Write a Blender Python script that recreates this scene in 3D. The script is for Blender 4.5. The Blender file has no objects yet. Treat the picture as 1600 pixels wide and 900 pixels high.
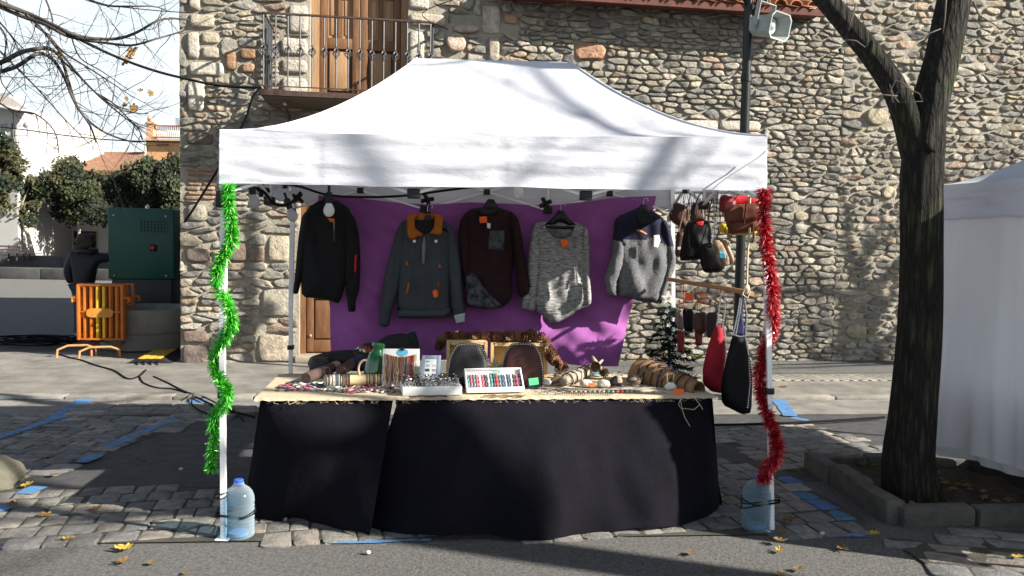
import bpy, bmesh, math, random
import numpy as np
from mathutils import Vector, Matrix, noise
from mathutils.geometry import delaunay_2d_cdt

rnd = random.Random(7)
scene = bpy.context.scene
COL = scene.collection
# ------------------------------------------------------------------ camera
FPX, CAM_H = 1256.0, 1.63
PITCH, ROLL = math.radians(3.05), math.radians(1.05)
cam_d = bpy.data.cameras.new('camera')
cam_d.sensor_width = 36.0
cam_d.lens = 36.0 * FPX / 1600.0
cam_d.clip_end = 600
cam = bpy.data.objects.new('camera', cam_d)
COL.objects.link(cam)
CAMR = Matrix.Rotation(math.pi/2 - PITCH, 3, 'X') @ Matrix.Rotation(ROLL, 3, 'Z')
cam.matrix_world = Matrix.Translation((0, 0, CAM_H)) @ CAMR.to_4x4()
scene.camera = cam
# ------------------------------------------------------------------ light
SUNV = Vector((2.5, -0.80, 1.42)).normalized()          # towards the sun
sun_d = bpy.data.lights.new('sun', 'SUN')
sun_d.energy = 5.0
sun_d.angle = math.radians(0.55)
sun_d.color = (1.0, 0.94, 0.84)
sun = bpy.data.objects.new('sun', sun_d)
sun.rotation_euler = (-SUNV).to_track_quat('-Z', 'Y').to_euler()
sun.location = (12, -6, 10)
COL.objects.link(sun)
world = bpy.data.worlds.new('World')
scene.world = world
world.use_nodes = True
wn = world.node_tree
bg = wn.nodes['Background']
sky = wn.nodes.new('ShaderNodeTexSky')
sky.sky_type = 'NISHITA'
sky.sun_disc = False
sky.sun_elevation = math.asin(SUNV.z)
sky.sun_rotation = math.atan2(SUNV.x, SUNV.y)
sky.air_density = 1.0
sky.dust_density = 1.2
sky.ozone_density = 1.0
# a thin veil of high winter cloud that thickens towards the horizon
wtc = wn.nodes.new('ShaderNodeTexCoord'); wsep = wn.nodes.new('ShaderNodeSeparateXYZ')
wn.links.new(wtc.outputs['Generated'], wsep.inputs[0])
wmr = wn.nodes.new('ShaderNodeMapRange'); wmr.interpolation_type = 'SMOOTHSTEP'
wmr.inputs['From Min'].default_value = 0.16; wmr.inputs['From Max'].default_value = 0.60
wmr.inputs['To Min'].default_value = 1.0; wmr.inputs['To Max'].default_value = 0.05
wn.links.new(wsep.outputs['Z'], wmr.inputs['Value'])
wnz = wn.nodes.new('ShaderNodeTexNoise'); wnz.inputs['Scale'].default_value = 3.5; wnz.inputs['Detail'].default_value = 6
wn.links.new(wtc.outputs['Generated'], wnz.inputs['Vector'])
wma = wn.nodes.new('ShaderNodeMath'); wma.operation = 'MULTIPLY_ADD'; wma.use_clamp = True
wma.inputs[1].default_value = 0.7; wn.links.new(wnz.outputs['Fac'], wma.inputs[0])
wms = wn.nodes.new('ShaderNodeMath'); wms.operation = 'SUBTRACT'; wms.inputs[1].default_value = 0.40
wn.links.new(wmr.outputs[0], wms.inputs[0]); wn.links.new(wms.outputs[0], wma.inputs[2])
wmx = wn.nodes.new('ShaderNodeMix'); wmx.data_type = 'RGBA'
wmx.inputs['B'].default_value = (8.3, 9.3, 9.9, 1)
wn.links.new(sky.outputs[0], wmx.inputs['A']); wn.links.new(wma.outputs[0], wmx.inputs['Factor'])
wn.links.new(wmx.outputs['Result'], bg.inputs[0])
bg.inputs[1].default_value = 0.044
scene.view_settings.view_transform = 'Standard'
scene.view_settings.look = 'None'
scene.view_settings.exposure = 1.50
scene.view_settings.gamma = 1.0
scene.render.engine = 'CYCLES'
scene.cycles.max_bounces = 6
scene.cycles.diffuse_bounces = 3
scene.cycles.transparent_max_bounces = 10
scene.cycles.caustics_reflective = False
scene.cycles.caustics_refractive = False

# ------------------------------------------------------------------ pixel -> place
def ray(px, py):
    return CAMR @ Vector(((px-800)/FPX, (450-py)/FPX, -1.0))
CAMP = Vector((0, 0, CAM_H))
def P(px, py, y):
    d = ray(px, py)
    return CAMP + d*(y/d.y)
def G(px, py, z=0.0):
    d = ray(px, py)
    return CAMP + d*((z-CAM_H)/d.z)
def onplane(px, py, o, n):
    d = ray(px, py)
    return CAMP + d*((o-CAMP).dot(n)/d.dot(n))
def proj(p):
    q = CAMR.transposed() @ (Vector(p)-CAMP)
    return 800+FPX*q.x/-q.z, 450-FPX*q.y/-q.z

# ------------------------------------------------------------------ materials
def M(name, col, rough=0.8, var=0.2, scale=6.0, bump=0.0, bscale=60.0, metal=0.0, spec=0.3,
      attr=False, trans=0.0, stretch=None, col2=None, coat=0.0, sheen=0.0, detail=6.0, alpha=1.0, emit=0.0, stripes=None):
    m = bpy.data.materials.new(name)
    m.use_nodes = True
    nt = m.node_tree
    N, L = nt.nodes, nt.links
    bs = N['Principled BSDF']
    bs.inputs['Roughness'].default_value = rough
    bs.inputs['Metallic'].default_value = metal
    bs.inputs['Specular IOR Level'].default_value = spec
    bs.inputs['Coat Weight'].default_value = coat
    bs.inputs['Sheen Weight'].default_value = sheen
    bs.inputs['Alpha'].default_value = alpha
    tc = N.new('ShaderNodeTexCoord')
    mp = N.new('ShaderNodeMapping')
    L.new(tc.outputs['Object'], mp.inputs[0])
    if stretch: mp.inputs['Scale'].default_value = stretch
    nz = N.new('ShaderNodeTexNoise')
    nz.inputs['Scale'].default_value = scale
    nz.inputs['Detail'].default_value = detail
    nz.inputs['Roughness'].default_value = 0.65
    L.new(mp.outputs[0], nz.inputs['Vector'])
    mx = N.new('ShaderNodeMix'); mx.data_type = 'RGBA'
    if col2 is None:
        lo = tuple(max(0, c*(1-var)) for c in col); hi = tuple(min(1, c*(1+var)) for c in col)
    else: lo, hi = col, col2
    cr = N.new('ShaderNodeValToRGB')
    cr.color_ramp.elements[0].position = 0.32; cr.color_ramp.elements[1].position = 0.68
    L.new(nz.outputs['Fac'], cr.inputs[0])
    L.new(cr.outputs[0], mx.inputs['Factor'])
    if attr:
        at = N.new('ShaderNodeAttribute'); at.attribute_name = 'Col'
        d1 = N.new('ShaderNodeMix'); d1.data_type = 'RGBA'; d1.blend_type = 'MULTIPLY'
        d1.inputs['Factor'].default_value = 1.0
        mx.inputs['A'].default_value = (1-var, 1-var, 1-var*0.9, 1); mx.inputs['B'].default_value = (1+var, 1+var, 1+var*0.95, 1)
        L.new(at.outputs['Color'], d1.inputs['A']); L.new(mx.outputs['Result'], d1.inputs['B'])
        out = d1.outputs['Result']
    else:
        mx.inputs['A'].default_value = (*lo, 1); mx.inputs['B'].default_value = (*hi, 1)
        out = mx.outputs['Result']
    if stripes:
        sc_, scol, amt = stripes
        wv = N.new('ShaderNodeTexWave'); wv.wave_type = 'BANDS'; wv.bands_direction = 'Z'
        wv.inputs['Scale'].default_value = sc_; wv.inputs['Distortion'].default_value = 0.4
        L.new(tc.outputs['Object'], wv.inputs['Vector'])
        r2 = N.new('ShaderNodeValToRGB'); r2.color_ramp.elements[0].position = 1-amt-0.05; r2.color_ramp.elements[1].position = 1-amt+0.05
        L.new(wv.outputs['Fac'], r2.inputs[0])
        m3 = N.new('ShaderNodeMix'); m3.data_type = 'RGBA'; m3.inputs['B'].default_value = (*scol, 1)
        L.new(out, m3.inputs['A']); L.new(r2.outputs[0], m3.inputs['Factor']); out = m3.outputs['Result']
    L.new(out, bs.inputs['Base Color'])
    nb = None
    if bump:
        n2 = N.new('ShaderNodeTexNoise'); n2.inputs['Scale'].default_value = bscale; n2.inputs['Detail'].default_value = 8
        n2.inputs['Roughness'].default_value = 0.7
        L.new(mp.outputs[0], n2.inputs['Vector'])
        nb = N.new('ShaderNodeBump'); nb.inputs['Strength'].default_value = min(1.0, bump); nb.inputs['Distance'].default_value = 0.02*max(1.0, bump)
        L.new(n2.outputs['Fac'], nb.inputs['Height'])
        L.new(nb.outputs[0], bs.inputs['Normal'])
    if emit:
        bs.inputs['Emission Color'].default_value = (*col, 1); bs.inputs['Emission Strength'].default_value = emit
    if trans:
        tr = N.new('ShaderNodeBsdfTranslucent'); L.new(out, tr.inputs[0])
        if nb: L.new(nb.outputs[0], tr.inputs['Normal'])
        ms = N.new('ShaderNodeMixShader'); ms.inputs[0].default_value = trans
        L.new(bs.outputs[0], ms.inputs[1]); L.new(tr.outputs[0], ms.inputs[2])
        L.new(ms.outputs[0], N['Material Output'].inputs[0])
    return m

def plain(name, col, rough=0.6, **k):
    return M(name, col, rough, var=k.pop('var', 0.12), **k)

# ------------------------------------------------------------------ mesh builder
ORG = {}
def frame_of(path, i):
    a = path[max(i-1, 0)]; b = path[min(i+1, len(path)-1)]
    t = (b-a)
    return t.normalized() if t.length > 1e-9 else Vector((0, 0, 1))
class B:
    def __init__(s):
        s.v = []; s.f = []; s.m = []; s.c = None
    def add(s, vs, fs, m=0, col=None):
        o = len(s.v)
        s.v.extend([tuple(p) for p in vs])
        s.f.extend([tuple(i+o for i in f) for f in fs])
        s.m.extend([m]*len(fs))
        if col is not None:
            if s.c is None: s.c = [(1, 1, 1)]*o
            s.c.extend([col]*len(vs))
        elif s.c is not None: s.c.extend([(1, 1, 1)]*len(vs))
        return s
    def box(s, c, size, ax=None, m=0, col=None, bev=0.0):
        c = Vector(c); hx, hy, hz = [q/2 for q in size]
        X, Y, Z = ax if ax else (Vector((1, 0, 0)), Vector((0, 1, 0)), Vector((0, 0, 1)))
        b = min(bev, hx*0.45, hy*0.45, hz*0.45)
        if b <= 0:
            vs = [c + X*(hx*i) + Y*(hy*j) + Z*(hz*k) for i in (-1, 1) for j in (-1, 1) for k in (-1, 1)]
            fs = [(0, 1, 3, 2), (4, 6, 7, 5), (0, 4, 5, 1), (2, 3, 7, 6), (0, 2, 6, 4), (1, 5, 7, 3)]
            return s.add(vs, fs, m, col)
        bm = bmesh.new(); bmesh.ops.create_cube(bm, size=2)
        for v in bm.verts: v.co = Vector((v.co.x*hx, v.co.y*hy, v.co.z*hz))
        bmesh.ops.bevel(bm, geom=bm.edges[:], offset=b, segments=2, affect='EDGES', profile=0.5)
        bm.verts.ensure_lookup_table()
        vs = [c + X*v.co.x + Y*v.co.y + Z*v.co.z for v in bm.verts]
        fs = [tuple(v.index for v in f.verts) for f in bm.faces]
        bm.free()
        return s.add(vs, fs, m, col)
    def tube(s, path, r, n=8, m=0, col=None, cap=True, closed=False, sq=None):
        path = [Vector(p) for p in path]
        k = len(path)
        rr = [r]*k if not isinstance(r, (list, tuple)) else list(r)
        t0 = (path[1]-path[0]).normalized()
        ref = Vector((0, 0, 1)) if abs(t0.z) < 0.9 else Vector((1, 0, 0))
        u = t0.cross(ref).normalized()
        vs = []
        for i in range(k):
            if closed: t = (path[(i+1) % k]-path[i-1]).normalized()
            else: t = frame_of(path, i)
            u = (u - t*u.dot(t))
            if u.length < 1e-6: u = t.orthogonal()
            u.normalize(); w = t.cross(u)
            for j in range(n):
                a = 2*math.pi*j/n + (math.pi/n if n == 4 else 0)
                vs.append(path[i] + (u*math.cos(a) + w*math.sin(a)*(sq or 1))*rr[i])
        fs = []
        for i in range(k if closed else k-1):
            i2 = (i+1) % k
            for j in range(n):
                j2 = (j+1) % n
                fs.append((i*n+j, i*n+j2, i2*n+j2, i2*n+j))
        if cap and not closed:
            fs.append(tuple(range(n-1, -1, -1))); fs.append(tuple((k-1)*n+j for j in range(n)))
        return s.add(vs, fs, m, col)
    def lathe(s, prof, o, n=20, m=0, ax=None, col=None, squash=1.0):
        o = Vector(o)
        X, Y, Z = ax if ax else (Vector((1, 0, 0)), Vector((0, 1, 0)), Vector((0, 0, 1)))
        vs = []
        for r, z in prof:
            for j in range(n):
                a = 2*math.pi*j/n
                vs.append(o + X*(r*math.cos(a)) + Y*(r*squash*math.sin(a)) + Z*z)
        fs = []
        for i in range(len(prof)-1):
            for j in range(n):
                j2 = (j+1) % n
                fs.append((i*n+j, i*n+j2, (i+1)*n+j2, (i+1)*n+j))
        fs.append(tuple(range(n-1, -1, -1))); fs.append(tuple((len(prof)-1)*n+j for j in range(n)))
        return s.add(vs, fs, m, col)
    def grid(s, fn, nu, nv, m=0, col=None):
        vs = [fn(i/nu, j/nv) for j in range(nv+1) for i in range(nu+1)]
        fs = [(j*(nu+1)+i, j*(nu+1)+i+1, (j+1)*(nu+1)+i+1, (j+1)*(nu+1)+i) for j in range(nv) for i in range(nu)]
        return s.add(vs, fs, m, col)
    def prism(s, poly, o, ex, ey, ez, t, m=0, col=None):
        n = len(poly); o = Vector(o)
        a = [o + ex*x + ey*y for x, y in poly]; b = [p + ez*t for p in a]
        fs = [tuple(range(n-1, -1, -1)), tuple(range(n, 2*n))] + [(i, (i+1) % n, n+(i+1) % n, n+i) for i in range(n)]
        return s.add(a+b, fs, m, col)
    def ball(s, c, r, nu=10, nv=7, m=0, col=None, nz=0.0, seed=0, ax=None):
        c = Vector(c); rx, ry, rz = (r, r, r) if not isinstance(r, (tuple, list)) else r
        X, Y, Z = ax if ax else (Vector((1, 0, 0)), Vector((0, 1, 0)), Vector((0, 0, 1)))
        vs = []
        for j in range(1, nv):
            th = math.pi*j/nv
            for i in range(nu):
                a = 2*math.pi*i/nu
                q = Vector((math.sin(th)*math.cos(a), math.sin(th)*math.sin(a), math.cos(th)))
                k = 1 + (nz*noise.noise(q*1.7+Vector((seed*3.1, seed*1.7, 0))) if nz else 0)
                vs.append(c + X*(q.x*rx*k) + Y*(q.y*ry*k) + Z*(q.z*rz*k))
        vs.append(c + Z*rz); vs.append(c - Z*rz)
        T, U = len(vs)-2, len(vs)-1
        fs = []
        for j in range(nv-2):
            for i in range(nu):
                i2 = (i+1) % nu
                fs.append((j*nu+i, (j+1)*nu+i, (j+1)*nu+i2, j*nu+i2))
        for i in range(nu):
            fs.append((T, i, (i+1) % nu)); fs.append((U, (nv-2)*nu+(i+1) % nu, (nv-2)*nu+i))
        return s.add(vs, fs, m, col)
    def build(s, name, mats, parent=None, origin=None, smooth=True, sharp=40):
        if not isinstance(mats, (list, tuple)): mats = [mats]
        if parent is not None: org = ORG[parent.name]
        elif origin is not None: org = Vector(origin)
        else:
            a = np.array(s.v); org = Vector((float((a[:, 0].min()+a[:, 0].max())/2), float((a[:, 1].min()+a[:, 1].max())/2), float(a[:, 2].min())))
        me = bpy.data.meshes.new(name)
        va = np.array(s.v, dtype=float) - np.array(org)
        me.from_pydata(va.tolist(), [], s.f)
        for m in mats: me.materials.append(m)
        if len(mats) > 1: me.polygons.foreach_set('material_index', s.m)
        if s.c is not None:
            ca = me.color_attributes.new('Col', 'FLOAT_COLOR', 'POINT')
            ca.data.foreach_set('color', np.hstack([np.array(s.c, dtype=float), np.ones((len(s.c), 1))]).ravel())
        me.polygons.foreach_set('use_smooth', [smooth]*len(me.polygons))
        if smooth and sharp: me.set_sharp_from_angle(angle=math.radians(sharp))
        o = bpy.data.objects.new(name, me)
        COL.objects.link(o)
        if parent is not None: o.parent = parent
        else: o.location = org
        ORG[o.name] = org
        return o

def tag(o, label=None, cat=None, group=None, kind=None):
    if label: o['label'] = label
    if cat: o['category'] = cat
    if group: o['group'] = group
    if kind: o['kind'] = kind
    return o
def thing(name, loc, label, cat, group=None):
    o = bpy.data.objects.new(name, None); COL.objects.link(o)
    o.empty_display_size = 0.1
    o.location = Vector(loc); ORG[o.name] = Vector(loc)
    return tag(o, label, cat, group)
def copy_tree(o, parent=None):
    c = o.copy(); COL.objects.link(c)
    if parent is not None: c.parent = parent
    ORG[c.name] = ORG[o.name]
    for ch in list(o.children): copy_tree(ch, c)
    return c
def place(o, loc, rz=0.0, scale=1.0, rot=None):
    o.location = loc; o.rotation_euler = rot if rot else (0, 0, rz); o.scale = (scale,)*3 if not isinstance(scale, tuple) else scale
    return o
V = Vector
UX, UY, UZ = V((1, 0, 0)), V((0, 1, 0)), V((0, 0, 1))
def nz3(p, s=1.0): return noise.noise(V((p[0]*s, p[1]*s, p[2]*s)))

def inside(px, py, poly):
    r = np.zeros(len(px), bool); n = len(poly)
    for i in range(n):
        x1, y1 = poly[i]; x2, y2 = poly[i-1]
        c = ((y1 > py) != (y2 > py))
        with np.errstate(divide='ignore', invalid='ignore'):
            r ^= c & (px < (x2-x1)*(py-y1)/(y2-y1+1e-30)+x1)
    return r
def dist_poly(px, py, poly):
    d = np.full(len(px), 1e9); n = len(poly)
    for i in range(n):
        ax, ay = poly[i-1]; bx, by = poly[i]
        ex, ey = bx-ax, by-ay; L = ex*ex+ey*ey+1e-20
        t = np.clip(((px-ax)*ex+(py-ay)*ey)/L, 0, 1)
        d = np.minimum(d, np.hypot(px-ax-t*ex, py-ay-t*ey))
    return d
def smooth_poly(poly, it=1, kk=.14):
    for _ in range(it):
        q = []
        for i in range(len(poly)):
            a = poly[i]; b = poly[(i+1) % len(poly)]
            k = .25 if _ else kk; q.append((a[0]*(1-k)+b[0]*k, a[1]*(1-k)+b[1]*k)); q.append((a[0]*k+b[0]*(1-k), a[1]*k+b[1]*(1-k)))
        poly = q
    return poly
def inflate(b, poly, thick, o, ex, ey, ez, sp=None, rim=None, bump=None, mfn=None, m=0, rounds=1, back=0.6, col=None):
    """a soft closed body with the outline poly in the plane (ex, ey), puffed out along ez by thick"""
    if rounds: poly = smooth_poly(poly, rounds)
    xs = [p[0] for p in poly]; ys = [p[1] for p in poly]
    size = max(max(xs)-min(xs), max(ys)-min(ys))
    sp = sp or size/16
    rim = rim or size*0.16
    pts = []
    for i in range(len(poly)):
        a = poly[i]; c = poly[(i+1) % len(poly)]
        k = max(1, int(math.hypot(c[0]-a[0], c[1]-a[1])/sp))
        for j in range(k): pts.append((a[0]+(c[0]-a[0])*j/k, a[1]+(c[1]-a[1])*j/k))
    nb = len(pts)
    gx, gy = np.meshgrid(np.arange(min(xs), max(xs), sp), np.arange(min(ys), max(ys), sp))
    gx = gx + (np.arange(gx.shape[0]) % 2)[:, None]*sp*0.5
    gx, gy = gx.ravel(), gy.ravel()
    ok = inside(gx, gy, pts) & (dist_poly(gx, gy, pts) > sp*0.45)
    allp = [V(p) for p in pts] + [V((float(x), float(y))) for x, y in zip(gx[ok], gy[ok])]
    res = delaunay_2d_cdt(allp, [(i, (i+1) % nb) for i in range(nb)], [], 1, 1e-6)
    vv, ff = res[0], res[2]
    X = np.array([p.x for p in vv]); Y = np.array([p.y for p in vv])
    D = dist_poly(X, Y, pts)
    t = np.clip(D/rim, 0, 1)
    Z = np.sqrt(np.maximum(0, 1-(1-t)**2))
    edge = D < 1e-5
    o = V(o); base = len(b.v)
    front = []
    for i in range(len(vv)):
        z = thick*Z[i] + (bump(X[i], Y[i])*float(t[i]) if bump else 0)
        front.append(o + ex*float(X[i]) + ey*float(Y[i]) + ez*float(z))
    bi = {}
    backv = []
    for i in range(len(vv)):
        if edge[i]: bi[i] = i
        else:
            bi[i] = len(front)+len(backv); backv.append(o + ex*float(X[i]) + ey*float(Y[i]) - ez*float(thick*back*Z[i]))
    fs, ms = [], []
    for f in ff:
        f = list(f)
        ar = sum(X[f[k]]*Y[f[(k+1) % len(f)]]-X[f[(k+1) % len(f)]]*Y[f[k]] for k in range(len(f)))
        if ar < 0: f.reverse()
        cx, cy = sum(X[k] for k in f)/len(f), sum(Y[k] for k in f)/len(f)
        mm = mfn(cx, cy) if mfn else m
        fs.append(tuple(f)); ms.append(mm)
        g = tuple(bi[k] for k in reversed(f))
        fs.append(g); ms.append(mm)
    b.add(front+backv, fs, 0, col)
    b.m[-len(ms):] = ms
    return b
# ------------------------------------------------------------------ frames of the street
YAW = math.radians(5.3)
SD = V((math.cos(YAW), math.sin(YAW), 0)); SB = V((-math.sin(YAW), math.cos(YAW), 0))
def S(u, v, z=0.0): return SD*u + SB*v + V((0, 0, z))
W0 = V((-4.263, 10.37, 0)); WE = V((5.545+4.263, 11.834-10.37, 0)).normalized(); WN = V((WE.y, -WE.x, 0))
def W(u, z, out=0.0): return W0 + WE*u + WN*out + V((0, 0, z))
def wuz(px, py, out=0.0):
    p = onplane(px, py, W0+WN*out, WN)
    return (p-W0).dot(WE), p.z

m_asphalt = M('asphalt', (0.085, 0.084, 0.082), 0.9, scale=55, bump=2.0, bscale=110, col2=(0.235, 0.23, 0.22), detail=14)
m_asphalt2 = M('old_asphalt', (0.055, 0.057, 0.061), 0.85, scale=9, bump=1.3, bscale=130, col2=(0.105, 0.105, 0.105), detail=14)
m_conc = M('pavement_concrete', (0.14, 0.133, 0.12), 0.9, scale=2.6, bump=1.4, bscale=80, col2=(0.30, 0.283, 0.25), detail=12)
m_conc2 = M('gutter_concrete', (0.15, 0.145, 0.135), 0.9, scale=3.4, bump=1.3, bscale=70, col2=(0.31, 0.295, 0.265), detail=12)
m_joint = M('joint_dirt', (0.035, 0.034, 0.026), 0.95, scale=7, bump=0.6, bscale=80, col2=(0.085, 0.08, 0.062))
m_sett = M('sett_granite', (1, 1, 1), 0.8, var=0.34, scale=16, bump=1.3, bscale=55, attr=True, detail=12)
m_blue = M('blue_road_paint', (0.06, 0.165, 0.34), 0.8, scale=14, bump=0.4, bscale=150, col2=(0.11, 0.235, 0.41), detail=10)
def wear(m, lo, hi, sc_):
    nt = m.node_tree; N, L = nt.nodes, nt.links
    tc = [n for n in N if n.type == 'TEX_COORD'][0]; nz = N.new('ShaderNodeTexNoise'); nz.inputs['Scale'].default_value = sc_; nz.inputs['Detail'].default_value = 10; nz.inputs['Roughness'].default_value = .75
    L.new(tc.outputs['Object'], nz.inputs['Vector']); cr = N.new('ShaderNodeValToRGB'); cr.color_ramp.elements[0].position = lo; cr.color_ramp.elements[1].position = hi
    L.new(nz.outputs['Fac'], cr.inputs[0]); L.new(cr.outputs[0], N['Principled BSDF'].inputs['Alpha'])
wear(m_blue, .33, .45, 11)
m_soil = M('pit_soil', (0.03, 0.024, 0.018), 0.95, scale=12, bump=1, bscale=45, col2=(0.07, 0.055, 0.04))

def sheet(name, poly, z, m, parent=None):
    b = B(); b.add([V((p[0], p[1], z)) for p in poly], [tuple(range(len(poly)))])
    o = b.build(name, m, parent, origin=None if parent else (0, 0, 0), smooth=False)
    if b.f:
        me = o.data
        if me.polygons[0].normal.z < 0: me.flip_normals()
    if parent is None: o['kind'] = 'structure'
    return o
# far ground with hollows nowhere: one sheet to the horizon
sheet('ground', [(-260, -60), (260, -60), (260, 420), (-260, 420)], -0.004, m_asphalt)
# parking bay of darker tarmac between the sett bands
bay = [S(-9, 5.34), S(9, 5.44), S(9, 7.62), S(-9, 7.62)]
sheet('parking_bay', bay, 0.001, m_asphalt2)
g_poly = [S(-14, 7.6), S(9.5, 7.6), S(9.5, 8.42), S(-14, 8.42)]
sheet('gutter', g_poly, 0.006, m_conc2)
# pavement slab with a low kerb edge
b = B()
for u in np.arange(-14, 9.5, 0.9):
    pass
wl = W(-0.05, 0); wr = W(12, 0)
pav = [S(-14, 8.42), S(9.5, 8.42), V((9.5, 12.45, 0)), V((wr.x, wr.y+0.1, 0)), V((wl.x-.0, wl.y+.3, 0)), V((-5.2, 11.35, 0)), S(-14, 10.9)]
b.prism([(p.x, p.y) for p in pav], V((0, 0, 0.0)), UX, UY, UZ, 0.03)
pave = tag(b.build('pavement', m_conc, origin=(0, 0, 0), smooth=False), kind='structure')
# dark tarmac band at the foot of the wall
sheet('tarmac_strip', [tuple((W(2.6, 0, .02))[:2]), tuple((W(2.6, 0, 1.25))[:2]), tuple((W(12, 0, 1.15))[:2]), tuple((W(12, 0, .02))[:2])], 0.035, m_asphalt)
# kerb stones: separate granite pieces along the pavement edge
m_kerb = M('kerb_granite', (0.25, 0.235, 0.205), 0.85, var=0.25, scale=9, bump=0.7, bscale=80)
u = -13.5; k = 0
while u < 9:
    ln = rnd.uniform(0.75, 1.1)
    bb = B(); c = S(u+ln/2, 8.42, 0.018)
    bb.box(c, (ln-0.012, 0.16, 0.05+rnd.uniform(-.004, .006)), (SD, SB, UZ), bev=0.012)
    bb.build('kerb_stone', m_kerb, pave); u += ln

# ------------------------------------------------------------------ setts
def sett_mesh(w, l, h, seed, col):
    r2 = random.Random(seed); b = B(); rings = []
    base = [(-1, -.82), (-.86, -1), (.86, -1), (1, -.82), (1, .82), (.86, 1), (-.86, 1), (-1, .82)]
    jit = [(r2.uniform(-.09, .09), r2.uniform(-.09, .09)) for _ in base]
    vs = []
    for sc_, z in ((1.0, -h), (0.985, -.0035), (0.90, 0.0)):
        for (x, y), (jx, jy) in zip(base, jit):
            vs.append(V(((x+jx)*w/2*sc_, (y+jy)*l/2*sc_, z + (r2.uniform(-.0035, .0035) if z == 0 else 0))))
    vs.append(V((0, 0, r2.uniform(0.002, 0.006))))
    fs = []
    for q in range(2):
        for i in range(8): fs.append((q*8+i, q*8+(i+1) % 8, q*8+8+(i+1) % 8, q*8+8+i))
    for i in range(8): fs.append((16+i, 16+(i+1) % 8, 24))
    return vs, fs
SETT_COLS = [(0.205, 0.195, 0.178), (0.25, 0.236, 0.21), (0.18, 0.176, 0.168), (0.285, 0.263, 0.228), (0.225, 0.20, 0.175), (0.19, 0.186, 0.182)]
SETT_BLUE = (0.07, 0.17, 0.33)
def lay_setts(name, poly, ang, w, l, top=0.009, keep=300, blue=None):
    bed = sheet(name, [(p[0], p[1]) for p in poly], 0.004+0.0007*(len(name) % 5), m_joint)
    ca, sa = math.cos(ang), math.sin(ang)
    A, Bv = V((ca, sa, 0)), V((-sa, ca, 0))
    us = [V((p[0], p[1], 0)).dot(A) for p in poly]; vs_ = [V((p[0], p[1], 0)).dot(Bv) for p in poly]
    items = []
    v = min(vs_)
    while v < max(vs_):
        ll = l*rnd.uniform(0.85, 1.12)
        u = min(us) - rnd.random()*w
        while u < max(us):
            ww = w*rnd.uniform(0.72, 1.35)
            c = A*(u+ww/2) + Bv*(v+ll/2)
            if inside(np.array([c.x]), np.array([c.y]), [(p[0], p[1]) for p in poly])[0]:
                items.append((c, ww, ll))
            u += ww
        v += ll
    def key(it):
        x, y = proj(it[0]); vis = -20 < x < 1620 and -20 < y < 920 and it[0].y > 0
        return (-1 if vis else 1, it[0].length)
    items.sort(key=key)
    rest = B()
    for i, (c, ww, ll) in enumerate(items):
        col = rnd.choice(SETT_COLS); kk = rnd.uniform(.85, 1.12); col = tuple(q*kk for q in col)
        if blue and blue(c): col = tuple(q*rnd.uniform(.8, 1.2) for q in SETT_BLUE)
        vs, fs = sett_mesh(ww-0.008, ll-0.008, 0.03, i+len(name)*977, col)
        tz = top + rnd.uniform(-.003, .003); th = rnd.uniform(-.05, .05)
        tx, ty = rnd.uniform(-.025, .025), rnd.uniform(-.025, .025)
        X = (A*math.cos(th)+Bv*math.sin(th)); Y = (Bv*math.cos(th)-A*math.sin(th))
        pts = [c + X*p.x + Y*p.y + UZ*(p.z+tz+p.x*tx+p.y*ty) for p in vs]
        if i < keep and key(items[i])[0] < 0:
            q = B(); q.add(pts, fs, 0, col); q.build('cobblestone', m_sett, bed)
        else: rest.add(pts, fs, 0, col)
    if rest.v: tag(rest.build('cobblestones', m_sett, bed), kind='stuff')
    return bed
blue_pts = [G(x, y) for x, y in ((1240, 755), (1262, 772), (1285, 790), (1310, 803), (1335, 815))]
lay_setts('cobbled_band', [S(-7, 4.42), S(2.55, 4.36), S(2.62, 4.66), S(2.45, 5.9), S(1.9, 5.95), S(1.72, 5.36), S(-7, 5.36)], YAW+0.14, 0.145, 0.19,
          blue=lambda c: any((c-q).length < 0.10 for q in blue_pts))
lb = [G(330, 652), G(150, 714), G(95, 742)]
lay_setts('cobbled_divider', [V((-6.5, 7.3, 0)), lb[0]+V((0, -.0, 0)), lb[1], lb[2], S(-3.1, 5.38), S(-7, 5.38)], YAW-0.1, 0.2, 0.125)
lay_setts('cobbled_crossing', [G(1075, 664), G(1255, 662), G(1395, 702), G(1440, 733), G(1225, 736)], YAW+0.25, 0.2, 0.13)
lay_setts('cobbled_corner', [V((2.16, 4.50, 0)), V((2.21, 3.9, 0)), V((2.3, 2.8, 0)), V((6, 2.8, 0)), V((6, 4.75, 0)), V((2.62, 4.64, 0)), V((2.5, 4.40, 0))], YAW-0.35, 0.22, 0.16)
lay_setts('cobbled_verge', [V((3.62, 4.9, 0)), V((6, 5.0, 0)), V((6, 5.8, 0)), V((3.75, 5.75, 0))], YAW+0.1, 0.2, 0.14)
lay_setts('cobbled_gutter', [G(120, 648), G(150, 630), G(345, 634), G(420, 648), G(330, 655)], YAW+0.05, 0.3, 0.18, top=0.022)
# soldier course of pale pavers in the pavement
bb = thing('paver_strip', S(3.2, 9.6, 0.03), '', ''); bb['kind'] = 'structure'
for i in range(62):
    q = B(); q.box(S(0.6+i*0.125, 9.62+0.001*i, 0.030), (0.105, 0.44, 0.02), ((SD*0.94+SB*0.34).normalized(), (SB*0.94-SD*0.34).normalized(), UZ), bev=0.006,
                   col=(lambda k: (.30*k, .28*k, .24*k))(rnd.uniform(.75, 1.1)))
    q.build('paver', m_sett, bb)

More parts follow.
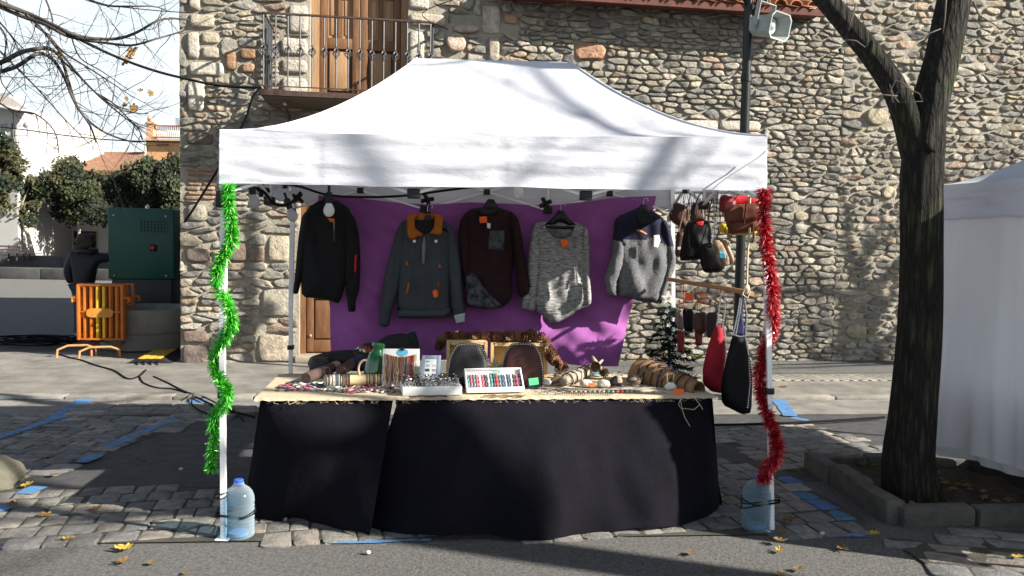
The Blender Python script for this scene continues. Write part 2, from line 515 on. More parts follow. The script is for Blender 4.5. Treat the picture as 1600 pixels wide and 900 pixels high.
# ------------------------------------------------------------------ blue markings, worn
def stripe(px_path, w=0.1, z=0.0095, name='blue_marking', frag=None):
    pts = [G(x, y) for x, y in px_path]
    b = B(); L_, R_ = [], []
    fine = []
    for i in range(len(pts)-1):
        n = max(2, int((pts[i+1]-pts[i]).length/0.05))
        fine += [pts[i].lerp(pts[i+1], t/n) for t in range(n)]
    fine.append(pts[-1])
    for i, p in enumerate(fine):
        t = frame_of(fine, i); s = V((-t.y, t.x, 0)).normalized()
        k = w*(0.5 + 0.18*nz3(p, 9))
        L_.append(V((p.x, p.y, z)) + s*k); R_.append(V((p.x, p.y, z)) - s*w*(0.5+0.18*nz3(p+UX*7, 9)))
    n = len(fine)
    fs = [(i, i+1, n+i+1, n+i) for i in range(n-1) if not frag or nz3(fine[i]*1.0, 4.5) > frag]
    b.add(L_+R_, fs)
    o = b.build(name, m_blue, origin=(0, 0, 0), smooth=False)
    o['kind'] = 'structure'; return o
stripe([(-60, 626), (0, 625), (128, 624)], 0.08, 0.0125)
stripe([(140, 622), (112, 640), (85, 657)], 0.16, 0.0125)
stripe([(84, 658), (40, 673), (0, 686), (-60, 705)], 0.09, 0.0185, frag=-0.25)
stripe([(318, 622), (298, 636), (282, 652)], 0.16, 0.0125)
stripe([(276, 655), (220, 678), (165, 702)], 0.1, 0.0125)
stripe([(152, 714), (125, 726)], 0.11, 0.0185)
stripe([(62, 764), (35, 776)], 0.11, 0.0185)
stripe([(12, 795), (-40, 812)], 0.12, 0.0185)
stripe([(-80, 849), (0, 848), (42, 848)], 0.08, 0.004, frag=-.4)
stripe([(515, 847), (580, 846), (640, 843), (690, 843)], 0.06, 0.004, frag=-.3)
stripe([(1228, 835), (1350, 836)], 0.07, 0.004)
stripe([(1208, 616), (1222, 634), (1236, 652)], 0.14, 0.0125)
stripe([(1236, 653), (1290, 662)], 0.09, 0.0045, frag=-.1)
stripe([(1110, 668), (1120, 676)], 0.09, 0.0045)

# ------------------------------------------------------------------ plaza edge far left (two raised steps)
m_step = M('plaza_step_stone', (0.05, 0.05, 0.05), 0.9, scale=3, bump=0.4, bscale=40, col2=(0.08, 0.08, 0.078))
pz = thing('plaza_steps', (-16, 30.6, 0), '', ''); pz['kind'] = 'structure'
for k in range(14):
    b = B(); b.box((-31+k*2.0, 31.6, 0.2), (1.985, 2.0, 0.42), bev=0.02); b.build('step_block', m_step, pz)
    b = B(); b.box((-31+k*2.0, 33.2, 0.40), (1.985, 2.2, 0.86), bev=0.02); b.build('step_block', m_step, pz)
sheet('plaza_ground', [(-60, 34.1), (0, 34.1), (0, 60), (-60, 60)], 0.80, m_conc)
# ------------------------------------------------------------------ rubble walls
m_mortar = M('lime_mortar', (0.25, 0.225, 0.18), 0.95, scale=3.5, bump=1.8, bscale=30, col2=(0.38, 0.345, 0.275), detail=12)
m_stone = M('rubble_stone', (1, 1, 1), 0.9, var=0.38, scale=11, bump=2.2, bscale=22, attr=True, detail=12)
m_wood = M('door_wood', (0.105, 0.047, 0.02), 0.55, scale=5, stretch=(6, 6, 0.7), bump=0.25, bscale=30, col2=(0.20, 0.10, 0.045))
m_woodlight = M('shutter_wood', (0.25, 0.14, 0.068), 0.6, scale=5, stretch=(6, 6, 0.7), bump=0.2, bscale=30, col2=(0.37, 0.23, 0.125))
m_iron = M('balcony_iron', (0.075, 0.075, 0.08), 0.5, var=0.3, scale=30, metal=0.4, bump=0.15, bscale=120)
m_rust = M('rusty_iron', (0.06, 0.038, 0.03), 0.8, var=0.35, scale=16, bump=0.3)
m_tile = M('roof_terracotta', (0.25, 0.10, 0.055), 0.85, scale=7, bump=0.4, bscale=60, col2=(0.42, 0.20, 0.11))
m_fascia = M('red_fascia', (0.085, 0.03, 0.022), 0.8, scale=9, bump=0.3, col2=(0.13, 0.048, 0.035))
m_pane = M('window_glass', (0.05, 0.055, 0.06), 0.08, var=0.05, spec=0.6)
PAL = {
 'grey': [(0.27, 0.255, 0.215), (0.235, 0.225, 0.20), (0.31, 0.285, 0.23), (0.20, 0.195, 0.18), (0.34, 0.30, 0.235), (0.29, 0.265, 0.21), (0.165, 0.165, 0.16), (0.37, 0.31, 0.22), (0.25, 0.23, 0.19), (0.32, 0.29, 0.24)],
 'warm': [(0.36, 0.27, 0.17), (0.34, 0.22, 0.15), (0.40, 0.32, 0.22), (0.24, 0.22, 0.18), (0.18, 0.18, 0.165), (0.30, 0.27, 0.21), (0.40, 0.34, 0.28), (0.22, 0.21, 0.17)],
 'granite': [(0.47, 0.43, 0.36), (0.43, 0.39, 0.32), (0.50, 0.46, 0.39), (0.41, 0.36, 0.28)],
 'orange': [(0.43, 0.25, 0.155)], 'rust': [(0.27, 0.165, 0.095), (0.34, 0.22, 0.14)], 'pink': [(0.40, 0.31, 0.25)], 'tan': [(0.36, 0.31, 0.22)], 'brick': [(0.34, 0.18, 0.12), (0.30, 0.20, 0.14), (0.36, 0.24, 0.17)],
 'dark': [(0.16, 0.13, 0.11), (0.20, 0.15, 0.12)], 'block': [(0.36, 0.31, 0.23), (0.33, 0.30, 0.24), (0.39, 0.33, 0.25)],
}
def clip_half(poly, nx, ny, d):
    out = []
    n = len(poly)
    for i in range(n):
        a = poly[i]; c = poly[(i+1) % n]
        da = nx*a[0]+ny*a[1]-d; dc = nx*c[0]+ny*c[1]-d
        if da <= 0: out.append(a)
        if (da < 0 < dc) or (dc < 0 < da):
            t = da/(da-dc); out.append((a[0]+(c[0]-a[0])*t, a[1]+(c[1]-a[1])*t))
    return out
def resample(poly, n):
    L = [0]
    for i in range(len(poly)):
        a = poly[i]; c = poly[(i+1) % len(poly)]; L.append(L[-1]+math.hypot(c[0]-a[0], c[1]-a[1]))
    T = L[-1]; out = []; j = 0
    for k in range(n):
        s = T*k/n
        while L[j+1] < s: j += 1
        a = poly[j]; c = poly[(j+1) % len(poly)]; t = (s-L[j])/max(1e-9, L[j+1]-L[j])
        out.append((a[0]+(c[0]-a[0])*t, a[1]+(c[1]-a[1])*t))
    return out
def stone_verts(poly, Wf, depth, seed, flat=False, n=15):
    r2 = random.Random(seed)
    if not flat:
        kk = r2.choice((.10, .14, .2, .25))
        poly = resample(smooth_poly(poly, 1, kk), n)
        cx0 = sum(q[0] for q in poly)/n; cy0 = sum(q[1] for q in poly)/n
        p = []
        for x, y in poly:
            k = 1+r2.uniform(-.075, .05); p.append((cx0+(x-cx0)*k, cy0+(y-cy0)*k))
    else: p = resample(smooth_poly(poly, 1), 16)
    n = len(p)
    cx = sum(q[0] for q in p)/n; cy = sum(q[1] for q in p)/n
    size = max(max(q[0] for q in p)-min(q[0] for q in p), max(q[1] for q in p)-min(q[1] for q in p))
    tu, tw = r2.uniform(-.28, .28), r2.uniform(-.38, .30)
    rings = ((1.0, -0.02), (1.0, .25), (.95, .72), (.84, .97), (.45, 1.0)) if flat else ((1.03, -0.02), (1.0, .45), (.95, .86), (.80, 1.0), (.40, 1.0))
    vs = []
    for sc_, dd in rings:
        for i, q in enumerate(p):
            x = cx+(q[0]-cx)*sc_; y = cy+(q[1]-cy)*sc_
            dz = depth*dd
            if dd > 0:
                dz += (tu*(x-cx)+tw*(y-cy))*min(1, dd)*(.3 if flat else .8)
                dz += (0.006 if flat else 0.018)*noise.noise(V((x*13+seed, y*20, seed*.37)))*min(1, dd*1.2)
                if not flat:
                    k = 0.05*size*noise.noise(V((x*9, y*9, seed*.7))); x += k*dd*.4; y += k*dd*.3
            vs.append(Wf(x, y, max(-.02, dz)))
    vs.append(Wf(cx, cy, depth*(1.0 if flat else 1.05)))
    fs = []
    for k in range(len(rings)-1):
        for i in range(n):
            i2 = (i+1) % n; fs.append((k*n+i, k*n+i2, (k+1)*n+i2, (k+1)*n+i))
    for i in range(n): fs.append(((len(rings)-1)*n+i, (len(rings)-1)*n+(i+1) % n, len(vs)-1))
    return vs, fs
def visible_px(x, y):
    if not (-10 < x < 1610 and -10 < y < 585): return False
    if 345 < x < 1198 and y < 300 and y > (95 if 640 < x < 895 else 200 - (110*max(0, 1-abs(x-770)/430))): return False
    if 520 < x < 985 and 300 < y: return False
    if 1385 < x < 1470 and y > 160: return False
    if x > 1475 and y > 285: return False
    return True
def rubble(parent, u0, u1, z0, z1, specials, holes, hfn, jfn, palfn, dfn, seed):
    r2 = random.Random(seed); K = 2.9
    rects = [(a, b_, c, d) for a, b_, c, d, *_ in specials] + holes
    seeds = []
    z = z0
    while z < z1+.1:
        h = hfn((u0+u1)/2, z)*r2.uniform(.55, 1.45)
        u = u0 - r2.random()*.2
        while u < u1+.1:
            hl = hfn(u, z)
            w = hl*r2.choice([.8, 1.0, 1.4, 1.9, 2.6, 3.4, 4.2])*r2.uniform(.8, 1.15)
            cu, cz = u+w/2, z+h/2+r2.uniform(-.24, .24)*hl
            if u0+.02 < cu < u1-.02 and z0-.05 < cz < z1 and not any(a-.02 < cu < b_+.02 and c-.02 < cz < d+.02 for a, b_, c, d in rects):
                if r2.random() > .13: seeds.append((cu, cz))
            u += w
        z += h
    SU = np.array([s[0] for s in seeds]); SZ = np.array([s[1] for s in seeds])*K
    out = []
    for i, (cu, cz) in enumerate(seeds):
        d2 = (SU-cu)**2+(SZ-cz*K)**2
        idx = np.argsort(d2)[1:22]
        poly = [(u0-.0, z0*K-.1), (u1, z0*K-.1), (u1, z1*K), (u0, z1*K)]
        R = .55
        poly = [(max(u0, cu-R), max(z0-.03, cz-R*.6)*K), (min(u1, cu+R), max(z0-.03, cz-R*.6)*K), (min(u1, cu+R), min(z1, cz+R*.6)*K), (max(u0, cu-R), min(z1, cz+R*.6)*K)]
        j = jfn(cu, cz)*r2.uniform(.6, 1.5)
        for q in idx:
            nx, ny = SU[q]-cu, SZ[q]-cz*K; L_ = math.hypot(nx, ny)
            if L_ < 1e-6 or L_ > 2.2: continue
            nx /= L_; ny /= L_
            jj = j*math.hypot(nx, ny*K)
            poly = clip_half(poly, nx, ny, nx*cu+ny*cz*K+L_/2-jj)
            if len(poly) < 3: break
        if len(poly) < 3: continue
        poly = [(a, b_/K) for a, b_ in poly]
        for a, b_, c, d in rects:
            if cu < a and max(p[0] for p in poly) > a-j: 
                if c-.1 < cz < d+.1: poly = clip_half(poly, 1, 0, a-j)
            elif cu > b_ and min(p[0] for p in poly) < b_+j:
                if c-.1 < cz < d+.1: poly = clip_half(poly, -1, 0, -(b_+j))
            if len(poly) < 3: break
            if cz < c and max(p[1] for p in poly) > c-j and a-.02 < cu < b_+.02: poly = clip_half(poly, 0, 1, c-j)
            elif cz > d and min(p[1] for p in poly) < d+j and a-.02 < cu < b_+.02: poly = clip_half(poly, 0, -1, -(d+j))
            if len(poly) < 3: break
        if len(poly) < 3: continue
        ar = abs(sum(poly[k][0]*poly[(k+1) % len(poly)][1]-poly[(k+1) % len(poly)][0]*poly[k][1] for k in range(len(poly))))/2
        if ar < .0012: continue
        col = r2.choice(PAL[palfn(cu, cz, r2)]); kk = r2.uniform(.72, 1.32)
        out.append((ar, cu, cz, poly, tuple((q*.6+g_*.4)*kk for q, g_ in zip(col, (.265, .244, .205))), False, dfn(cu, cz)*r2.uniform(.65, 1.35)))
    for a, b_, c, d, pal, dep in specials:
        g = min(.014, (b_-a)*.05, (d-c)*.08)
        jx = lambda: r2.uniform(-.006, .006)
        poly = [(a+g+jx(), c+g+jx()), ((a+b_)/2, c+g+jx()), (b_-g+jx(), c+g+jx()), (b_-g+jx(), (c+d)/2), (b_-g+jx(), d-g+jx()), ((a+b_)/2, d-g+jx()), (a+g+jx(), d-g+jx()), (a+g+jx(), (c+d)/2)]
        if pal in ('pink', 'tan'): poly = [((a+b_)/2+(b_-a)/2*math.cos(t), (c+d)/2+(d-c)/2*math.sin(t)) for t in [k*math.pi/5 for k in range(10)]]
        col = r2.choice(PAL[pal]); kk = r2.uniform(.9, 1.1)
        out.append((10+(b_-a)*(d-c), (a+b_)/2, (c+d)/2, poly, tuple(q*kk for q in col), pal not in ('pink', 'orange', 'tan'), dep))
    out.sort(key=lambda t: -t[0]*(1 if visible_px(*proj(W(t[1], t[2]))) else .0001))
    rest = B(); n = 0
    for i, (ar, cu, cz, poly, col, flat, dep) in enumerate(out):
        vs, fs = stone_verts(poly, lambda x, y, o_: W(x, y, o_), dep, i+seed*1000, flat)
        if n < 298 and visible_px(*proj(W(cu, cz))):
            q = B(); q.add(vs, fs, 0, col); q.build('stone', m_stone, parent, sharp=0); n += 1
        else: rest.add(vs, fs, 0, col)
    tag(rest.build('rubble_stones', m_stone, parent, sharp=0), kind='stuff')
    return len(out)
def R_(x0, y0, x1, y1):
    a, zt = wuz(x0, y0); c, zb = wuz(x1, y1); return (a, c, zb, zt)
U_SPLIT = wuz(1312, 200)[0]
DOOR_T = (*[wuz(484, 100)[0], wuz(637, 100)[0]], wuz(560, 158)[1], 6.2)
DOOR_B = (wuz(467, 500)[0], wuz(612, 500)[0], 0.0, 2.35)
house = thing('stone_house', W(0, 0), 'rubble stone house with iron balcony, wooden doors and terracotta eave behind the white canopy', 'house')
def mortar(u0, u1, z0, z1, holes, parent, name):
    us = sorted(set([u0, u1] + [h for q in holes for h in q[:2]])); zs = sorted(set([z0, z1] + [h for q in holes for h in q[2:] if z0 < h < z1]))
    b = B()
    for i in range(len(us)-1):
        for j in range(len(zs)-1):
            cu, cz = (us[i]+us[i+1])/2, (zs[j]+zs[j+1])/2
            if any(a < cu < b_ and c < cz < d for a, b_, c, d in holes): continue
            a0, a1, c0, c1 = us[i], us[i+1], zs[j], zs[j+1]
            nu = max(1, int((a1-a0)/.09)); nv = max(1, int((c1-c0)/.09))
            def fn(s, t):
                u_, z_ = a0+(a1-a0)*s, c0+(c1-c0)*t
                e = min(s, 1-s, t, 1-t)
                return W(u_, z_, 0.010*nz3((u_, z_, 0), 5.0) if e > 0 else 0)
            b.grid(fn, nu, nv)
    # the wall's returns: its left flank, its back and its top
    b.add([W(u0, z0), W(u0, z1), W(u0, z1, -7), W(u0, z0, -7)], [(0, 1, 2, 3)])
    b.add([W(u1, z0), W(u1, z1), W(u1, z1, -7), W(u1, z0, -7)], [(3, 2, 1, 0)])
    b.add([W(u0, z1), W(u1, z1), W(u1, z1, -7), W(u0, z1, -7)], [(0, 1, 2, 3)])
    for a, b_, c, d in holes:
        dd = min(d, z1)
        b.add([W(a, c), W(a, dd), W(a, dd, -.34), W(a, c, -.34)], [(3, 2, 1, 0)])
        b.add([W(b_, c), W(b_, dd), W(b_, dd, -.34), W(b_, c, -.34)], [(0, 1, 2, 3)])
        b.add([W(a, dd), W(b_, dd), W(b_, dd, -.34), W(a, dd, -.34)], [(0, 1, 2, 3)])
    return b.build(name, m_mortar, parent, smooth=True)
mortar(-.02, U_SPLIT, -.1, 6.3, [DOOR_T, DOOR_B], house, 'wall')
sp = []
def add_sp(pal, dep, *rs):
    for r in rs: sp.append((*R_(*r), pal, dep))
add_sp('granite', .045, (295, -25, 314, 17), (295, 20, 337, 46), (293, 49, 313, 93), (315, 72, 344, 93), (294, 95, 352, 121), (293, 123, 321, 176),
       (450, 6, 483, 54), (438, 57, 482, 88), (438, 91, 482, 117), (440, 119, 482, 150), (638, -20, 672, 16), (638, 19, 698, 44), (638, 47, 664, 110), (448, -30, 483, 3),
       (752, 7, 782, 55), (763, 57, 780, 98), (1066, 186, 1122, 206), (1124, 186, 1189, 207))
add_sp('block', .04, (418, 366, 453, 410), (408, 451, 461, 496), (402, 522, 458, 566), (293, 318, 323, 347), (314, 49, 344, 70))
add_sp('dark', .05, (289, 386, 330, 411), (356, 378, 387, 410), (389, 384, 414, 410), (284, 515, 326, 536), (284, 538, 328, 572), (290, 205, 335, 228))
add_sp('pink', .07, (695, 50, 728, 84), (705, 38, 748, 54))
add_sp('tan', .05, (1349, 168, 1389, 197), (1375, 290, 1400, 312), (1240, 330, 1262, 346), (1320, 505, 1352, 530))
add_sp('orange', .05, (897, 66, 946, 96))
add_sp('rust', .045, (786, 20, 810, 40), (352, 80, 371, 111), (374, 75, 401, 95), (378, 98, 399, 115))
for r in range(7):
    y = 262+r*7.3; x0 = 290 + (3 if r % 2 else 0)
    for k in range(2): add_sp('brick', .022, (x0+k*24, y, x0+k*24+22.5, y+6.3))
fl = []
for s in sp:
    if s[0] < -.02: s = (-.02, *s[1:])
    if s[0] < U_SPLIT: fl.append(s)
def pal_h(u, z, r2):
    t = r2.random()
    if u < 1.6: return 'warm' if t < .55 else 'grey'
    if u < 4.6: return 'warm' if t < .4 else 'grey'
    return 'warm' if t < .16 else 'grey'
u800 = wuz(800, 100)[0]
hf = lambda u, z: .112 if u < u800 else (.074 if z > 2.6 else .088)
jf = lambda u, z: .011 if u < u800 else .008
df = lambda u, z: .030 if u < u800 else .042
rubble(house, -.02, U_SPLIT, 0, 6.25, fl, [DOOR_T, DOOR_B], hf, jf, pal_h, df, 3)
house2 = thing('rubble_building', W(U_SPLIT, 0), 'taller rubble building of small rounded stones set deep in mortar behind the bare trunk', 'building')
UR = wuz(1700, 300)[0]
mortar(U_SPLIT+.003, UR, -.1, 7.5, [], house2, 'wall')
s2 = [s for s in sp if s[0] >= U_SPLIT]
rubble(house2, U_SPLIT, UR, 0, 7.4, s2, [], lambda u, z: .090, lambda u, z: .014, lambda u, z, r: 'warm' if r.random() < .2 else 'grey', lambda u, z: .027, 5)

# ------------------------------------------------------------------ doors
def wbox(b, u0, u1, z0, z1, o0, o1, m=0, bev=0.0):
    b.box(W((u0+u1)/2, (z0+z1)/2, (o0+o1)/2), (abs(u1-u0), abs(o1-o0), abs(z1-z0)), (WE, WN, UZ), m=m, bev=bev)
ua, ub, za, _ = DOOR_T
dr = B(); wbox(dr, ua, ub, za-.02, 6.2, -.34, -.30); door = dr.build('balcony_door', m_wood, house)
fb = B()
wbox(fb, ua, ua+.10, za, 6.2, -.30, -.18); wbox(fb, ub-.09, ub, za, 6.2, -.30, -.18)
fb.build('door_frame', m_woodlight, door)
mid = (ua+ub)/2
for li, (l0, l1) in enumerate(((ua+.10, mid), (mid, ub-.09))):
    lf = B()
    for a, c in ((l0+.004, l0+.10), (l1-.10, l1-.004)): wbox(lf, a, c, za+.02, 6.2, -.298, -.235, bev=.006)
    for z0_, z1_ in ((za+.02, za+.14), (za+.72, za+.86), (za+1.42, za+1.5), (za+2.1, za+2.2)): wbox(lf, l0+.10, l1-.10, z0_, z1_, -.296, -.238, bev=.005)
    wbox(lf, (l0+l1)/2-.022, (l0+l1)/2+.022, za+.86, 6.2, -.295, -.245)
    lf.build('door_leaf', m_wood, door)
    pn = B(); wbox(pn, l0+.13, l1-.13, za+.17, za+.69, -.297, -.262, bev=.02); pn.build('door_panel', m_woodlight, door)
    for k in range(2):
        a = l0+.10+k*((l1-l0)/2-.078); c = a+(l1-l0)/2-.122
        for z0_, z1_ in ((za+.86, za+1.42), (za+1.5, za+2.1)):
            q = B(); wbox(q, a+.006, c-.006, z0_+.006, z1_-.006, -.2985, -.285); wbox(q, a+.04, c-.04, z0_+.05, z1_-.05, -.285, -.275, bev=.008)
            q.build('shutter_panel', m_woodlight, door)
ua, ub, za, zb = DOOR_B
dr = B(); wbox(dr, ua, ub, .12, zb, -.30, -.26); door = dr.build('street_door', m_wood, house)
fb = B(); wbox(fb, ua, ua+.07, .12, zb, -.26, -.16); wbox(fb, ub-.07, ub, .12, zb, -.26, -.16); fb.build('door_frame', m_wood, door)
for k in range(2):
    l0 = ua+.08+k*.56; l1 = l0+.54
    lf = B()
    for a, c in ((l0, l0+.09), (l1-.09, l1)): wbox(lf, a, c, .14, zb, -.258, -.20, bev=.006)
    for z0_, z1_ in ((.14, .30), (.86, .98), (1.75, 1.86)): wbox(lf, l0+.09, l1-.09, z0_, z1_, -.256, -.203, bev=.005)
    lf.build('door_leaf', m_wood, door)
    for z0_, z1_ in ((.32, .84), (1.0, 1.73), (1.88, 2.3)):
        q = B(); wbox(q, l0+.11, l1-.11, z0_, z1_, -.257, -.225, bev=.02); q.build('door_panel', m_wood, door)
    q = B(); q.ball(W(l0+.05, .36, -.19), .022); q.build('door_knob', m_woodlight, door)
q = B(); wbox(q, ua-.04, ub+.04, .03, .12, -.3, .10, bev=.015); q.build('door_step', M('door_step_stone', (0.36, 0.30, 0.22), .85, bump=.5), house)

# ------------------------------------------------------------------ balcony
BD = 0.82
bu0 = (P(407, 150, 9.55)-W0).dot(WE); bu1 = (P(677, 150, 9.9)-W0).dot(WE)
bz = onplane(430, 143, W0+WN*BD, WN).z
sl = B(); wbox(sl, bu0, bu1, bz-.07, bz, 0.0, BD); balcony = sl.build('balcony', M('balcony_slab', (0.13, 0.10, 0.075), .9, bump=.5, scale=9), house, smooth=False)
q = B(); wbox(q, bu0-.02, bu1+.02, bz-.05, bz+.012, BD+.002, BD+.03); wbox(q, bu0-.03, bu0-.002, bz-.05, bz+.012, 0.02, BD); wbox(q, bu1+.002, bu1+.03, bz-.05, bz+.012, 0.02, BD)
q.build('slab_edge', m_rust, balcony, smooth=False)
q = B()
for u_ in (bu0+.25, (bu0+bu1)/2, bu1-.25): q.tube([W(u_, bz-.14, .8), W(u_, bz-.2, .4), W(u_, bz-.55, .05)], .02, 6)
q.build('support_bracket', m_rust, balcony)
rh = .93
rl = B()
for z_, r in ((bz+rh, .024), (bz+.07, .014)):
    rl.tube([W(bu0, z_, .03), W(bu0, z_, BD-.03), W(bu0, z_, BD-.03)+WE*.001, W(bu1, z_, BD-.03), W(bu1, z_, BD-.031), W(bu1, z_, .03)], r, 4, sq=.6)
rl.build('railing', m_rust, balcony, smooth=False)
def baluster_mesh():
    b = B()
    b.tube([V((0, 0, .07)), V((0, 0, rh))], .0105, 6)
    for z0_ in (.50,):
        for k in range(4):
            a = k*math.pi/2
            b.tube([V((0, 0, z0_-.055)), V((.036*math.cos(a), .036*math.sin(a), z0_-.02)), V((.036*math.cos(a+.9), .036*math.sin(a+.9), z0_+.02)), V((0, 0, z0_+.055))], .0075, 4)
        for k in (-1, 1): b.ball((0, 0, z0_+k*.062), .015, 6, 5)
        b.tube([V((-.05, 0, z0_+.01)), V((-.03, 0, z0_-.03)), V((0, 0, z0_-.062))], .0055, 4)
        b.tube([V((.05, 0, z0_-.01)), V((.03, 0, z0_+.03)), V((0, 0, z0_+.062))], .0055, 4)
    return b
first = None
pos = [(bu0+i*.142, BD-.03) for i in range(int((bu1-bu0)/.142)+2)] + [(bu0, .12+.13*i) for i in range(5)] + [(bu1, .12+.13*i) for i in range(5)]
for u_, o_ in pos:
    if u_ > bu1: continue
    if first is None:
        first = baluster_mesh().build('baluster', m_iron, None, origin=(0, 0, 0)); c = first
    else: c = first.copy(); COL.objects.link(c)
    c.parent = balcony
    c.location = W(u_, bz, o_) - ORG[balcony.name]; c.rotation_euler = (0, 0, math.atan2(WE.y, WE.x) + (math.pi/2 if o_ < BD-.1 else 0))
# ------------------------------------------------------------------ eave
ez_u, ez = None, onplane(1288, 22, W0+WN*.42, WN).z
ez += .085; u_e0 = wuz(775, 0, .42)[0]; u_e1 = (onplane(1290, 22, W0+WN*.42, WN)-W0).dot(WE)
rf = B()
rf.add([W(u_e0, ez-.02, .44), W(u_e1, ez-.02, .44), W(u_e1, ez+1.5, -3.5), W(u_e0, ez+1.5, -3.5)], [(0, 1, 2, 3)])
wbox(rf, u_e0, u_e1, ez-.06, ez-.025, 0, .40, m=1); wbox(rf, u_e0, u_e1, ez-.12, ez-.03, .38, .44, m=1)
roof = rf.build('roof', [m_tile, m_fascia], house, smooth=False)
tb = B(); ns = 8
sec = [(.092*math.cos(math.pi*i/ns), .075*math.sin(math.pi*i/ns)) for i in range(ns+1)]
sec2 = [(.078*math.cos(math.pi*i/ns), .061*math.sin(math.pi*i/ns)) for i in range(ns+1)]
sl_ = 1.5/3.94
def tsec(s, y0):
    return [WE*x + UZ*(z+(-y0)*sl_) + WN*y0 for x, z in s]
L0 = tsec(sec, .08); L1 = tsec([(x*.86, z*.86) for x, z in sec], -.42); I0 = tsec(sec2, .08); I1 = tsec([(x*.86, z*.86) for x, z in sec2], -.42)
nn = ns+1
tv = L0+L1+I0+I1
tf = [(i, i+1, nn+i+1, nn+i) for i in range(ns)] + [(2*nn+i+1, 2*nn+i, 3*nn+i, 3*nn+i+1) for i in range(ns)] + [(i+1, i, 2*nn+i, 2*nn+i+1) for i in range(ns)]
tb.add(tv, tf)
tile0 = tb.build('roof_tile', m_tile, None, origin=(0, 0, 0))
u_ = u_e0+.1; k = 0
while u_ < u_e1-.05:
    for row in range(3):
        c = tile0 if k == 0 else tile0.copy()
        if k: COL.objects.link(c)
        c.parent = roof; k += 1
        c.location = W(u_+rnd.uniform(-.008, .008), ez+.01+row*.40*sl_+rnd.uniform(0, .01), .42-row*.40) - ORG[roof.name]
    u_ += .235
# ------------------------------------------------------------------ market tents
m_canopy = M('white_canopy_cloth', (0.60, 0.615, 0.67), 0.6, var=0.04, scale=3, bump=0.28, bscale=5, trans=0.22, spec=0.25)
m_val = M('white_valance_cloth', (0.60, 0.615, 0.67), 0.6, var=0.04, scale=3, bump=0.42, bscale=5, stretch=(0.8, 0.8, 2.0), trans=0.22, spec=0.25)
m_steel = plain('white_painted_steel', (0.78, 0.78, 0.79), 0.35, spec=0.4)
m_black = plain('black_plastic', (0.012, 0.012, 0.014), 0.45)
m_blackm = plain('black_matte', (0.015, 0.015, 0.017), 0.8)
m_cable = plain('black_cable_rubber', (0.010, 0.010, 0.011), 0.85, spec=.08)

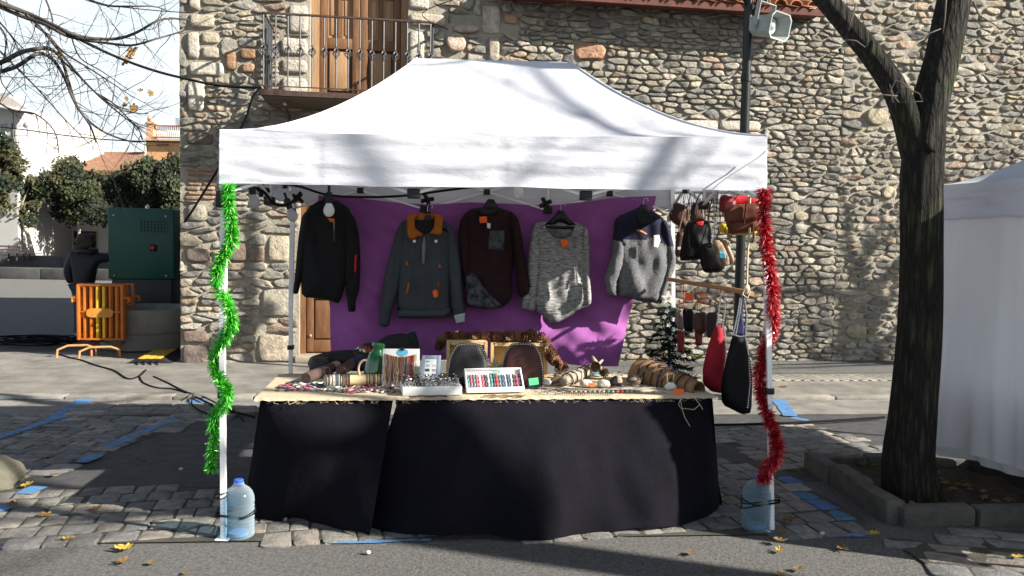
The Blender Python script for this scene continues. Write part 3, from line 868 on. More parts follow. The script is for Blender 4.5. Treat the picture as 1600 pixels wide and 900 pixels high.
def tent(label, feet, tops, r0, r1, zv, cat='market tent', trusses=(3, 2), walls=(), f_exp=1.75, seed=0, open_parts=True):
    """feet, tops: FL, FR, BR, BL; tops are the eave corners, zv the valance height; r0-r1 the ridge"""
    FL, FR, BR, BL = feet; TL, TR, UR_, UL = tops
    root = thing('market_tent', (FL+FR+BR+BL)/4, label, cat)
    def eave(a, b_, s):
        p = a.lerp(b_, s); return p - UZ*0.012*math.sin(math.pi*s)
    def panel(a, b_, c, d, nu=26, nv=16):
        """eave a-b, ridge c-d"""
        bb = B()
        def fn(s, t):
            e = eave(a, b_, s); g = c.lerp(d, s)
            p = e.lerp(g, t); h = t**f_exp if t > 0 else 0
            z = e.z + (g.z-e.z)*(0.13*t+0.87*h)
            sag = -0.035*math.sin(math.pi*t)*math.sin(math.pi*s)
            z += sag + 0.012*nz3((p.x*2.2+seed, p.y*2.2, t*2), 1.0)*math.sin(math.pi*t)
            return V((p.x, p.y, z))
        bb.grid(fn, nu, nv); return bb
    bb = panel(TL, TR, r0, r1)
    for q in (panel(TR, UR_, r1, r1, 16), panel(UR_, UL, r1, r0), panel(UL, TL, r0, r0, 16)):
        bb.add(q.v, q.f)
    cn = bb.build('canopy', m_canopy, root, sharp=55)
    # seam tapes along the hips
    for a, g in ((TL, r0), (TR, r1)):
        q = B(); pts = []
        for i in range(14):
            t = i/13; p = a.lerp(g, t); pts.append(V((p.x, p.y, a.z+(g.z-a.z)*(0.13*t+.87*(t**f_exp if t else 0))+.004)))
        q.tube(pts, .006, 5); q.build('seam', m_canopy, cn)
    for (a, b_) in ((TL, TR), (TR, UR_), (UR_, UL), (UL, TL)):
        d = (b_-a); d.z = 0; L = d.length; d.normalize(); n = V((d.y, -d.x, 0))
        za, zb = zv(a), zv(b_)
        q = B()
        def fn(s, t):
            p = a.lerp(b_, s); e = eave(a, b_, s)
            zlow = za+(zb-za)*s + 0.003*math.sin(s*L*5.1+seed) + .002*math.sin(s*L*13)
            z = e.z+(zlow-e.z)*t
            wr = 0.016*nz3((s*L*1.1+seed, t*3.2, 1.3), 1.0)+0.008*nz3((s*L*3.2, t*9+seed, 4.3), 1.0)+.004*nz3((s*L*9, t*14, 2.2), 1)
            fold = -0.006*math.exp(-(((s*3) % 1 - .5)/.018)**2) - 0.005*math.exp(-((t-.46)/.03)**2)*(.5+.5*nz3((s*6, 0, 2)))+.012*nz3((s*16+t*9, t*7-s*14, 5))*math.exp(-(min(s, 1-s)/.16)**2)
            k = min(1, t*6)
            out = wr*k*min(1, s*14, (1-s)*14) + .012*t + fold*k
            return V((p.x, p.y, z)) + n*out
        q.grid(fn, 90, 18); q.build('valance', m_val, cn, sharp=60)
        h = B(); h.grid(lambda s, t: fn(s, 0.955+0.045*t)+n*.003, 60, 1); h.build('hem', m_val, cn)
    # legs with foot plates, sliders and corner brackets
    for i, (f, t) in enumerate(zip(feet, tops)):
        q = B(); top = V((t.x, t.y, t.z-.02))
        ins = ((r0+r1)/2-f); ins.z = 0; ins = ins.normalized()*.03
        q.tube([f+ins*.3+UZ*.008, f.lerp(top, .54)+ins*.3], .019, 4); q.tube([f.lerp(top, .50)+ins*.3, top+ins], .0225, 4)
        lg = q.build('leg', m_steel, root, smooth=False)
        q = B(); q.box(f+ins*.3+UZ*.005, (.075, .075, .008), bev=.002); q.build('foot_plate', m_steel, lg)
        q = B(); q.box(f.lerp(top, .365)+ins*.3, (.046, .046, .035), bev=.004); q.build('collar', m_black, lg)
        q = B(); q.box(f.lerp(top, .845)+ins*.5, (.06, .06, .09), bev=.01); q.ball(f.lerp(top, .845)+ins*1.4, .02); q.build('slider', m_black, lg)
    zl = lambda p: zv(p)-.01
    for (a, b_, n) in ((tops[0], tops[1], trusses[0]), (tops[3], tops[2], trusses[0]), (tops[0], tops[3], trusses[1]), (tops[1], tops[2], trusses[1])):
        cc = (r0+r1)/2
        def node(s, hi):
            p = a.lerp(b_, s); q = (cc-p); q.z = 0; p = p+q.normalized()*.05
            z0_ = zv(a)+(zv(b_)-zv(a))*s
            return V((p.x, p.y, z0_ + (0.24 if hi else -.035)))
        for k in range(n):
            s0, s1 = k/n+.006, (k+1)/n-.006
            for hi in (0, 1):
                q = B(); o_ = (cc-a); o_.z = 0; o_ = o_.normalized()*(.012 if hi else -.012)
                q.tube([node(s0, hi)+o_, node(s1, 1-hi)+o_], .0135, 4, sq=.75); q.build('truss_bar', m_steel, root, smooth=False)
            q = B(); mid = (node(s0, 0)+node(s1, 1))/2; q.box(mid, (.05, .045, .045), bev=.006); q.build('pivot', m_black, root)
        for k in range(1, n):
            q = B(); q.box(node(k/n, 0), (.07, .05, .055), bev=.008); q.build('bracket', m_black, root)
            q = B(); q.tube([node(k/n, 0)+UZ*.03, node(k/n, 1)], .012, 6); q.build('strut', m_steel, root)
    # centre pole under the ridge
    for g, (a, b_) in ((r0, (TL, UL)), (r1, (TR, UR_))):
        m_ = a.lerp(b_, .5); m_.z = zv(a)+.22
        q = B(); q.tube([m_, V((g.x, g.y, g.z-.03))], .014, 4); q.build('roof_pole', m_steel, root, smooth=False)
    return root
FLf, FRf = G(347, 843), G(1208, 830)
td = (FRf-FLf).normalized(); tb_ = V((-td.y, td.x, 0))
BLf, BRf = FLf+tb_*2.0, FRf+tb_*2.0
TLt, TRt = P(343, 205, FLf.y-.02), P(1199, 213, FRf.y-.02)
zt = lambda p: p
ULt = V((BLf.x, BLf.y, TLt.z+.0)); URt = V((BRf.x-.05, BRf.y, TRt.z))
VL, VR = P(343, 288, FLf.y).z, P(1200, 299, FRf.y).z
zv1 = lambda p: VL+(VR-VL)*max(0, min(1, (p-TLt).dot(td)/3.0))
rm = (FLf.y+FRf.y)/2+1.0
r0, r1 = P(652, 91, rm), P(890, 97, rm)
tent1 = tent('white pop-up market tent sheltering the stall of clothes, bags and jewellery', [FLf, FRf, BRf, BLf], [TLt, TRt, URt, ULt], r0, r1, zv1)

# neighbour stall
m_sheet = M('white_side_sheet', (0.78, 0.80, 0.84), 0.7, var=0.03, scale=2.5, bump=0.3, bscale=5, stretch=(1, 1, .4), trans=0.48)
sd2 = V((math.sin(math.radians(7)), -math.cos(math.radians(7)), 0)); se2 = V((math.cos(math.radians(7)), math.sin(math.radians(7)), 0))
N0 = P(1462, 345, 5.85); N0.z = 0
n_f = [N0+sd2*2.0, N0+sd2*2.0+se2*3.0, N0+se2*3.0, N0]
zt2 = P(1465, 290, 5.85).z; zv2_ = P(1465, 344, 5.85).z
n_t = [V((p.x, p.y, zt2)) for p in n_f]
c2 = sum(n_f, V())/4; rr = [c2-se2*.55+UZ*2.85, c2+se2*.55+UZ*2.85]
tent2 = tent('neighbouring white stall tent with its side sheet let down, behind the bare trunk', n_f, n_t, rr[0], rr[1], lambda p: zv2_, seed=5)
q = B(); zb0, zb1 = P(1462, 694, 5.85).z, P(1600, 728, 4.98).z
def fn(s, t):
    p = n_f[3].lerp(n_f[0], s)
    z = zv2_+.02 + (zb0+(zb1-zb0)*s/.44+.03*math.sin(s*9)-(zv2_+.02))*t
    fold = (.030*math.sin(s*38+2.2*t+1.2*math.sin(s*9))+.016*math.sin(s*83-1.5*t+2*math.sin(s*13)))*(.35+.65*t) + .035*nz3((s*5, t*1.6, 3.3)) + .05*math.sin(s*8+1)*t
    lean = -.10*t
    return V((p.x, p.y, z)) - se2*(fold-lean*0.3) 
q.grid(fn, 110, 30); q.build('side_sheet', m_sheet, tent2, sharp=70)
q = B()
def fn2(s, t): 
    p = fn(s*.62, 1.0); p.z += .02-.10*t; return p + se2*(.04+.05*t)
q.grid(fn2, 50, 4); q.build('sheet_hem', m_sheet, tent2, sharp=70)
pq = [n_f[3]+se2*.42, n_f[0]+se2*.42, n_f[0]+se2*1.1, n_f[3]+se2*1.1]
nt_ = thing('sun_block_table', (pq[0]+pq[2])/2, 'black draped table added inside the neighbouring stall to stop sun under its side sheet', 'table')  # table added here to block sun passing under the side sheet
q = B(); q.grid(lambda s, t: pq[0].lerp(pq[1], s)+UZ*(.78*(1-t)+.01)-se2*(.05*t+.03*math.sin(s*22)*t), 50, 8); q.build('table_skirt', m_blackm, nt_)
q = B(); q.box((pq[0]+pq[2])/2+UZ*.765, (.68, 2.0, .03), (se2, -sd2, UZ)); q.build('table_top', m_blackm, nt_)
b = B(); inflate(b, [(-.14, 0), (.16, 0), (.17, .16), (.02, .2), (-.14, .17)], .05, G(1566, 738), SD, UZ, -SB, mfn=lambda x, y: 0 if x < -.0 else 1)
m_orange = plain('orange_fabric', (0.55, 0.13, 0.02), .7); m_lime = plain('lime_fabric', (0.42, 0.5, 0.08), .7)
tag(b.build('shopping_bag', [m_orange, m_lime]), 'orange and lime bag standing on the ground under the neighbouring side sheet', 'bag')
b = B(); inflate(b, [(-.16, 0), (.22, 0), (.24, .2), (.05, .26), (-.12, .2)], .09, G(1592, 742)+SB*.03, SD, UZ, -SB)
tag(b.build('black_sack', m_blackm), 'black sack on the ground beside the orange and lime bag', 'sack')

# ------------------------------------------------------------------ purple back cloth
m_purple = M('purple_cloth', (0.27, 0.075, 0.28), 0.85, var=0.12, scale=2.5, bump=0.12, bscale=300, sheen=0.3)
BO = BLf - tb_*.05; BNn = -tb_
def bp(px, py, out=0.0): return onplane(px, py, BO+BNn*out, BNn)
def buv(px, py, out=0.0):
    p = bp(px, py, out); return ((p-BO).dot(td), p.z)
def BF(out): return (BO+BNn*out, td, UZ, BNn)
left = [(497, 326), (502, 400), (514, 480), (517, 552)]; right = [(1026, 308), (1008, 400), (985, 480), (966, 568)]
topl = [(497, 305), (560, 309), (640, 316), (665, 320), (700, 316), (760, 318), (855, 322), (920, 316), (985, 308), (1026, 306)]
def lerp_poly(pts, t):
    x = t*(len(pts)-1); i = min(len(pts)-2, int(x)); k = x-i
    return pts[i][0]+(pts[i+1][0]-pts[i][0])*k, pts[i][1]+(pts[i+1][1]-pts[i][1])*k
def fn(s, t):
    tx, ty = lerp_poly(topl, s); lx, ly = lerp_poly(left, t); rx, ry = lerp_poly(right, t)
    by = 556+(572-556)*s
    px = lx+(rx-lx)*s; py = ty+(by-ty)*t
    if t > .999: py = by
    p = bp(px, py)
    f = .028*math.sin(s*23+t*5+2*math.sin(t*3))*(.2+t) + .055*nz3((s*5-t*2.6, t*2.2+s*1.8, 1.7)) + .035*nz3((s*13-t*9, t*5+s*4, 6)) + .012*nz3((s*30+t*14, t*9-s*9, 8))
    return p + BNn*(f*min(1, .25+t*1.5))
q = B(); q.grid(fn, 90, 60)
tag(q.build('backdrop_cloth', m_purple, sharp=0), 'purple cloth hung across the back of the stall behind the tops', 'cloth')

# ------------------------------------------------------------------ tops on hangers
def gpoly(z, ox, oy, pts, out):
    return [buv(ox+x/z, oy+y/z, out) for x, y in pts]
ZA, OA = 3.75, (440, 280)
ZB, OB = 3.75, (700, 280)
def gfold(seed, amp=.018):
    return lambda x, y: amp*nz3((x*6+seed, y*2.4, seed*.7))*1.6 + amp*.7*nz3((x*16, y*6+seed, 3))
def top_garment(name, label, Z, O, torso, sl, mats, out, mfn=None, sleeve_mats=None, seed=0, sleeve_mfn=None):
    o, ex, ey, ez = BF(out)
    tp = gpoly(Z, *O, torso, out)
    cx = sum(p[0] for p in tp)/len(tp); zb = min(p[1] for p in tp)
    root = thing(name, o+ex*cx+UZ*zb, label, 'top', 'tops hung along the purple cloth')
    b = B(); inflate(b, tp, .065, o, ex, ey, ez, sp=.024, rim=.11, bump=gfold(seed, .040), mfn=mfn, rounds=1)
    b.build('torso', mats, root, sharp=0)
    for k, s_ in enumerate(sl):
        b = B(); oo = o + ez*(.012 if k == 0 else .02)
        inflate(b, gpoly(Z, *O, s_, out), .045, oo, ex, ey, ez, sp=.02, rim=.05, bump=gfold(seed+k*3+1, .032), mfn=sleeve_mfn, rounds=2)
        b.build('sleeve', mats, root, sharp=0)
    return root
def patch(root, name, Z, O, pts, mat, out, thick=.006, rounds=0, label=None):
    out += .034 if thick < .04 else .014
    o, ex, ey, ez = BF(out)
    b = B(); inflate(b, gpoly(Z, *O, pts, out), thick, o, ex, ey, ez, rim=.006, rounds=rounds)
    q = b.build(name, mat, root, sharp=0)
    if label: q['label'] = label
    return q
m_knitb = M('black_knit', (0.010, 0.010, 0.011), .95, var=.8, scale=60, stretch=(1, 1, 3), bump=.5, bscale=200)
m_grey = M('slate_sweat', (0.045, 0.052, 0.062), .95, var=.12, scale=40, bump=.2, bscale=250)
m_rustc = M('orange_fleece', (0.36, 0.105, 0.012), .95, var=.12, scale=30, bump=.3, bscale=200)
m_maroon = M('maroon_stripe_knit', (0.008, 0.006, 0.007), .95, var=.2, scale=20, stripes=(16, (0.034, 0.007, 0.009), .42))
m_camo = M('camo_print', (0.012, 0.012, 0.014), .95, scale=22, col2=(0.075, 0.08, 0.095), detail=1)
m_mel = M('grey_melange', (0.035, 0.035, 0.036), .95, scale=24, stretch=(1, 1, 6), col2=(0.42, 0.42, 0.41), bump=.3, bscale=150)
m_navy = M('navy_jersey', (0.012, 0.013, 0.032), .95, var=.2, scale=40)
m_grknit = M('grey_rib_knit', (0.045, 0.047, 0.055), .95, scale=60, stretch=(2.4, 2.4, 1), col2=(0.22, 0.225, 0.235), bump=.5, bscale=160)
m_hook = plain('steel_hook', (0.5, 0.5, 0.5), .3, metal=.9)
m_neon = plain('orange_tag_card', (0.80, 0.13, 0.025), .8)
m_white = plain('white_card', (0.75, 0.75, 0.73), .8)
m_redp = plain('red_ribbon', (0.45, 0.01, 0.015), .6)
g1 = top_garment('sweater', 'black knitted sweater with a red ribbon on its sleeve, hung before the wooden door', ZA, OA,
  [(150, 170), (225, 120), (320, 122), (390, 165), (425, 230), (405, 400), (390, 560), (350, 700), (330, 730), (270, 705), (118, 690), (112, 560), (120, 280)],
  [[(190, 150), (120, 210), (98, 350), (80, 560), (66, 672), (98, 672), (112, 620), (135, 520), (175, 300)], [(370, 160), (432, 225), (458, 330), (464, 500), (458, 650), (436, 705), (436, 776), (390, 776), (386, 705), (372, 600), (372, 400), (358, 250)]],
  [m_knitb], .14, seed=1)
patch(g1, 'ribbon', ZA, OA, [(428, 445), (442, 440), (440, 520), (432, 562), (424, 548), (426, 500)], m_redp, .205)
patch(g1, 'zip', ZA, OA, [(303, 245), (311, 245), (311, 360), (303, 364)], plain('zip_metal', (.3, .3, .3), .4, metal=.6), .222)
patch(g1, 'price_tag', ZA, OA, [(268, 228), (312, 232), (308, 252), (286, 250)], m_neon, .226)
g2 = top_garment('pullover', 'slate grey pullover with a broad orange collar', ZA, OA,
  [(690, 262), (745, 225), (930, 235), (990, 268), (1000, 400), (992, 600), (988, 806), (830, 817), (678, 812), (676, 700), (682, 500), (680, 350)],
  [[(725, 235), (680, 280), (645, 400), (605, 560), (582, 700), (568, 850), (600, 866), (632, 856), (642, 790), (690, 640), (712, 500), (735, 330)], [(950, 240), (1008, 285), (1032, 380), (1052, 550), (1070, 720), (1077, 790), (1072, 842), (1020, 848), (995, 790), (982, 640), (968, 500), (955, 350)]],
  [m_grey], .15, seed=2)
patch(g2, 'cuff', ZA, OA, [(1008, 798), (1076, 782), (1074, 838), (1022, 846)], plain('pale_cuff', (0.33, .36, .38), .9), .235, .02)
patch(g2, 'hem_band', ZA, OA, [(680, 752), (830, 760), (988, 750), (987, 806), (830, 817), (680, 812)], m_grey, .185, .05)
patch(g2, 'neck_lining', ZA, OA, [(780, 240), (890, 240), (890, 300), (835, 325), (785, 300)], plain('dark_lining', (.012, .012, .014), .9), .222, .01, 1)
for pts in ([(732, 215), (760, 202), (805, 205), (780, 240), (785, 290), (838, 325), (755, 362), (735, 325)], [(882, 202), (920, 205), (946, 217), (941, 332), (862, 322), (890, 285), (896, 235)]):
    patch(g2, 'collar', ZA, OA, pts, m_rustc, .235, .028, 1)
patch(g2, 'collar', ZA, OA, [(790, 200), (895, 198), (893, 245), (785, 245)], m_rustc, .20, .02, 1)
patch(g2, 'zip', ZA, OA, [(828, 335), (842, 335), (846, 400), (840, 496), (822, 498), (820, 400)], plain('zip_tape', (.16, .16, .15), .6), .232)
for pts in ([(722, 505), (735, 478), (748, 508)], [(914, 520), (926, 496), (938, 522)], [(742, 600), (752, 600), (746, 650), (728, 690), (732, 645)], [(916, 600), (924, 600), (922, 690), (914, 690)]):
    patch(g2, 'trim', ZA, OA, pts, m_rustc, .234)
patch(g2, 'price_tag', ZA, OA, [(884, 655), (908, 645), (916, 672), (912, 696), (890, 692)], m_neon, .24)
for x in (778, 905): patch(g2, 'toggle', ZA, OA, [(x-9, 355), (x+9, 355), (x+8, 372), (x-8, 372)], m_white, .238)
g3 = top_garment('striped_top', 'dark maroon striped long-sleeved top with grey camouflage hem and chest pocket', ZB, OB,
  [(90, 205), (140, 172), (200, 165), (300, 165), (370, 190), (402, 230), (388, 400), (374, 600), (377, 700), (320, 752), (250, 764), (180, 757), (108, 742), (98, 600), (112, 400), (92, 260)],
  [[(110, 190), (70, 240), (58, 320), (75, 500), (95, 640), (120, 640), (130, 420), (125, 260)], [(360, 180), (410, 225), (432, 330), (457, 500), (483, 650), (472, 682), (425, 692), (402, 660), (392, 520), (374, 400), (362, 280)]],
  [m_maroon], .13, seed=3)
patch(g3, 'camouflage_hem', ZB, OB, [(102, 560), (150, 545), (200, 610), (250, 670), (300, 715), (318, 750), (250, 764), (180, 757), (106, 742)], m_camo, .168, .04, 1)
patch(g3, 'pocket', ZB, OB, [(240, 298), (332, 300), (328, 418), (234, 414)], m_camo, .192, .016)
patch(g3, 'price_tag', ZB, OB, [(183, 220), (228, 216), (230, 256), (186, 258)], m_neon, .205)
patch(g3, 'care_tag', ZB, OB, [(228, 256), (250, 258), (248, 290), (229, 286)], m_white, .206)
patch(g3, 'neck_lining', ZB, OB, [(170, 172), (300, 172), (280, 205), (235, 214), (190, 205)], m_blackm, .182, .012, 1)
g4 = top_garment('melange_sweater', 'pale grey mottled sweater with an orange tag under its wide neck', ZB, OB,
  [(500, 262), (560, 246), (750, 250), (808, 275), (818, 400), (826, 560), (835, 690), (828, 742), (760, 772), (700, 812), (640, 845), (600, 848), (560, 805), (515, 772), (500, 700), (515, 550), (505, 400)],
  [[(525, 250), (490, 300), (470, 420), (465, 550), (480, 640), (440, 680), (428, 760), (470, 772), (515, 772), (525, 650), (545, 500), (540, 340)], [(785, 262), (822, 300), (828, 420), (826, 560), (838, 680), (836, 732), (795, 745), (788, 640), (782, 500), (772, 380)]],
  [m_mel], .15, seed=4)
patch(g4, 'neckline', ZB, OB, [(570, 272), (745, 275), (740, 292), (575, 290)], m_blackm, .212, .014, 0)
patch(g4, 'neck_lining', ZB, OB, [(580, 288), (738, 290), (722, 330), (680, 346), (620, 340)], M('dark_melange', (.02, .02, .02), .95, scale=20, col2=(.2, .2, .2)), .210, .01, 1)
patch(g4, 'price_tag', ZB, OB, [(655, 362), (698, 350), (710, 384), (672, 404)], m_neon, .232)
yv = [buv(700+x/ZB, 280+y/ZB, .14) for x, y in ((960, 358), (1100, 360), (1185, 345), (1240, 380), (1310, 396))]
def Y5(u):
    for i in range(len(yv)-1):
        if u < yv[i+1][0]:
            k = (u-yv[i][0])/(yv[i+1][0]-yv[i][0]); return yv[i][1]+(yv[i+1][1]-yv[i][1])*k
    return yv[-1][1]
g5 = top_garment('two_tone_sweater', 'sweater with navy shoulders over grey ribbed knit', ZB, OB,
  [(985, 225), (1080, 182), (1115, 165), (1190, 178), (1235, 208), (1285, 250), (1302, 330), (1312, 400), (1290, 560), (1250, 650), (1232, 732), (1200, 722), (1130, 716), (1060, 697), (995, 690), (985, 600), (1005, 500), (985, 350), (970, 260)],
  [[(1015, 200), (975, 250), (962, 360), (958, 430), (925, 540), (914, 582), (935, 682), (990, 692), (990, 600), (1025, 500), (1038, 380), (1030, 270)], [(1232, 210), (1290, 265), (1312, 360), (1332, 450), (1327, 520), (1292, 600), (1262, 702), (1235, 737), (1225, 700), (1262, 560), (1275, 450), (1250, 330)]],
  [m_grknit, m_navy], .14, mfn=lambda x, y: 1 if y > Y5(x) else 0, sleeve_mfn=lambda x, y: 1 if y > Y5(x) else 0, seed=5)
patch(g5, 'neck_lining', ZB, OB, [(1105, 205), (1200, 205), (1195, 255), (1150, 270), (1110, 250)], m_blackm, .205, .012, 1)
patch(g5, 'bow', ZB, OB, [(1098, 300), (1120, 292), (1150, 308), (1172, 322), (1150, 328), (1120, 312)], plain('tan_ribbon', (.4, .16, .06), .8), .222, .012)
patch(g5, 'price_tag', ZB, OB, [(1204, 330), (1236, 326), (1244, 360), (1228, 404), (1200, 400)], m_white, .226)
def hanger(label, hx, hy, nx, ny, wd, out, hook_top, Z, O):
    o, ex, ey, ez = BF(out)
    c = gpoly(Z, *O, [(hx, hy)], out)[0]; t = gpoly(Z, *O, [(hx, hook_top)], out)[0]
    root = thing('clothes_hanger', o+ex*c[0]+UZ*c[1], label, 'hanger', 'hangers along the back of the stall')
    pts = [(-wd, -.115), (-wd*.55, -.055), (-.05, .0), (-.022, .045), (.022, .045), (.05, .0), (wd*.55, -.055), (wd, -.115), (wd*.5, -.085), (.0, -.045), (-wd*.5, -.085)]
    b = B(); inflate(b, [(c[0]+x, c[1]+y) for x, y in pts], .018, o, ex, ey, ez, sp=.03, rim=.02, rounds=1); b.build('shoulder_piece', m_black, root, sharp=0)
    b = B(); h = t[1]-c[1]
    pth = [o+ex*c[0]+UZ*(c[1]+.03), o+ex*c[0]+UZ*(c[1]+h*.6)] + [o+ex*(c[0]+.018-.018*math.cos(a))+UZ*(c[1]+h*.8+.02*math.sin(a)) for a in (0, .8, 1.6, 2.4, 3.1, 3.8)]
    b.tube(pth, .0028, 6); b.build('hook', m_hook, root)
hanger('hanger of the black knitted sweater', 275, 125, 0, 0, .17, .16, 88, ZA, OA)
hanger('hanger inside the orange collared pullover', 855, 222, 0, 0, .17, .24, 145, ZA, OA)
hanger('hanger of the maroon striped top', 250, 150, 0, 0, .17, .17, 95, ZB, OB)
hanger('hanger in the grey mottled sweater', 660, 215, 0, 0, .19, .19, 130, ZB, OB)
hanger('hanger of the navy and grey sweater', 1145, 180, 0, 0, .15, .17, 110, ZB, OB)
# ------------------------------------------------------------------ bare plane trees
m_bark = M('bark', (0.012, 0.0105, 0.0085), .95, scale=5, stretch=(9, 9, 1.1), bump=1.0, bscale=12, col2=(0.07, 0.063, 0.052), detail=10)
def bark_mat():
    m = m_bark; nt = m.node_tree; N, L = nt.nodes, nt.links
    tc = [n for n in N if n.type == 'TEX_COORD'][0]
    bs = N['Principled BSDF']
    mp = N.new('ShaderNodeMapping'); mp.inputs['Scale'].default_value = (14, 14, 1.6); L.new(tc.outputs['Object'], mp.inputs[0])
    vo = N.new('ShaderNodeTexVoronoi'); vo.feature = 'DISTANCE_TO_EDGE'; vo.inputs['Scale'].default_value = 2.6
    nz = N.new('ShaderNodeTexNoise'); nz.inputs['Scale'].default_value = 6; L.new(mp.outputs[0], nz.inputs['Vector'])
    ad = N.new('ShaderNodeMix'); ad.data_type = 'VECTOR'; ad.inputs['Factor'].default_value = .25
    L.new(mp.outputs[0], ad.inputs['A']); L.new(nz.outputs['Color'], ad.inputs['B']); L.new(ad.outputs['Result'], vo.inputs['Vector'])
    cr = N.new('ShaderNodeValToRGB'); cr.color_ramp.elements[1].position = .35; L.new(vo.outputs['Distance'], cr.inputs[0])
    b2 = N.new('ShaderNodeBump'); b2.inputs['Strength'].default_value = 1.0; b2.inputs['Distance'].default_value = .016
    L.new(cr.outputs[0], b2.inputs['Height'])
    old = bs.inputs['Normal'].links[0].from_socket; L.new(old, b2.inputs['Normal']); L.new(b2.outputs[0], bs.inputs['Normal'])
    # green moss patches on the bark
    n3 = N.new('ShaderNodeTexNoise'); n3.inputs['Scale'].default_value = 3.2; n3.inputs['Detail'].default_value = 8; L.new(tc.outputs['Object'], n3.inputs['Vector'])
    r3 = N.new('ShaderNodeValToRGB'); r3.color_ramp.elements[0].position = .5; r3.color_ramp.elements[1].position = .72; L.new(n3.outputs['Fac'], r3.inputs[0])
    mx = N.new('ShaderNodeMix'); mx.data_type = 'RGBA'; mx.inputs['B'].default_value = (.055, .075, .018, 1)
    src = bs.inputs['Base Color'].links[0].from_socket
    L.new(src, mx.inputs['A']); L.new(r3.outputs[0], mx.inputs['Factor'])
    # dark fissures between the bark plates
    m4 = N.new('ShaderNodeMix'); m4.data_type = 'RGBA'; m4.inputs['A'].default_value = (.008, .007, .006, 1)
    L.new(cr.outputs[0], m4.inputs['Factor']); L.new(mx.outputs['Result'], m4.inputs['B']); L.new(m4.outputs['Result'], bs.inputs['Base Color'])
bark_mat()
m_branch = M('branch_bark', (0.035, 0.03, 0.028), .9, scale=12, col2=(0.085, 0.075, 0.065), bump=.4, bscale=50)
m_leafb = M('dry_leaf', (0.16, 0.085, 0.03), .8, scale=20, col2=(0.30, 0.19, 0.07), trans=.25)
m_leafy = M('yellow_leaf', (0.42, 0.28, 0.035), .7, scale=20, col2=(0.60, 0.45, 0.09), trans=.2)
def wander(p, d, L, k, r2, wob=.18, up=0.0):
    pts = [V(p)]; d = d.normalized()
    for i in range(k):
        d = (d + V((r2.uniform(-1, 1), r2.uniform(-1, 1), r2.uniform(-1, 1)))*wob + UZ*up).normalized()
        pts.append(pts[-1]+d*(L/k))
    return pts
def grow(b, p, d, L, r, lvl, r2, up=.03, n=4, dens=3):
    k = 5 if lvl > 0 else 4
    pts = wander(p, d, L, k, r2, .2 if lvl else .26, up)
    b.tube(pts, [r*(1-.72*i/k) for i in range(k+1)], n if lvl < 2 else 6, cap=False)
    if lvl <= 0: return
    for i in range(dens+(1 if lvl > 1 else 0)):
        t = r2.uniform(.25, 1.0); j = min(k-1, int(t*k)); q = pts[j].lerp(pts[j+1], t*k-j)
        dd = (pts[j+1]-pts[j]).normalized()
        side = dd.orthogonal().normalized(); side.rotate(Matrix.Rotation(r2.uniform(0, 6.28), 3, dd))
        grow(b, q, dd*r2.uniform(.5, 1)+side*r2.uniform(.5, .95), L*r2.uniform(.42, .7), r*(1-.7*t)*.5, lvl-1, r2, up, 3 if lvl < 2 else 4, dens)
def limb(b, pts, radii, n=14, seed=0, rough=.05):
    """a trunk tube with an uneven, ribbed skin"""
    fine, fr_ = [], []
    for i in range(len(pts)-1):
        k = max(2, int((pts[i+1]-pts[i]).length/.07))
        for j in range(k):
            t = j/k
            p0 = pts[max(i-1, 0)]; p1, p2 = pts[i], pts[i+1]; p3 = pts[min(i+2, len(pts)-1)]
            fine.append(0.5*((2*p1)+(p2-p0)*t+(2*p0-5*p1+4*p2-p3)*t*t+(3*p1-p0-3*p2+p3)*t**3)); fr_.append(radii[i]+(radii[i+1]-radii[i])*t)
    fine.append(pts[-1]); fr_.append(radii[-1])
    o = len(b.v)
    b.tube(fine, fr_, n)
    for i, p in enumerate(fine):
        for j in range(n):
            v = V(b.v[o+i*n+j]); a = 2*math.pi*j/n
            k = 1+rough*noise.noise(V((math.cos(a)*2.2+seed, math.sin(a)*2.2, p.z*1.1)))*2 + rough*.7*math.sin(a*5+2.2*math.sin(p.z*1.3)+seed)
            b.v[o+i*n+j] = tuple(p+(v-p)*k)
TB = V((2.68, 5.22, 0.02))
trunk_pts = [TB-UZ*.05, P(1420, 720, 5.22), P(1428, 640, 5.22), P(1437, 520, 5.22), P(1440, 380, 5.22), P(1441, 270, 5.22), P(1447, 225, 5.2), P(1454, 180, 5.2)]
tree = thing('plane_tree', TB, 'bare plane tree with a forked mossy trunk rising from the kerbed soil pit', 'tree')
b = B()
limb(b, trunk_pts, [.19, .158, .145, .134, .127, .126, .112, .085], 30, 1, .035)
fk = P(1436, 190, 5.2)
limb(b, [P(1436, 290, 5.2), P(1427, 225, 5.2), P(1404, 150, 5.2), P(1370, 95, 5.2), P(1330, 45, 5.18), P(1285, -8, 5.15), P(1200, -110, 5.1), P(1120, -230, 5.0)], [.07, .092, .079, .072, .068, .064, .058, .05], 20, 3, .035)
limb(b, [P(1438, 240, 5.2), P(1456, 150, 5.22), P(1472, 90, 5.25), P(1484, 30, 5.28), P(1497, -30, 5.3), P(1520, -140, 5.35), P(1530, -260, 5.4)], [.118, .11, .106, .103, .10, .095, .08], 22, 5, .035)
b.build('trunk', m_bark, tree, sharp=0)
b = B(); r2 = random.Random(5)
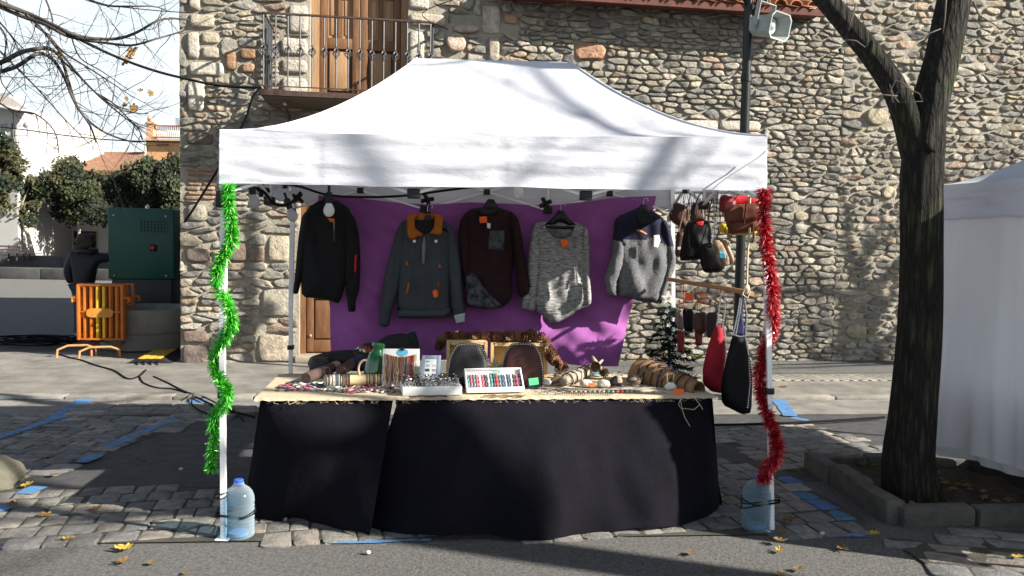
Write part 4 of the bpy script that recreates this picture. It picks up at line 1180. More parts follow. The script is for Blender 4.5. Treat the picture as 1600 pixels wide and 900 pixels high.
for st, d, L, r in ((P(1120, -230, 5.0), V((-.6, -.1, .9)), 2.0, .05), (P(1200, -110, 5.1), V((-.7, .3, .35)), 2.0, .045), (P(1530, -260, 5.4), V((.1, .1, 1)), 2.4, .07),
                     (P(1520, -140, 5.35), V((.7, .2, .6)), 2.0, .05), (P(1510, -90, 5.3), V((-.2, -.8, .6)), 2.0, .045), (P(1250, -50, 5.1), V((.2, -.5, .9)), 1.9, .045)):
    grow(b, st, d, L, r, 3, r2)
b.build('branches', m_branch, tree, sharp=0)
m_pt = M('pale_twig', (0.09, 0.075, 0.065), .9, scale=20)
for pth in ([(1395, 160), (1392, 140), (1400, 125), (1414, 132), (1420, 140), (1436, 146), (1442, 158), (1404, 160)], [(1404, 160), (1396, 150), (1390, 132)], [(1400, 148), (1412, 135), (1425, 139)],
            [(1338, 5), (1330, 30), (1326, 48)], [(1478, 0), (1476, 30), (1473, 52)], [(1318, 62), (1338, 64), (1352, 74)], [(1402, 150), (1378, 148), (1355, 156), (1320, 172)], [(1400, 220), (1388, 224), (1380, 236)],
            [(1520, 2), (1530, 24), (1560, 42)], [(1440, 70), (1452, 52), (1470, 45)]):
    b = B(); pts = [P(x, y, 5.0) for x, y in pth]; b.tube(pts, [.006*(1-.6*i/len(pts)) for i in range(len(pts))], 5); b.build('twig', m_pt, tree, sharp=0)

# tree reaching in from beyond the frame
bt = thing('plane_tree', (-7.0, 7.4, 0), 'bare plane tree whose thin hanging branches cross the bright sky beside the house corner', 'tree')
b = B(); limb(b, [V((-7.0, 7.4, -.05)), V((-7.0, 7.4, 1.5)), V((-6.9, 7.4, 2.8)), V((-6.5, 7.45, 3.9)), P(-30, -6, 7.5)], [.2, .16, .14, .09, .03], 14, 9)
limb(b, [V((-6.9, 7.4, 2.6)), V((-6.2, 7.5, 3.3)), P(-40, 106, 7.5)], [.09, .06, .024], 8, 11)
b.build('trunk', m_bark, bt, sharp=0)
b = B(); r2 = random.Random(11)
paths = [([(-30, -6), (40, 20), (80, 38), (110, 52), (145, 60), (185, 60), (215, 50), (245, 33), (268, 29), (296, 31)], .022),
 ([(-30, -2), (30, 24), (70, 38), (100, 54), (130, 62), (165, 67), (205, 71), (240, 62), (275, 52), (292, 46)], .018),
 ([(-40, 106), (0, 98), (30, 83), (55, 77), (75, 76), (95, 90), (108, 130), (120, 165), (140, 195), (150, 222)], .024),
 ([(-40, 122), (0, 112), (25, 104), (50, 88), (68, 84), (85, 96), (101, 122), (112, 150), (130, 180), (160, 205), (200, 220), (225, 221)], .021),
 ([(40, 22), (62, 42), (85, 70), (105, 95), (130, 125), (160, 155), (190, 180), (215, 200), (222, 218)], .012),
 ([(55, 40), (75, 55), (100, 82), (140, 107), (175, 130), (208, 152)], .010),
 ([(92, 90), (120, 115), (150, 145), (190, 172), (232, 178)], .010),
 ([(-20, 60), (20, 100), (60, 140), (100, 185), (140, 225)], .008), ([(-20, 150), (20, 172), (55, 178), (85, 205), (92, 240)], .008),
 ([(140, 0), (170, 9), (205, 10), (240, 10), (262, 17)], .010), ([(70, -5), (82, 30), (78, 60), (70, 90)], .007), ([(0, 35), (20, 60), (35, 95), (40, 140)], .007),
 ([(-20, 20), (10, 60), (0, 120), (20, 150)], .006), ([(150, 145), (175, 160), (200, 185), (215, 205)], .006), ([(110, 52), (125, 90), (160, 112), (200, 140)], .006)]
for pp, r in paths:
    pts = [P(x, y, 7.5+.25*math.sin(i*1.3+x*.01)) for i, (x, y) in enumerate(pp)]
    fine = []
    for i in range(len(pts)-1):
        p0, p1, p2, p3 = pts[max(i-1, 0)], pts[i], pts[i+1], pts[min(i+2, len(pts)-1)]
        for j in range(4):
            t = j/4; fine.append(0.5*((2*p1)+(p2-p0)*t+(2*p0-5*p1+4*p2-p3)*t*t+(3*p1-p0-3*p2+p3)*t**3))
    fine.append(pts[-1])
    b.tube(fine, [r*(1-.8*i/len(fine))+.0022 for i in range(len(fine))], 5, cap=False)
    for i in range(2, len(fine)-1):
        if r2.random() < .62:
            dd = (fine[i+1]-fine[i]).normalized(); sd = V((r2.uniform(-1, 1), r2.uniform(-.5, .5), r2.uniform(-1, .9))).normalized()
            grow(b, fine[i], dd*.7+sd*.8, r2.uniform(.18, .6), .0048, 1, r2, 0, 3, 3)
b.build('branches', m_branch, bt, sharp=0)
def leaf_poly(s, r2):
    pts = []
    for i in range(20):
        a = 2*math.pi*i/20; lobe = .62+.38*abs(math.cos(2.5*a)); k = lobe*(1 if i != 10 else .5)*r2.uniform(.85, 1.1)
        pts.append((math.cos(a)*k*s, math.sin(a)*k*s*.9))
    return pts
def leaf_add(b, o, ex, ey, s, r2, curl=.35, m=0):
    ez = ex.cross(ey).normalized(); ps = leaf_poly(s, r2)
    vs = [o]+[o+ex*x+ey*y+ez*(curl*(x*x+y*y)/s*(1 if i % 2 else .55)) for i, (x, y) in enumerate(ps)]
    b.add(vs, [(0, i+1, (i+1) % len(ps)+1) for i in range(len(ps))], m)
    b.tube([o, o-ex*s*.6+ez*.004, o-ex*s*1.3+ez*.012], .0016, 3, m=m)
b = B()
for x, y, s in ((200, 92, .05), (206, 80, .05), (193, 97, .045), (210, 75, .035), (195, 165, .03), (208, 168, .05), (198, 153, .025), (220, 142, .03), (236, 145, .035), (214, 198, .03), (93, 85, .035), (78, 44, .025), (224, 62, .02)):
    d = V((r2.uniform(-1, 1), r2.uniform(-1, 1), r2.uniform(-1, 0))).normalized()
    leaf_add(b, P(x, y, 7.45), d, d.orthogonal().normalized(), s, r2, .6)
b.build('dry_leaves', m_leafb, bt, sharp=0)
# the rest of the row of bare trees beyond the frame, which throws the broken shade
for (x, y, h, sd_, lb) in ((7.6, 1.8, 5.3, 21, 'bare plane tree out beyond the neighbouring stall, nearest of the row'), (11.0, 9.7, 3.4, 33, 'bare plane tree near the far end of the rubble wall'), (9.2, 10.4, 3.4, 52, 'bare plane tree close to the rubble wall beyond the frame'), (14.6, 8.6, 5.2, 37, 'taller bare plane tree past the one by the rubble wall'), (15.5, -1.4, 3.4, 45, 'bare plane tree farther along the roadside row')):
    t_ = thing('plane_tree', (x, y, 0), lb, 'tree'); r3 = random.Random(sd_)
    b = B(); limb(b, [V((x, y, -.05)), V((x+.03, y, 1.2)), V((x, y+.05, h))], [.2, .17, .16], 12, sd_); 
    b.build('trunk', m_bark, t_, sharp=0)
    b = B()
    for k in range(5):
        a = k*1.257+r3.random(); d = V((math.cos(a)*.8, math.sin(a)*.8, .9))
        grow(b, V((x, y+.05, h-.15)), d, r3.uniform(1.9, 2.7), .055, 3, r3, .02, 5, 3)
    b.build('branches', m_branch, t_, sharp=0)

# ------------------------------------------------------------------ soil pit with granite kerbs
pit = thing('tree_pit', (2.75, 5.3, 0), 'square soil pit edged with worn granite kerbs round the forked trunk', 'tree pit')
K_ = [G(1268, 752), G(1385, 826), G(1700, 826), G(1600, 772), G(1462, 737), G(1290, 732)]
m_kerbd = M('pit_kerb_granite', (0.095, 0.09, 0.08), .9, var=.3, scale=8, bump=.8, bscale=60)
K0, K1 = V((2.27, 5.98, 0)), V((2.34, 4.74, 0)); K2, K3 = V((3.75, 4.86, 0)), V((3.5, 6.0, 0))
def kerb_run(a, c, n, h=.135):
    d = (c-a); L = d.length/n; d.normalize(); s = V((-d.y, d.x, 0))
    for i in range(n):
        q = B(); cc = a+d*(L*(i+.5)); hh = h+rnd.uniform(-.02, .015); tl = rnd.uniform(-.02, .02)
        q.box(cc+UZ*(hh/2-.02)+s*rnd.uniform(-.012, .012), (L-.016, .12, hh+.04), ((d+UZ*tl).normalized(), s, UZ), bev=.022)
        for j in range(len(q.v)):
            p = V(q.v[j]); q.v[j] = tuple(p+V((nz3(p, 9), nz3(p+UX*5, 9), nz3(p+UY*5, 9)))*.008)
        q.build('kerb_stone', m_kerbd, pit)
kerb_run(K0, K1, 3); kerb_run(K1, K2, 3, .12); kerb_run(K2, K3, 3, .12); kerb_run(K3, K0, 3, .115)
q = B(); q.grid(lambda s, t: K1.lerp(K2, s).lerp(K0.lerp(K3, s), t)+UZ*(.035+.03*nz3((s*6, t*6, 0))+.03*nz3((s*17, t*17, 3))), 30, 26); q.build('soil', m_soil, pit)
b = B(); r2 = random.Random(3)
for i in range(70):
    o = K1.lerp(K2, r2.uniform(.08, .8)).lerp(K0.lerp(K3, .5), r2.uniform(.05, .95))+UZ*r2.uniform(.05, .09)
    if (o-TB).length < .26: continue
    d = V((r2.uniform(-1, 1), r2.uniform(-1, 1), r2.uniform(-.3, .3))).normalized(); leaf_add(b, o, d, d.cross(UZ).normalized(), r2.uniform(.025, .045), r2, .7)
tag(b.build('leaf_litter', m_leafb, pit, sharp=0), kind='stuff')
m_weed = M('weed_green', (0.06, 0.13, 0.02), .7, scale=20, col2=(0.13, 0.22, 0.04), trans=.3)
def weed(o, s, name, label):
    b = B(); r3 = random.Random(int(o.x*1000))
    for i in range(14):
        a = r3.uniform(0, 6.28); d = V((math.cos(a), math.sin(a), r3.uniform(.4, 1.3))).normalized(); L = s*r3.uniform(.6, 1.1); sd = d.cross(UZ).normalized()*L*.16
        p1 = o+d*L*.5; p2 = o+d*L-UZ*L*.15
        b.add([o, p1-sd, p1+sd, p2], [(0, 1, 3, 2)])
    tag(b.build(name, m_weed, sharp=0), label, 'plant')
weed(G(1353, 738)+UZ*.04, .10, 'weed', 'small green weed in the pit against the back kerb')
weed(G(1372, 730)+UZ*.04, .08, 'weed', 'pale weed in the pit touching the trunk')
weed(G(1376, 790)+UZ*.05, .06, 'weed', 'tiny weed by the front corner of the pit')
weed(G(1245, 742)+UZ*.01, .05, 'weed', 'low weed between setts near the pit corner')
weed(P(1090, 562, 9.5)*1, .16, 'weed', 'bright green weed growing at the edge of the pavement behind the red tote')

# ------------------------------------------------------------------ lamp post with horn speaker
LP = P(1160, 300, 8.6); LP.z = 0
lp = thing('lamp_post', LP, 'slim black post behind the tent that carries the grey horn speaker', 'post')
b = B(); b.tube([LP, LP+UZ*.5], .075, 16); b.tube([LP+UZ*.5, LP+UZ*5.3], [.05, .046], 14); b.lathe([(.076, .5), (.06, .53), (.05, .56)], LP, 16); b.build('pole', M('black_post_paint', (.012, .013, .014), .35, var=.3, scale=4), lp)
b = B(); b.tube([LP+UZ*3.4, LP+UZ*3.46], .058, 14); b.build('collar', m_black, lp)
m_horn = plain('grey_horn_plastic', (0.30, 0.33, 0.31), .5, scale=3)
SP = P(1199, 41, 8.5)
ax_f = V((.62, -.76, -.20)).normalized(); ax_r = ax_f.cross(UZ).normalized()*-1; ax_r = UZ.cross(ax_f).normalized(); ax_u = ax_f.cross(ax_r)
if ax_u.z < 0: ax_u = -ax_u
sp_ = thing('horn_speaker', SP, 'grey octagonal horn loudspeaker bracketed to the black post', 'speaker')
def octo(w, h, c): return [(w, h-c), (w-c, h), (-w+c, h), (-w, h-c), (-w, -h+c), (-w+c, -h), (w-c, -h), (w, -h+c)]
b = B(); secs = [(-.18, .10, .088), (-.06, .11, .097), (.05, .128, .106), (.15, .178, .137), (.16, .178, .137)]
vs = []
for f, w, h in secs: vs += [SP+ax_f*f+ax_r*x+ax_u*y for x, y in octo(w, h, w*.28)]
ins_ = [(.158, .165, .126), (.05, .115, .093), (-.02, .088, .075)]
for f, w, h in ins_: vs += [SP+ax_f*f+ax_r*x+ax_u*y for x, y in octo(w, h, w*.3)]
n = len(secs)+len(ins_); fs = [(i*8+j, i*8+(j+1) % 8, (i+1)*8+(j+1) % 8, (i+1)*8+j) for i in range(n-1) for j in range(8)]
fs += [tuple(range(7, -1, -1)), tuple((n-1)*8+j for j in range(8))]
b.add(vs, fs); b.build('horn', m_horn, sp_, sharp=25)
b = B(); b.lathe([(.10, -.02), (.095, .03), (.075, .055), (.05, .04), (.035, .07), (.001, .085)], SP, 18, ax=(ax_r, ax_u, ax_f)); b.build('driver', plain('pale_driver', (.42, .45, .42), .35), sp_)
b = B()
for s in (-1, 1):
    c = SP+ax_r*(s*.135)-ax_f*.06; b.box(c+ax_u*.09, (.008, .05, .28), (ax_r, ax_f, ax_u), bev=.003); b.ball(c-ax_u*.02+ax_r*s*.008, .018, 8, 6)
b.box(SP+ax_u*.23-ax_f*.06, (.278, .05, .008), (ax_r, ax_f, ax_u), bev=.003); b.build('bracket', m_horn, sp_)
b = B(); b.tube([SP-ax_f*.06+ax_u*.23, SP-ax_f*.1+ax_u*.3, LP+UZ*(SP.z+.32)], .018, 8); b.build('arm', m_black, sp_)
b = B()
for k in range(6):
    a = LP+UZ*(SP.z+.15+.05*k)+UX*.03*math.sin(k*2); b.tube([a, a+V((-.1-.05*k, -.05, .25)), a+V((-.4-.2*k, -.1, .5+.05*k)), a+V((-1.2-.3*k, 0, 1.2))], .008, 5)
    b.tube([a-UZ*.1, a+V((.08*math.cos(k), -.08, .1)), a+V((.02, -.05, .3)), a+UZ*.6], .007, 5)
tag(b.build('cable_bundle', m_cable), 'tangle of black cables tied round the post top above the horn speaker', 'cables')

# ------------------------------------------------------------------ generator, barriers, planter, ramp, cables on the left
m_green = plain('generator_green', (0.008, 0.062, 0.045), .42, var=.08, scale=2, bump=.05, bscale=4)
gc0, gc1 = P(168, 400, 12.6), P(272, 400, 12.75)
gd = (gc1-gc0); gd.z = 0; gw = gd.length; gd.normalize(); gn = V((gd.y, -gd.x, 0))
zt_, zb_ = P(220, 325, 12.6).z, P(220, 437, 12.6).z
gc = (gc0+gc1)/2; gc.z = 0
gen = thing('generator', gc+gn*-.9, 'dark green generator cabinet on a black chassis by the house corner', 'generator')
def gb(b, x0, x1, d0, d1, z0, z1, m=0, bev=.01): b.box(gc+gd*((x0+x1)/2)-gn*((d0+d1)/2)+UZ*((z0+z1)/2), (x1-x0, d1-d0, z1-z0), (gd, -gn, UZ), m=m, bev=bev)
hw = gw/2
b = B(); gb(b, -hw, hw, 0, 1.9, zb_, zt_, bev=.03); b.build('cabinet', m_green, gen)
b = B(); gb(b, -hw+.05, hw-.05, .03, 1.85, .25, zb_, bev=.01); gb(b, -hw-.02, hw+.02, -.02, 1.95, .22, .30); b.build('chassis', m_black, gen)
for s in (-1, 1):
    for d in (.4, 1.5):
        b = B(); c = gc+gd*(s*(hw-.12))-gn*d+UZ*.18; b.lathe([(.10, -.06), (.17, -.06), (.18, -.03), (.18, .03), (.17, .06), (.10, .06)], c, 18, ax=(gn, UZ, gd)); b.build('wheel', m_blackm, gen)
b = B()
gw_, gh_ = .40, .19
gz = P(219, 353, 12.6).z; gx = -hw+ (P(219, 353, 12.6)-gc0).length-.02
for i in range(9): gb(b, gx-gw_/2+i*gw_/8-.012, gx-gw_/2+i*gw_/8+.012, -.012, .0, gz-gh_/2, gz+gh_/2, bev=0)
for j in range(5): gb(b, gx-gw_/2, gx+gw_/2, -.010, .0, gz-gh_/2+j*gh_/4-.01, gz-gh_/2+j*gh_/4+.01, bev=0)
b.build('grille', m_green, gen, smooth=False)
b = B(); gb(b, gx-gw_/2, gx+gw_/2, -.004, .0, gz-gh_/2, gz+gh_/2, bev=0); b.build('vent_opening', m_blackm, gen)
bz_ = P(219, 387, 12.6).z
b = B(); gb(b, gx-.05, gx+.05, -.03, 0, bz_-.055, bz_+.055, bev=.008); bt_ = b.build('stop_button', m_blackm, gen)
b = B(); b.lathe([(.03, 0), (.03, .03), (.02, .04)], gc+gd*gx+gn*.03+UZ*bz_, 12, ax=(gd, UZ, gn)); b.build('knob', plain('red_button', (.5, .03, .02), .4), bt_)
for x in (-hw+.1, hw-.12):
    for z in (zt_-.12, zb_+.06):
        b = B(); b.ball(gc+gd*x+gn*.004+UZ*z, .018, 8, 6); b.build('bolt', m_hook, gen)
b = B(); b.tube([gc-gn*.3+UZ*(zt_), gc-gn*.3+UZ*(zt_+.04), gc-gn*.36+UZ*(zt_+.06), gc-gn*.42+UZ*(zt_+.04), gc-gn*.42+UZ*zt_], .015, 6); b.build('lifting_eye', m_hook, gen)
for j in range(14):
    b = B(); b.box(gc+gd*(hw+.008)-gn*1.0+UZ*(zb_+.18+j*.05), (.012, 1.3, .028), (gd, -gn, UZ)); b.build('louvre', m_blackm, gen)

m_or = M('orange_barrier_plastic', (0.42, 0.115, 0.012), .5, var=.2, scale=6, bump=.1)
m_orb = M('orange_worn_edge', (0.36, 0.20, 0.08), .7, var=.2, scale=20)
m_yel = plain('yellow_plastic', (0.62, 0.42, 0.03), .5)
bc = G(152, 560); 
def barrier(off, label, rot, yellow=False, feet=True, dz=0):
    c = bc+off; ca, sa = math.cos(rot), math.sin(rot); X = V((ca, sa, 0)); Y = V((-sa, ca, 0))
    r_ = thing('crowd_barrier', c, label, 'barrier', 'stacked orange barriers')
    z0_, z1_, w = .25, 1.0, .60
    b = B()
    for s in (-1, 1): b.box(c+X*(s*(w/2-.02))+UZ*((z0_+z1_)/2), (.04, .05, z1_-z0_), (X, Y, UZ), bev=.008)
    b.box(c+UZ*(z1_-.012), (w-.08, .04, .024), (X, Y, UZ), bev=.005); b.box(c+UZ*(z0_+.012), (w-.08, .04, .024), (X, Y, UZ), bev=.005); b.box(c+UZ*(.63), (w-.08, .03, .022), (X, Y, UZ), bev=.004)
    for s in (-1, 1): b.tube([c+X*(s*w*.5)+UZ*.82, c+X*(s*(w*.5+.06))+UZ*.82, c+X*(s*(w*.5+.06))+UZ*.76], .018, 6)
    b.build('frame', m_or, r_)
    for i in range(6):
        q = B(); q.box(c+X*(-w/2+.095+i*.082)+UZ*((z0_+z1_)/2), (.032, .022, z1_-z0_-.05), (X, Y, UZ), bev=.006); q.build('slat', m_yel if yellow and i in (2, 3) else m_or, r_)
    if yellow:
        q = B(); q.add(*[(lambda vs: (vs, [tuple(range(16, 32)), tuple(range(15, -1, -1))]+[(i, (i+1) % 16, 16+(i+1) % 16, 16+i) for i in range(16)]))([c-Y*yy+X*(.17*math.copysign(abs(math.cos(a))**.4, math.cos(a)))+UZ*(.62+.062*math.copysign(abs(math.sin(a))**.6, math.sin(a))) for yy in (.018, .034) for a in [2*math.pi*k/16+.1 for k in range(16)]])][0])
        q.build('name_plate', M('worn_orange_plate', (.45, .2, .03), .6, var=.2), r_)
    if feet:
        for s in (-1, 1):
            x = s*w*.28; q = B()
            q.tube([c+X*x-Y*.33, c+X*x-Y*.33+UZ*.10, c+X*x-Y*.25+UZ*.17, c+X*x+UZ*.19, c+X*x+Y*.25+UZ*.17, c+X*x+Y*.33+UZ*.10, c+X*x+Y*.33], .016, 7)
            q.tube([c+X*x+UZ*.19, c+X*x+UZ*.29], .016, 6); q.build('foot', m_or, r_)
barrier(V((0.05, 0, 0)), 'front orange barrier of the pile with an oval plate across its bars', .12, True, False)
b = B()
for (x0, x1, d) in ((-.44, -.02, 0), (-.08, .36, -.12)):
    c = bc+V((0, -.05, 0))
    b.tube([c+V((x0, d-.15, 0.01)), c+V((x0, d-.12, .13)), c+V((x0+.10, d-.05, .18)), c+V((x1-.1, d+.02, .18)), c+V((x1, d+.05, .14)), c+V((x1, d+.08, .01))], .016, 7)
tag(b.build('barrier_foot', m_orb), 'curved orange tube feet sticking out under the barrier pile', 'barrier feet')
for k in range(4): barrier(V((.07*math.sin(k*2+1)-.03, .10+.085*k, 0)), ['second orange barrier, directly behind the oval plate', 'third orange barrier in the pile, its top leaning', 'fourth orange barrier in the pile', 'rearmost orange barrier of the pile, nearest the planter'][k], .12+rnd.uniform(-.1, .1), False, k in (3,))

m_planter = M('planter_concrete', (0.20, 0.19, 0.17), .95, var=.15, scale=5, bump=.6, bscale=80)
pc = P(232, 540, 11.75); pc.z = 0.0
b = B(); b.lathe([(.50, 0), (.62, .06), (.66, .28), (.645, .285), (.645, .30), (.67, .305), (.70, .60), (.69, .63), (.60, .63), (.59, .50), (.02, .48)], pc, 40)
tag(b.build('concrete_planter', m_planter, sharp=30), 'round grey concrete planter ring below the green generator', 'planter')
m_ramp = M('worn_yellow_ramp', (0.52, 0.31, 0.04), .6, var=.25, scale=14, bump=.2)
ra, rb_ = G(232, 572)+UZ*.03, G(262, 555)+UZ*.03
rdir = (rb_-ra); rdir.z = 0; rdir.normalize(); rsd = V((rdir.y, -rdir.x, 0)); rc = (ra+rb_)/2; L = .95
ramp = thing('cable_ramp', rc, 'yellow topped cable protector ramp on the pavement in front of the planter', 'cable ramp')
b = B(); prof = [(-.28, 0), (-.14, .055), (.14, .055), (.28, 0)]
b.prism(prof, rc-rdir*L/2, rsd, UZ, rdir, L); b.build('base', m_blackm, ramp, smooth=False)
for k in range(3):
    q = B(); q.box(rc+rsd*(-.093+.093*k)+UZ*.062, (.086, L*.96, .014), (rsd, rdir, UZ), bev=.003); q.build('lid', m_ramp, ramp)
b = B()
for k in range(4):
    p = rc-rdir*(L/2)+rsd*(-.12+.08*k)+UZ*.035; b.tube([p+rdir*.1, p-rdir*.04, p-rdir*.09-UZ*.028, p-rdir*.16-UZ*.032+rsd*.02], .011, 6)
b.build('cable_end', m_cable, ramp)
def gcable(px, r, label, name='ground_cable', z=.036, extra=None):
    pts = [G(x, y, z if not extra else extra(i)) for i, (x, y) in enumerate(px)]
    fine = []
    for i in range(len(pts)-1):
        p0, p1, p2, p3 = pts[max(i-1, 0)], pts[i], pts[i+1], pts[min(i+2, len(pts)-1)]
        for j in range(5):
            t = j/5; fine.append(0.5*((2*p1)+(p2-p0)*t+(2*p0-5*p1+4*p2-p3)*t*t+(3*p1-p0-3*p2+p3)*t**3))
    fine.append(pts[-1]); b = B(); b.tube(fine, r, 6)
    return tag(b.build(name, m_cable), label, 'cable')
gcable([(90, 553), (110, 559), (128, 563), (150, 571), (178, 579), (200, 592), (218, 587), (228, 578)], .011, 'black cable running from the barrier feet to the cable ramp')
gcable([(218, 588), (224, 598), (245, 606), (270, 608), (296, 616), (330, 632), (346, 640), (372, 645), (398, 652)], .010, 'black cable snaking from the ramp towards the green tinsel leg', z=.034)
gcable([(240, 588), (262, 598), (290, 612), (318, 620), (350, 636), (364, 640), (380, 658)], .008, 'thin black cable beside the thicker one, nearer the wall', z=.036)
gcable([(290, 622), (302, 615), (300, 632), (322, 646), (340, 648)], .008, 'short looped cable near the green tinsel leg', z=.036)
gcable([(1110, 664), (1200, 662), (1290, 658), (1382, 652)], .012, 'black cable lying taut across the shaded setts towards the trunk', z=.03)
b = B(); r2 = random.Random(8); cc = G(58, 540)
pts = []
for i in range(90):
    a = i*.55; k = .42+.13*math.sin(i*.37); pts.append(cc+V((math.cos(a)*k*1.15, math.sin(a)*k*.75, .02+.02*(i/18)+.03*r2.random())))
b.tube(pts, .011, 5); tag(b.build('cable_coil', m_cable), 'loose black cable coil lying on the road by the barriers', 'cable')

# overhead cables
def wire(px, ys, r, label, cat='cable', name='power_cable', mat=None):
    pts = [P(x, y, d) for (x, y), d in zip(px, ys)]
    fine = []
    for i in range(len(pts)-1):
        p0, p1, p2, p3 = pts[max(i-1, 0)], pts[i], pts[i+1], pts[min(i+2, len(pts)-1)]
        for j in range(6):
            t = j/6; fine.append(0.5*((2*p1)+(p2-p0)*t+(2*p0-5*p1+4*p2-p3)*t*t+(3*p1-p0-3*p2+p3)*t**3))
    fine.append(pts[-1]); b = B(); b.tube(fine, r, 6); return tag(b.build(name, mat or m_cable), label, cat)
wire([(-60, -25), (40, 20), (110, 55), (180, 88), (240, 110), (295, 124), (345, 134), (408, 137)], [9.2, 9.25, 9.3, 9.35, 9.45, 9.6, 9.6, 9.6], .017, 'thick black overhead cable sagging from the sky to the balcony corner')
wire([(408, 137), (395, 152), (382, 190), (352, 245), (325, 290), (300, 330), (287, 352), (284, 390), (284, 440)], [9.6, 9.6, 9.7, 9.9, 10.1, 10.2, 10.4, 10.8, 11.6], .015, 'black cable dropping from the balcony corner down to the generator')
wire([(296, 20), (250, 17), (200, 12), (150, 5), (80, -20)], [10.2, 10.1, 10, 10, 9.9], .006, 'thin wire leaving the house corner high up')
wire([(-30, 195), (40, 203), (105, 212), (165, 218), (230, 221), (292, 222)], [26]*6, .02, 'thin wire across the plaza to the orange house')
wire([(700, 46), (660, 20), (745, -12)], [10.8, 10.7, 10.6], .006, 'thin wire loop on the wall above the balcony')

# ------------------------------------------------------------------ far buildings
m_hw = M('white_render', (0.42, 0.415, 0.40), .9, var=.06, scale=1.5, bump=.1)
m_ho = M('orange_render', (0.56, 0.30, 0.14), .9, var=.08, scale=1.5)
m_ht = M('terracotta_roof', (0.17, 0.085, 0.05), .9, scale=4, col2=(0.28, 0.155, 0.095), bump=.6, bscale=12)
m_shut = plain('dark_window', (0.035, 0.03, 0.03), .3)
m_base = plain('brown_plinth', (0.12, 0.07, 0.06), .8)
def fbox(b, x0, y0, x1, y1, D, dep, m=0, bev=0.0):
    a, c = P(x0, y0, D), P(x1, y1, D); b.box(((a.x+c.x)/2, D+dep/2, (a.z+c.z)/2), (abs(c.x-a.x), dep, abs(a.z-c.z)), m=m, bev=bev)
def fwin(parent, x0, y0, x1, y1, D, mat=None, frame=None, name='window'):
    b = B(); w = 1.2; 
    for q in ((x0-w, y0-w, x1+w, y0), (x0-w, y1, x1+w, y1+w), (x0-w, y0, x0, y1), (x1, y0, x1+w, y1)): fbox(b, *q, D-.06, .08)
    o = b.build(name, frame or m_hw, parent, smooth=False)
    b = B(); fbox(b, x0, y0, x1, y1, D-.02, .03); b.build('pane', mat or m_shut, o, smooth=False)
def tile_roof(b, a0, a1, c0, c1, n=30, r=.10):
    """rows of half-round tiles from the eave a0-a1 up to c0-c1"""
    for i in range(n):
        s = (i+.5)/n; p = a0.lerp(a1, s); q = c0.lerp(c1, s); b.tube([p, q], r, 6, cap=True)
    b.add([a0, a1, c1, c0], [(0, 1, 2, 3)])
    b.add([a0-UZ*.1, a1-UZ*.1, a1, a0], [(0, 1, 2, 3)])
D = 37
hs = thing('white_house', P(150, 405, D), 'low white house with a hipped terracotta roof across the plaza', 'house')
b = B(); fbox(b, 62, 266, 231, 412, D, 7); b.build('wall', m_hw, hs, smooth=False)
b = B(); fbox(b, 72, 393, 231, 412, D-.05, .04); b.build('plinth', m_base, hs, smooth=False)
b = B(); e0, e1 = P(74, 268, D-.5), P(229, 270, D-.5); k0, k1 = P(124, 240, D+3.5), P(226, 240, D+3.5)
tile_roof(b, e0, e1, k0, k1, 38); b.add([e0, k0, e0+V((0, 8, 0))], [(0, 1, 2)]); b.build('roof', m_ht, hs, smooth=False)
fwin(hs, 184, 278, 203, 293, D, plain('red_shutter', (.2, .06, .04), .7)); fwin(hs, 115, 361, 151, 395, D); fwin(hs, 63, 362, 70, 403, D)
b = B(); fbox(b, 95, 330, 97.5, 396, D-.1, .1); b.build('drainpipe', m_hw, hs)
b = B(); fbox(b, 103, 346, 112, 354, D-.05, .03); b.build('wall_sign', plain('pale_blue_sign', (.4, .5, .65), .6), hs)
D = 36
hl = thing('terracotta_house', P(45, 405, D), 'small white house with an orange tiled roof and bar awning between the white houses', 'house')
b = B(); fbox(b, 30, 280, 63.5, 412, D+.5, 6); b.build('wall', m_hw, hl, smooth=False)
b = B(); e0, e1 = P(34, 280, D), P(66, 281, D); k0, k1 = P(34, 252, D+3.5), P(74, 252, D+3.5)
tile_roof(b, e0, e1, k0, k1, 12); b.build('roof', M('orange_roof', (.30, .13, .06), .9, scale=4, col2=(.42, .2, .10)), hl, smooth=False)
fwin(hl, 33, 362, 46, 403, D+.5, plain('grey_glass_door', (.10, .11, .12), .3), plain('grey_frame', (.25, .26, .26), .6), 'glass_door'); fwin(hl, 53, 362, 60, 403, D+.5)
fwin(hl, 50, 308, 61, 332, D+.5)
m_aw = plain('green_awning_cloth', (0.012, 0.085, 0.06), .8)
D = 35
aw = thing('awning', P(20, 345, D), 'green bar awning with white lettering over the plaza terrace', 'awning')
b = B(); a0, a1 = P(-40, 338, D+.9), P(40, 338, D+.9); c0, c1 = P(-46, 349, D-.4), P(46, 350, D-.4)
b.add([a0, a1, c1, c0, a0-UZ*.03, a1-UZ*.03, c1-UZ*.03, c0-UZ*.03], [(3, 2, 1, 0), (4, 5, 6, 7), (0, 1, 5, 4), (2, 3, 7, 6), (1, 2, 6, 5), (3, 0, 4, 7)]); b.build('top_cloth', m_aw, aw, smooth=False)
b = B(); d0 = c0-UZ*.20
b.grid(lambda s, t: c0.lerp(c1, s)-UZ*(.20+.035*abs(math.sin(s*40)))*t - UY*(.004), 80, 1); b.grid(lambda s, t: c0.lerp(c1, s)-UZ*(.20+.035*abs(math.sin(s*40)))*t + UY*.01, 80, 1); b.build('scalloped_front', m_aw, aw, smooth=False)
cu = bpy.data.curves.new('lettering', 'FONT'); cu.body = 'BAR  PLAZA'; cu.size = .30; cu.extrude = .004; cu.space_character = 1.15
tmp = bpy.data.objects.new('tmp_text', cu); COL.objects.link(tmp)
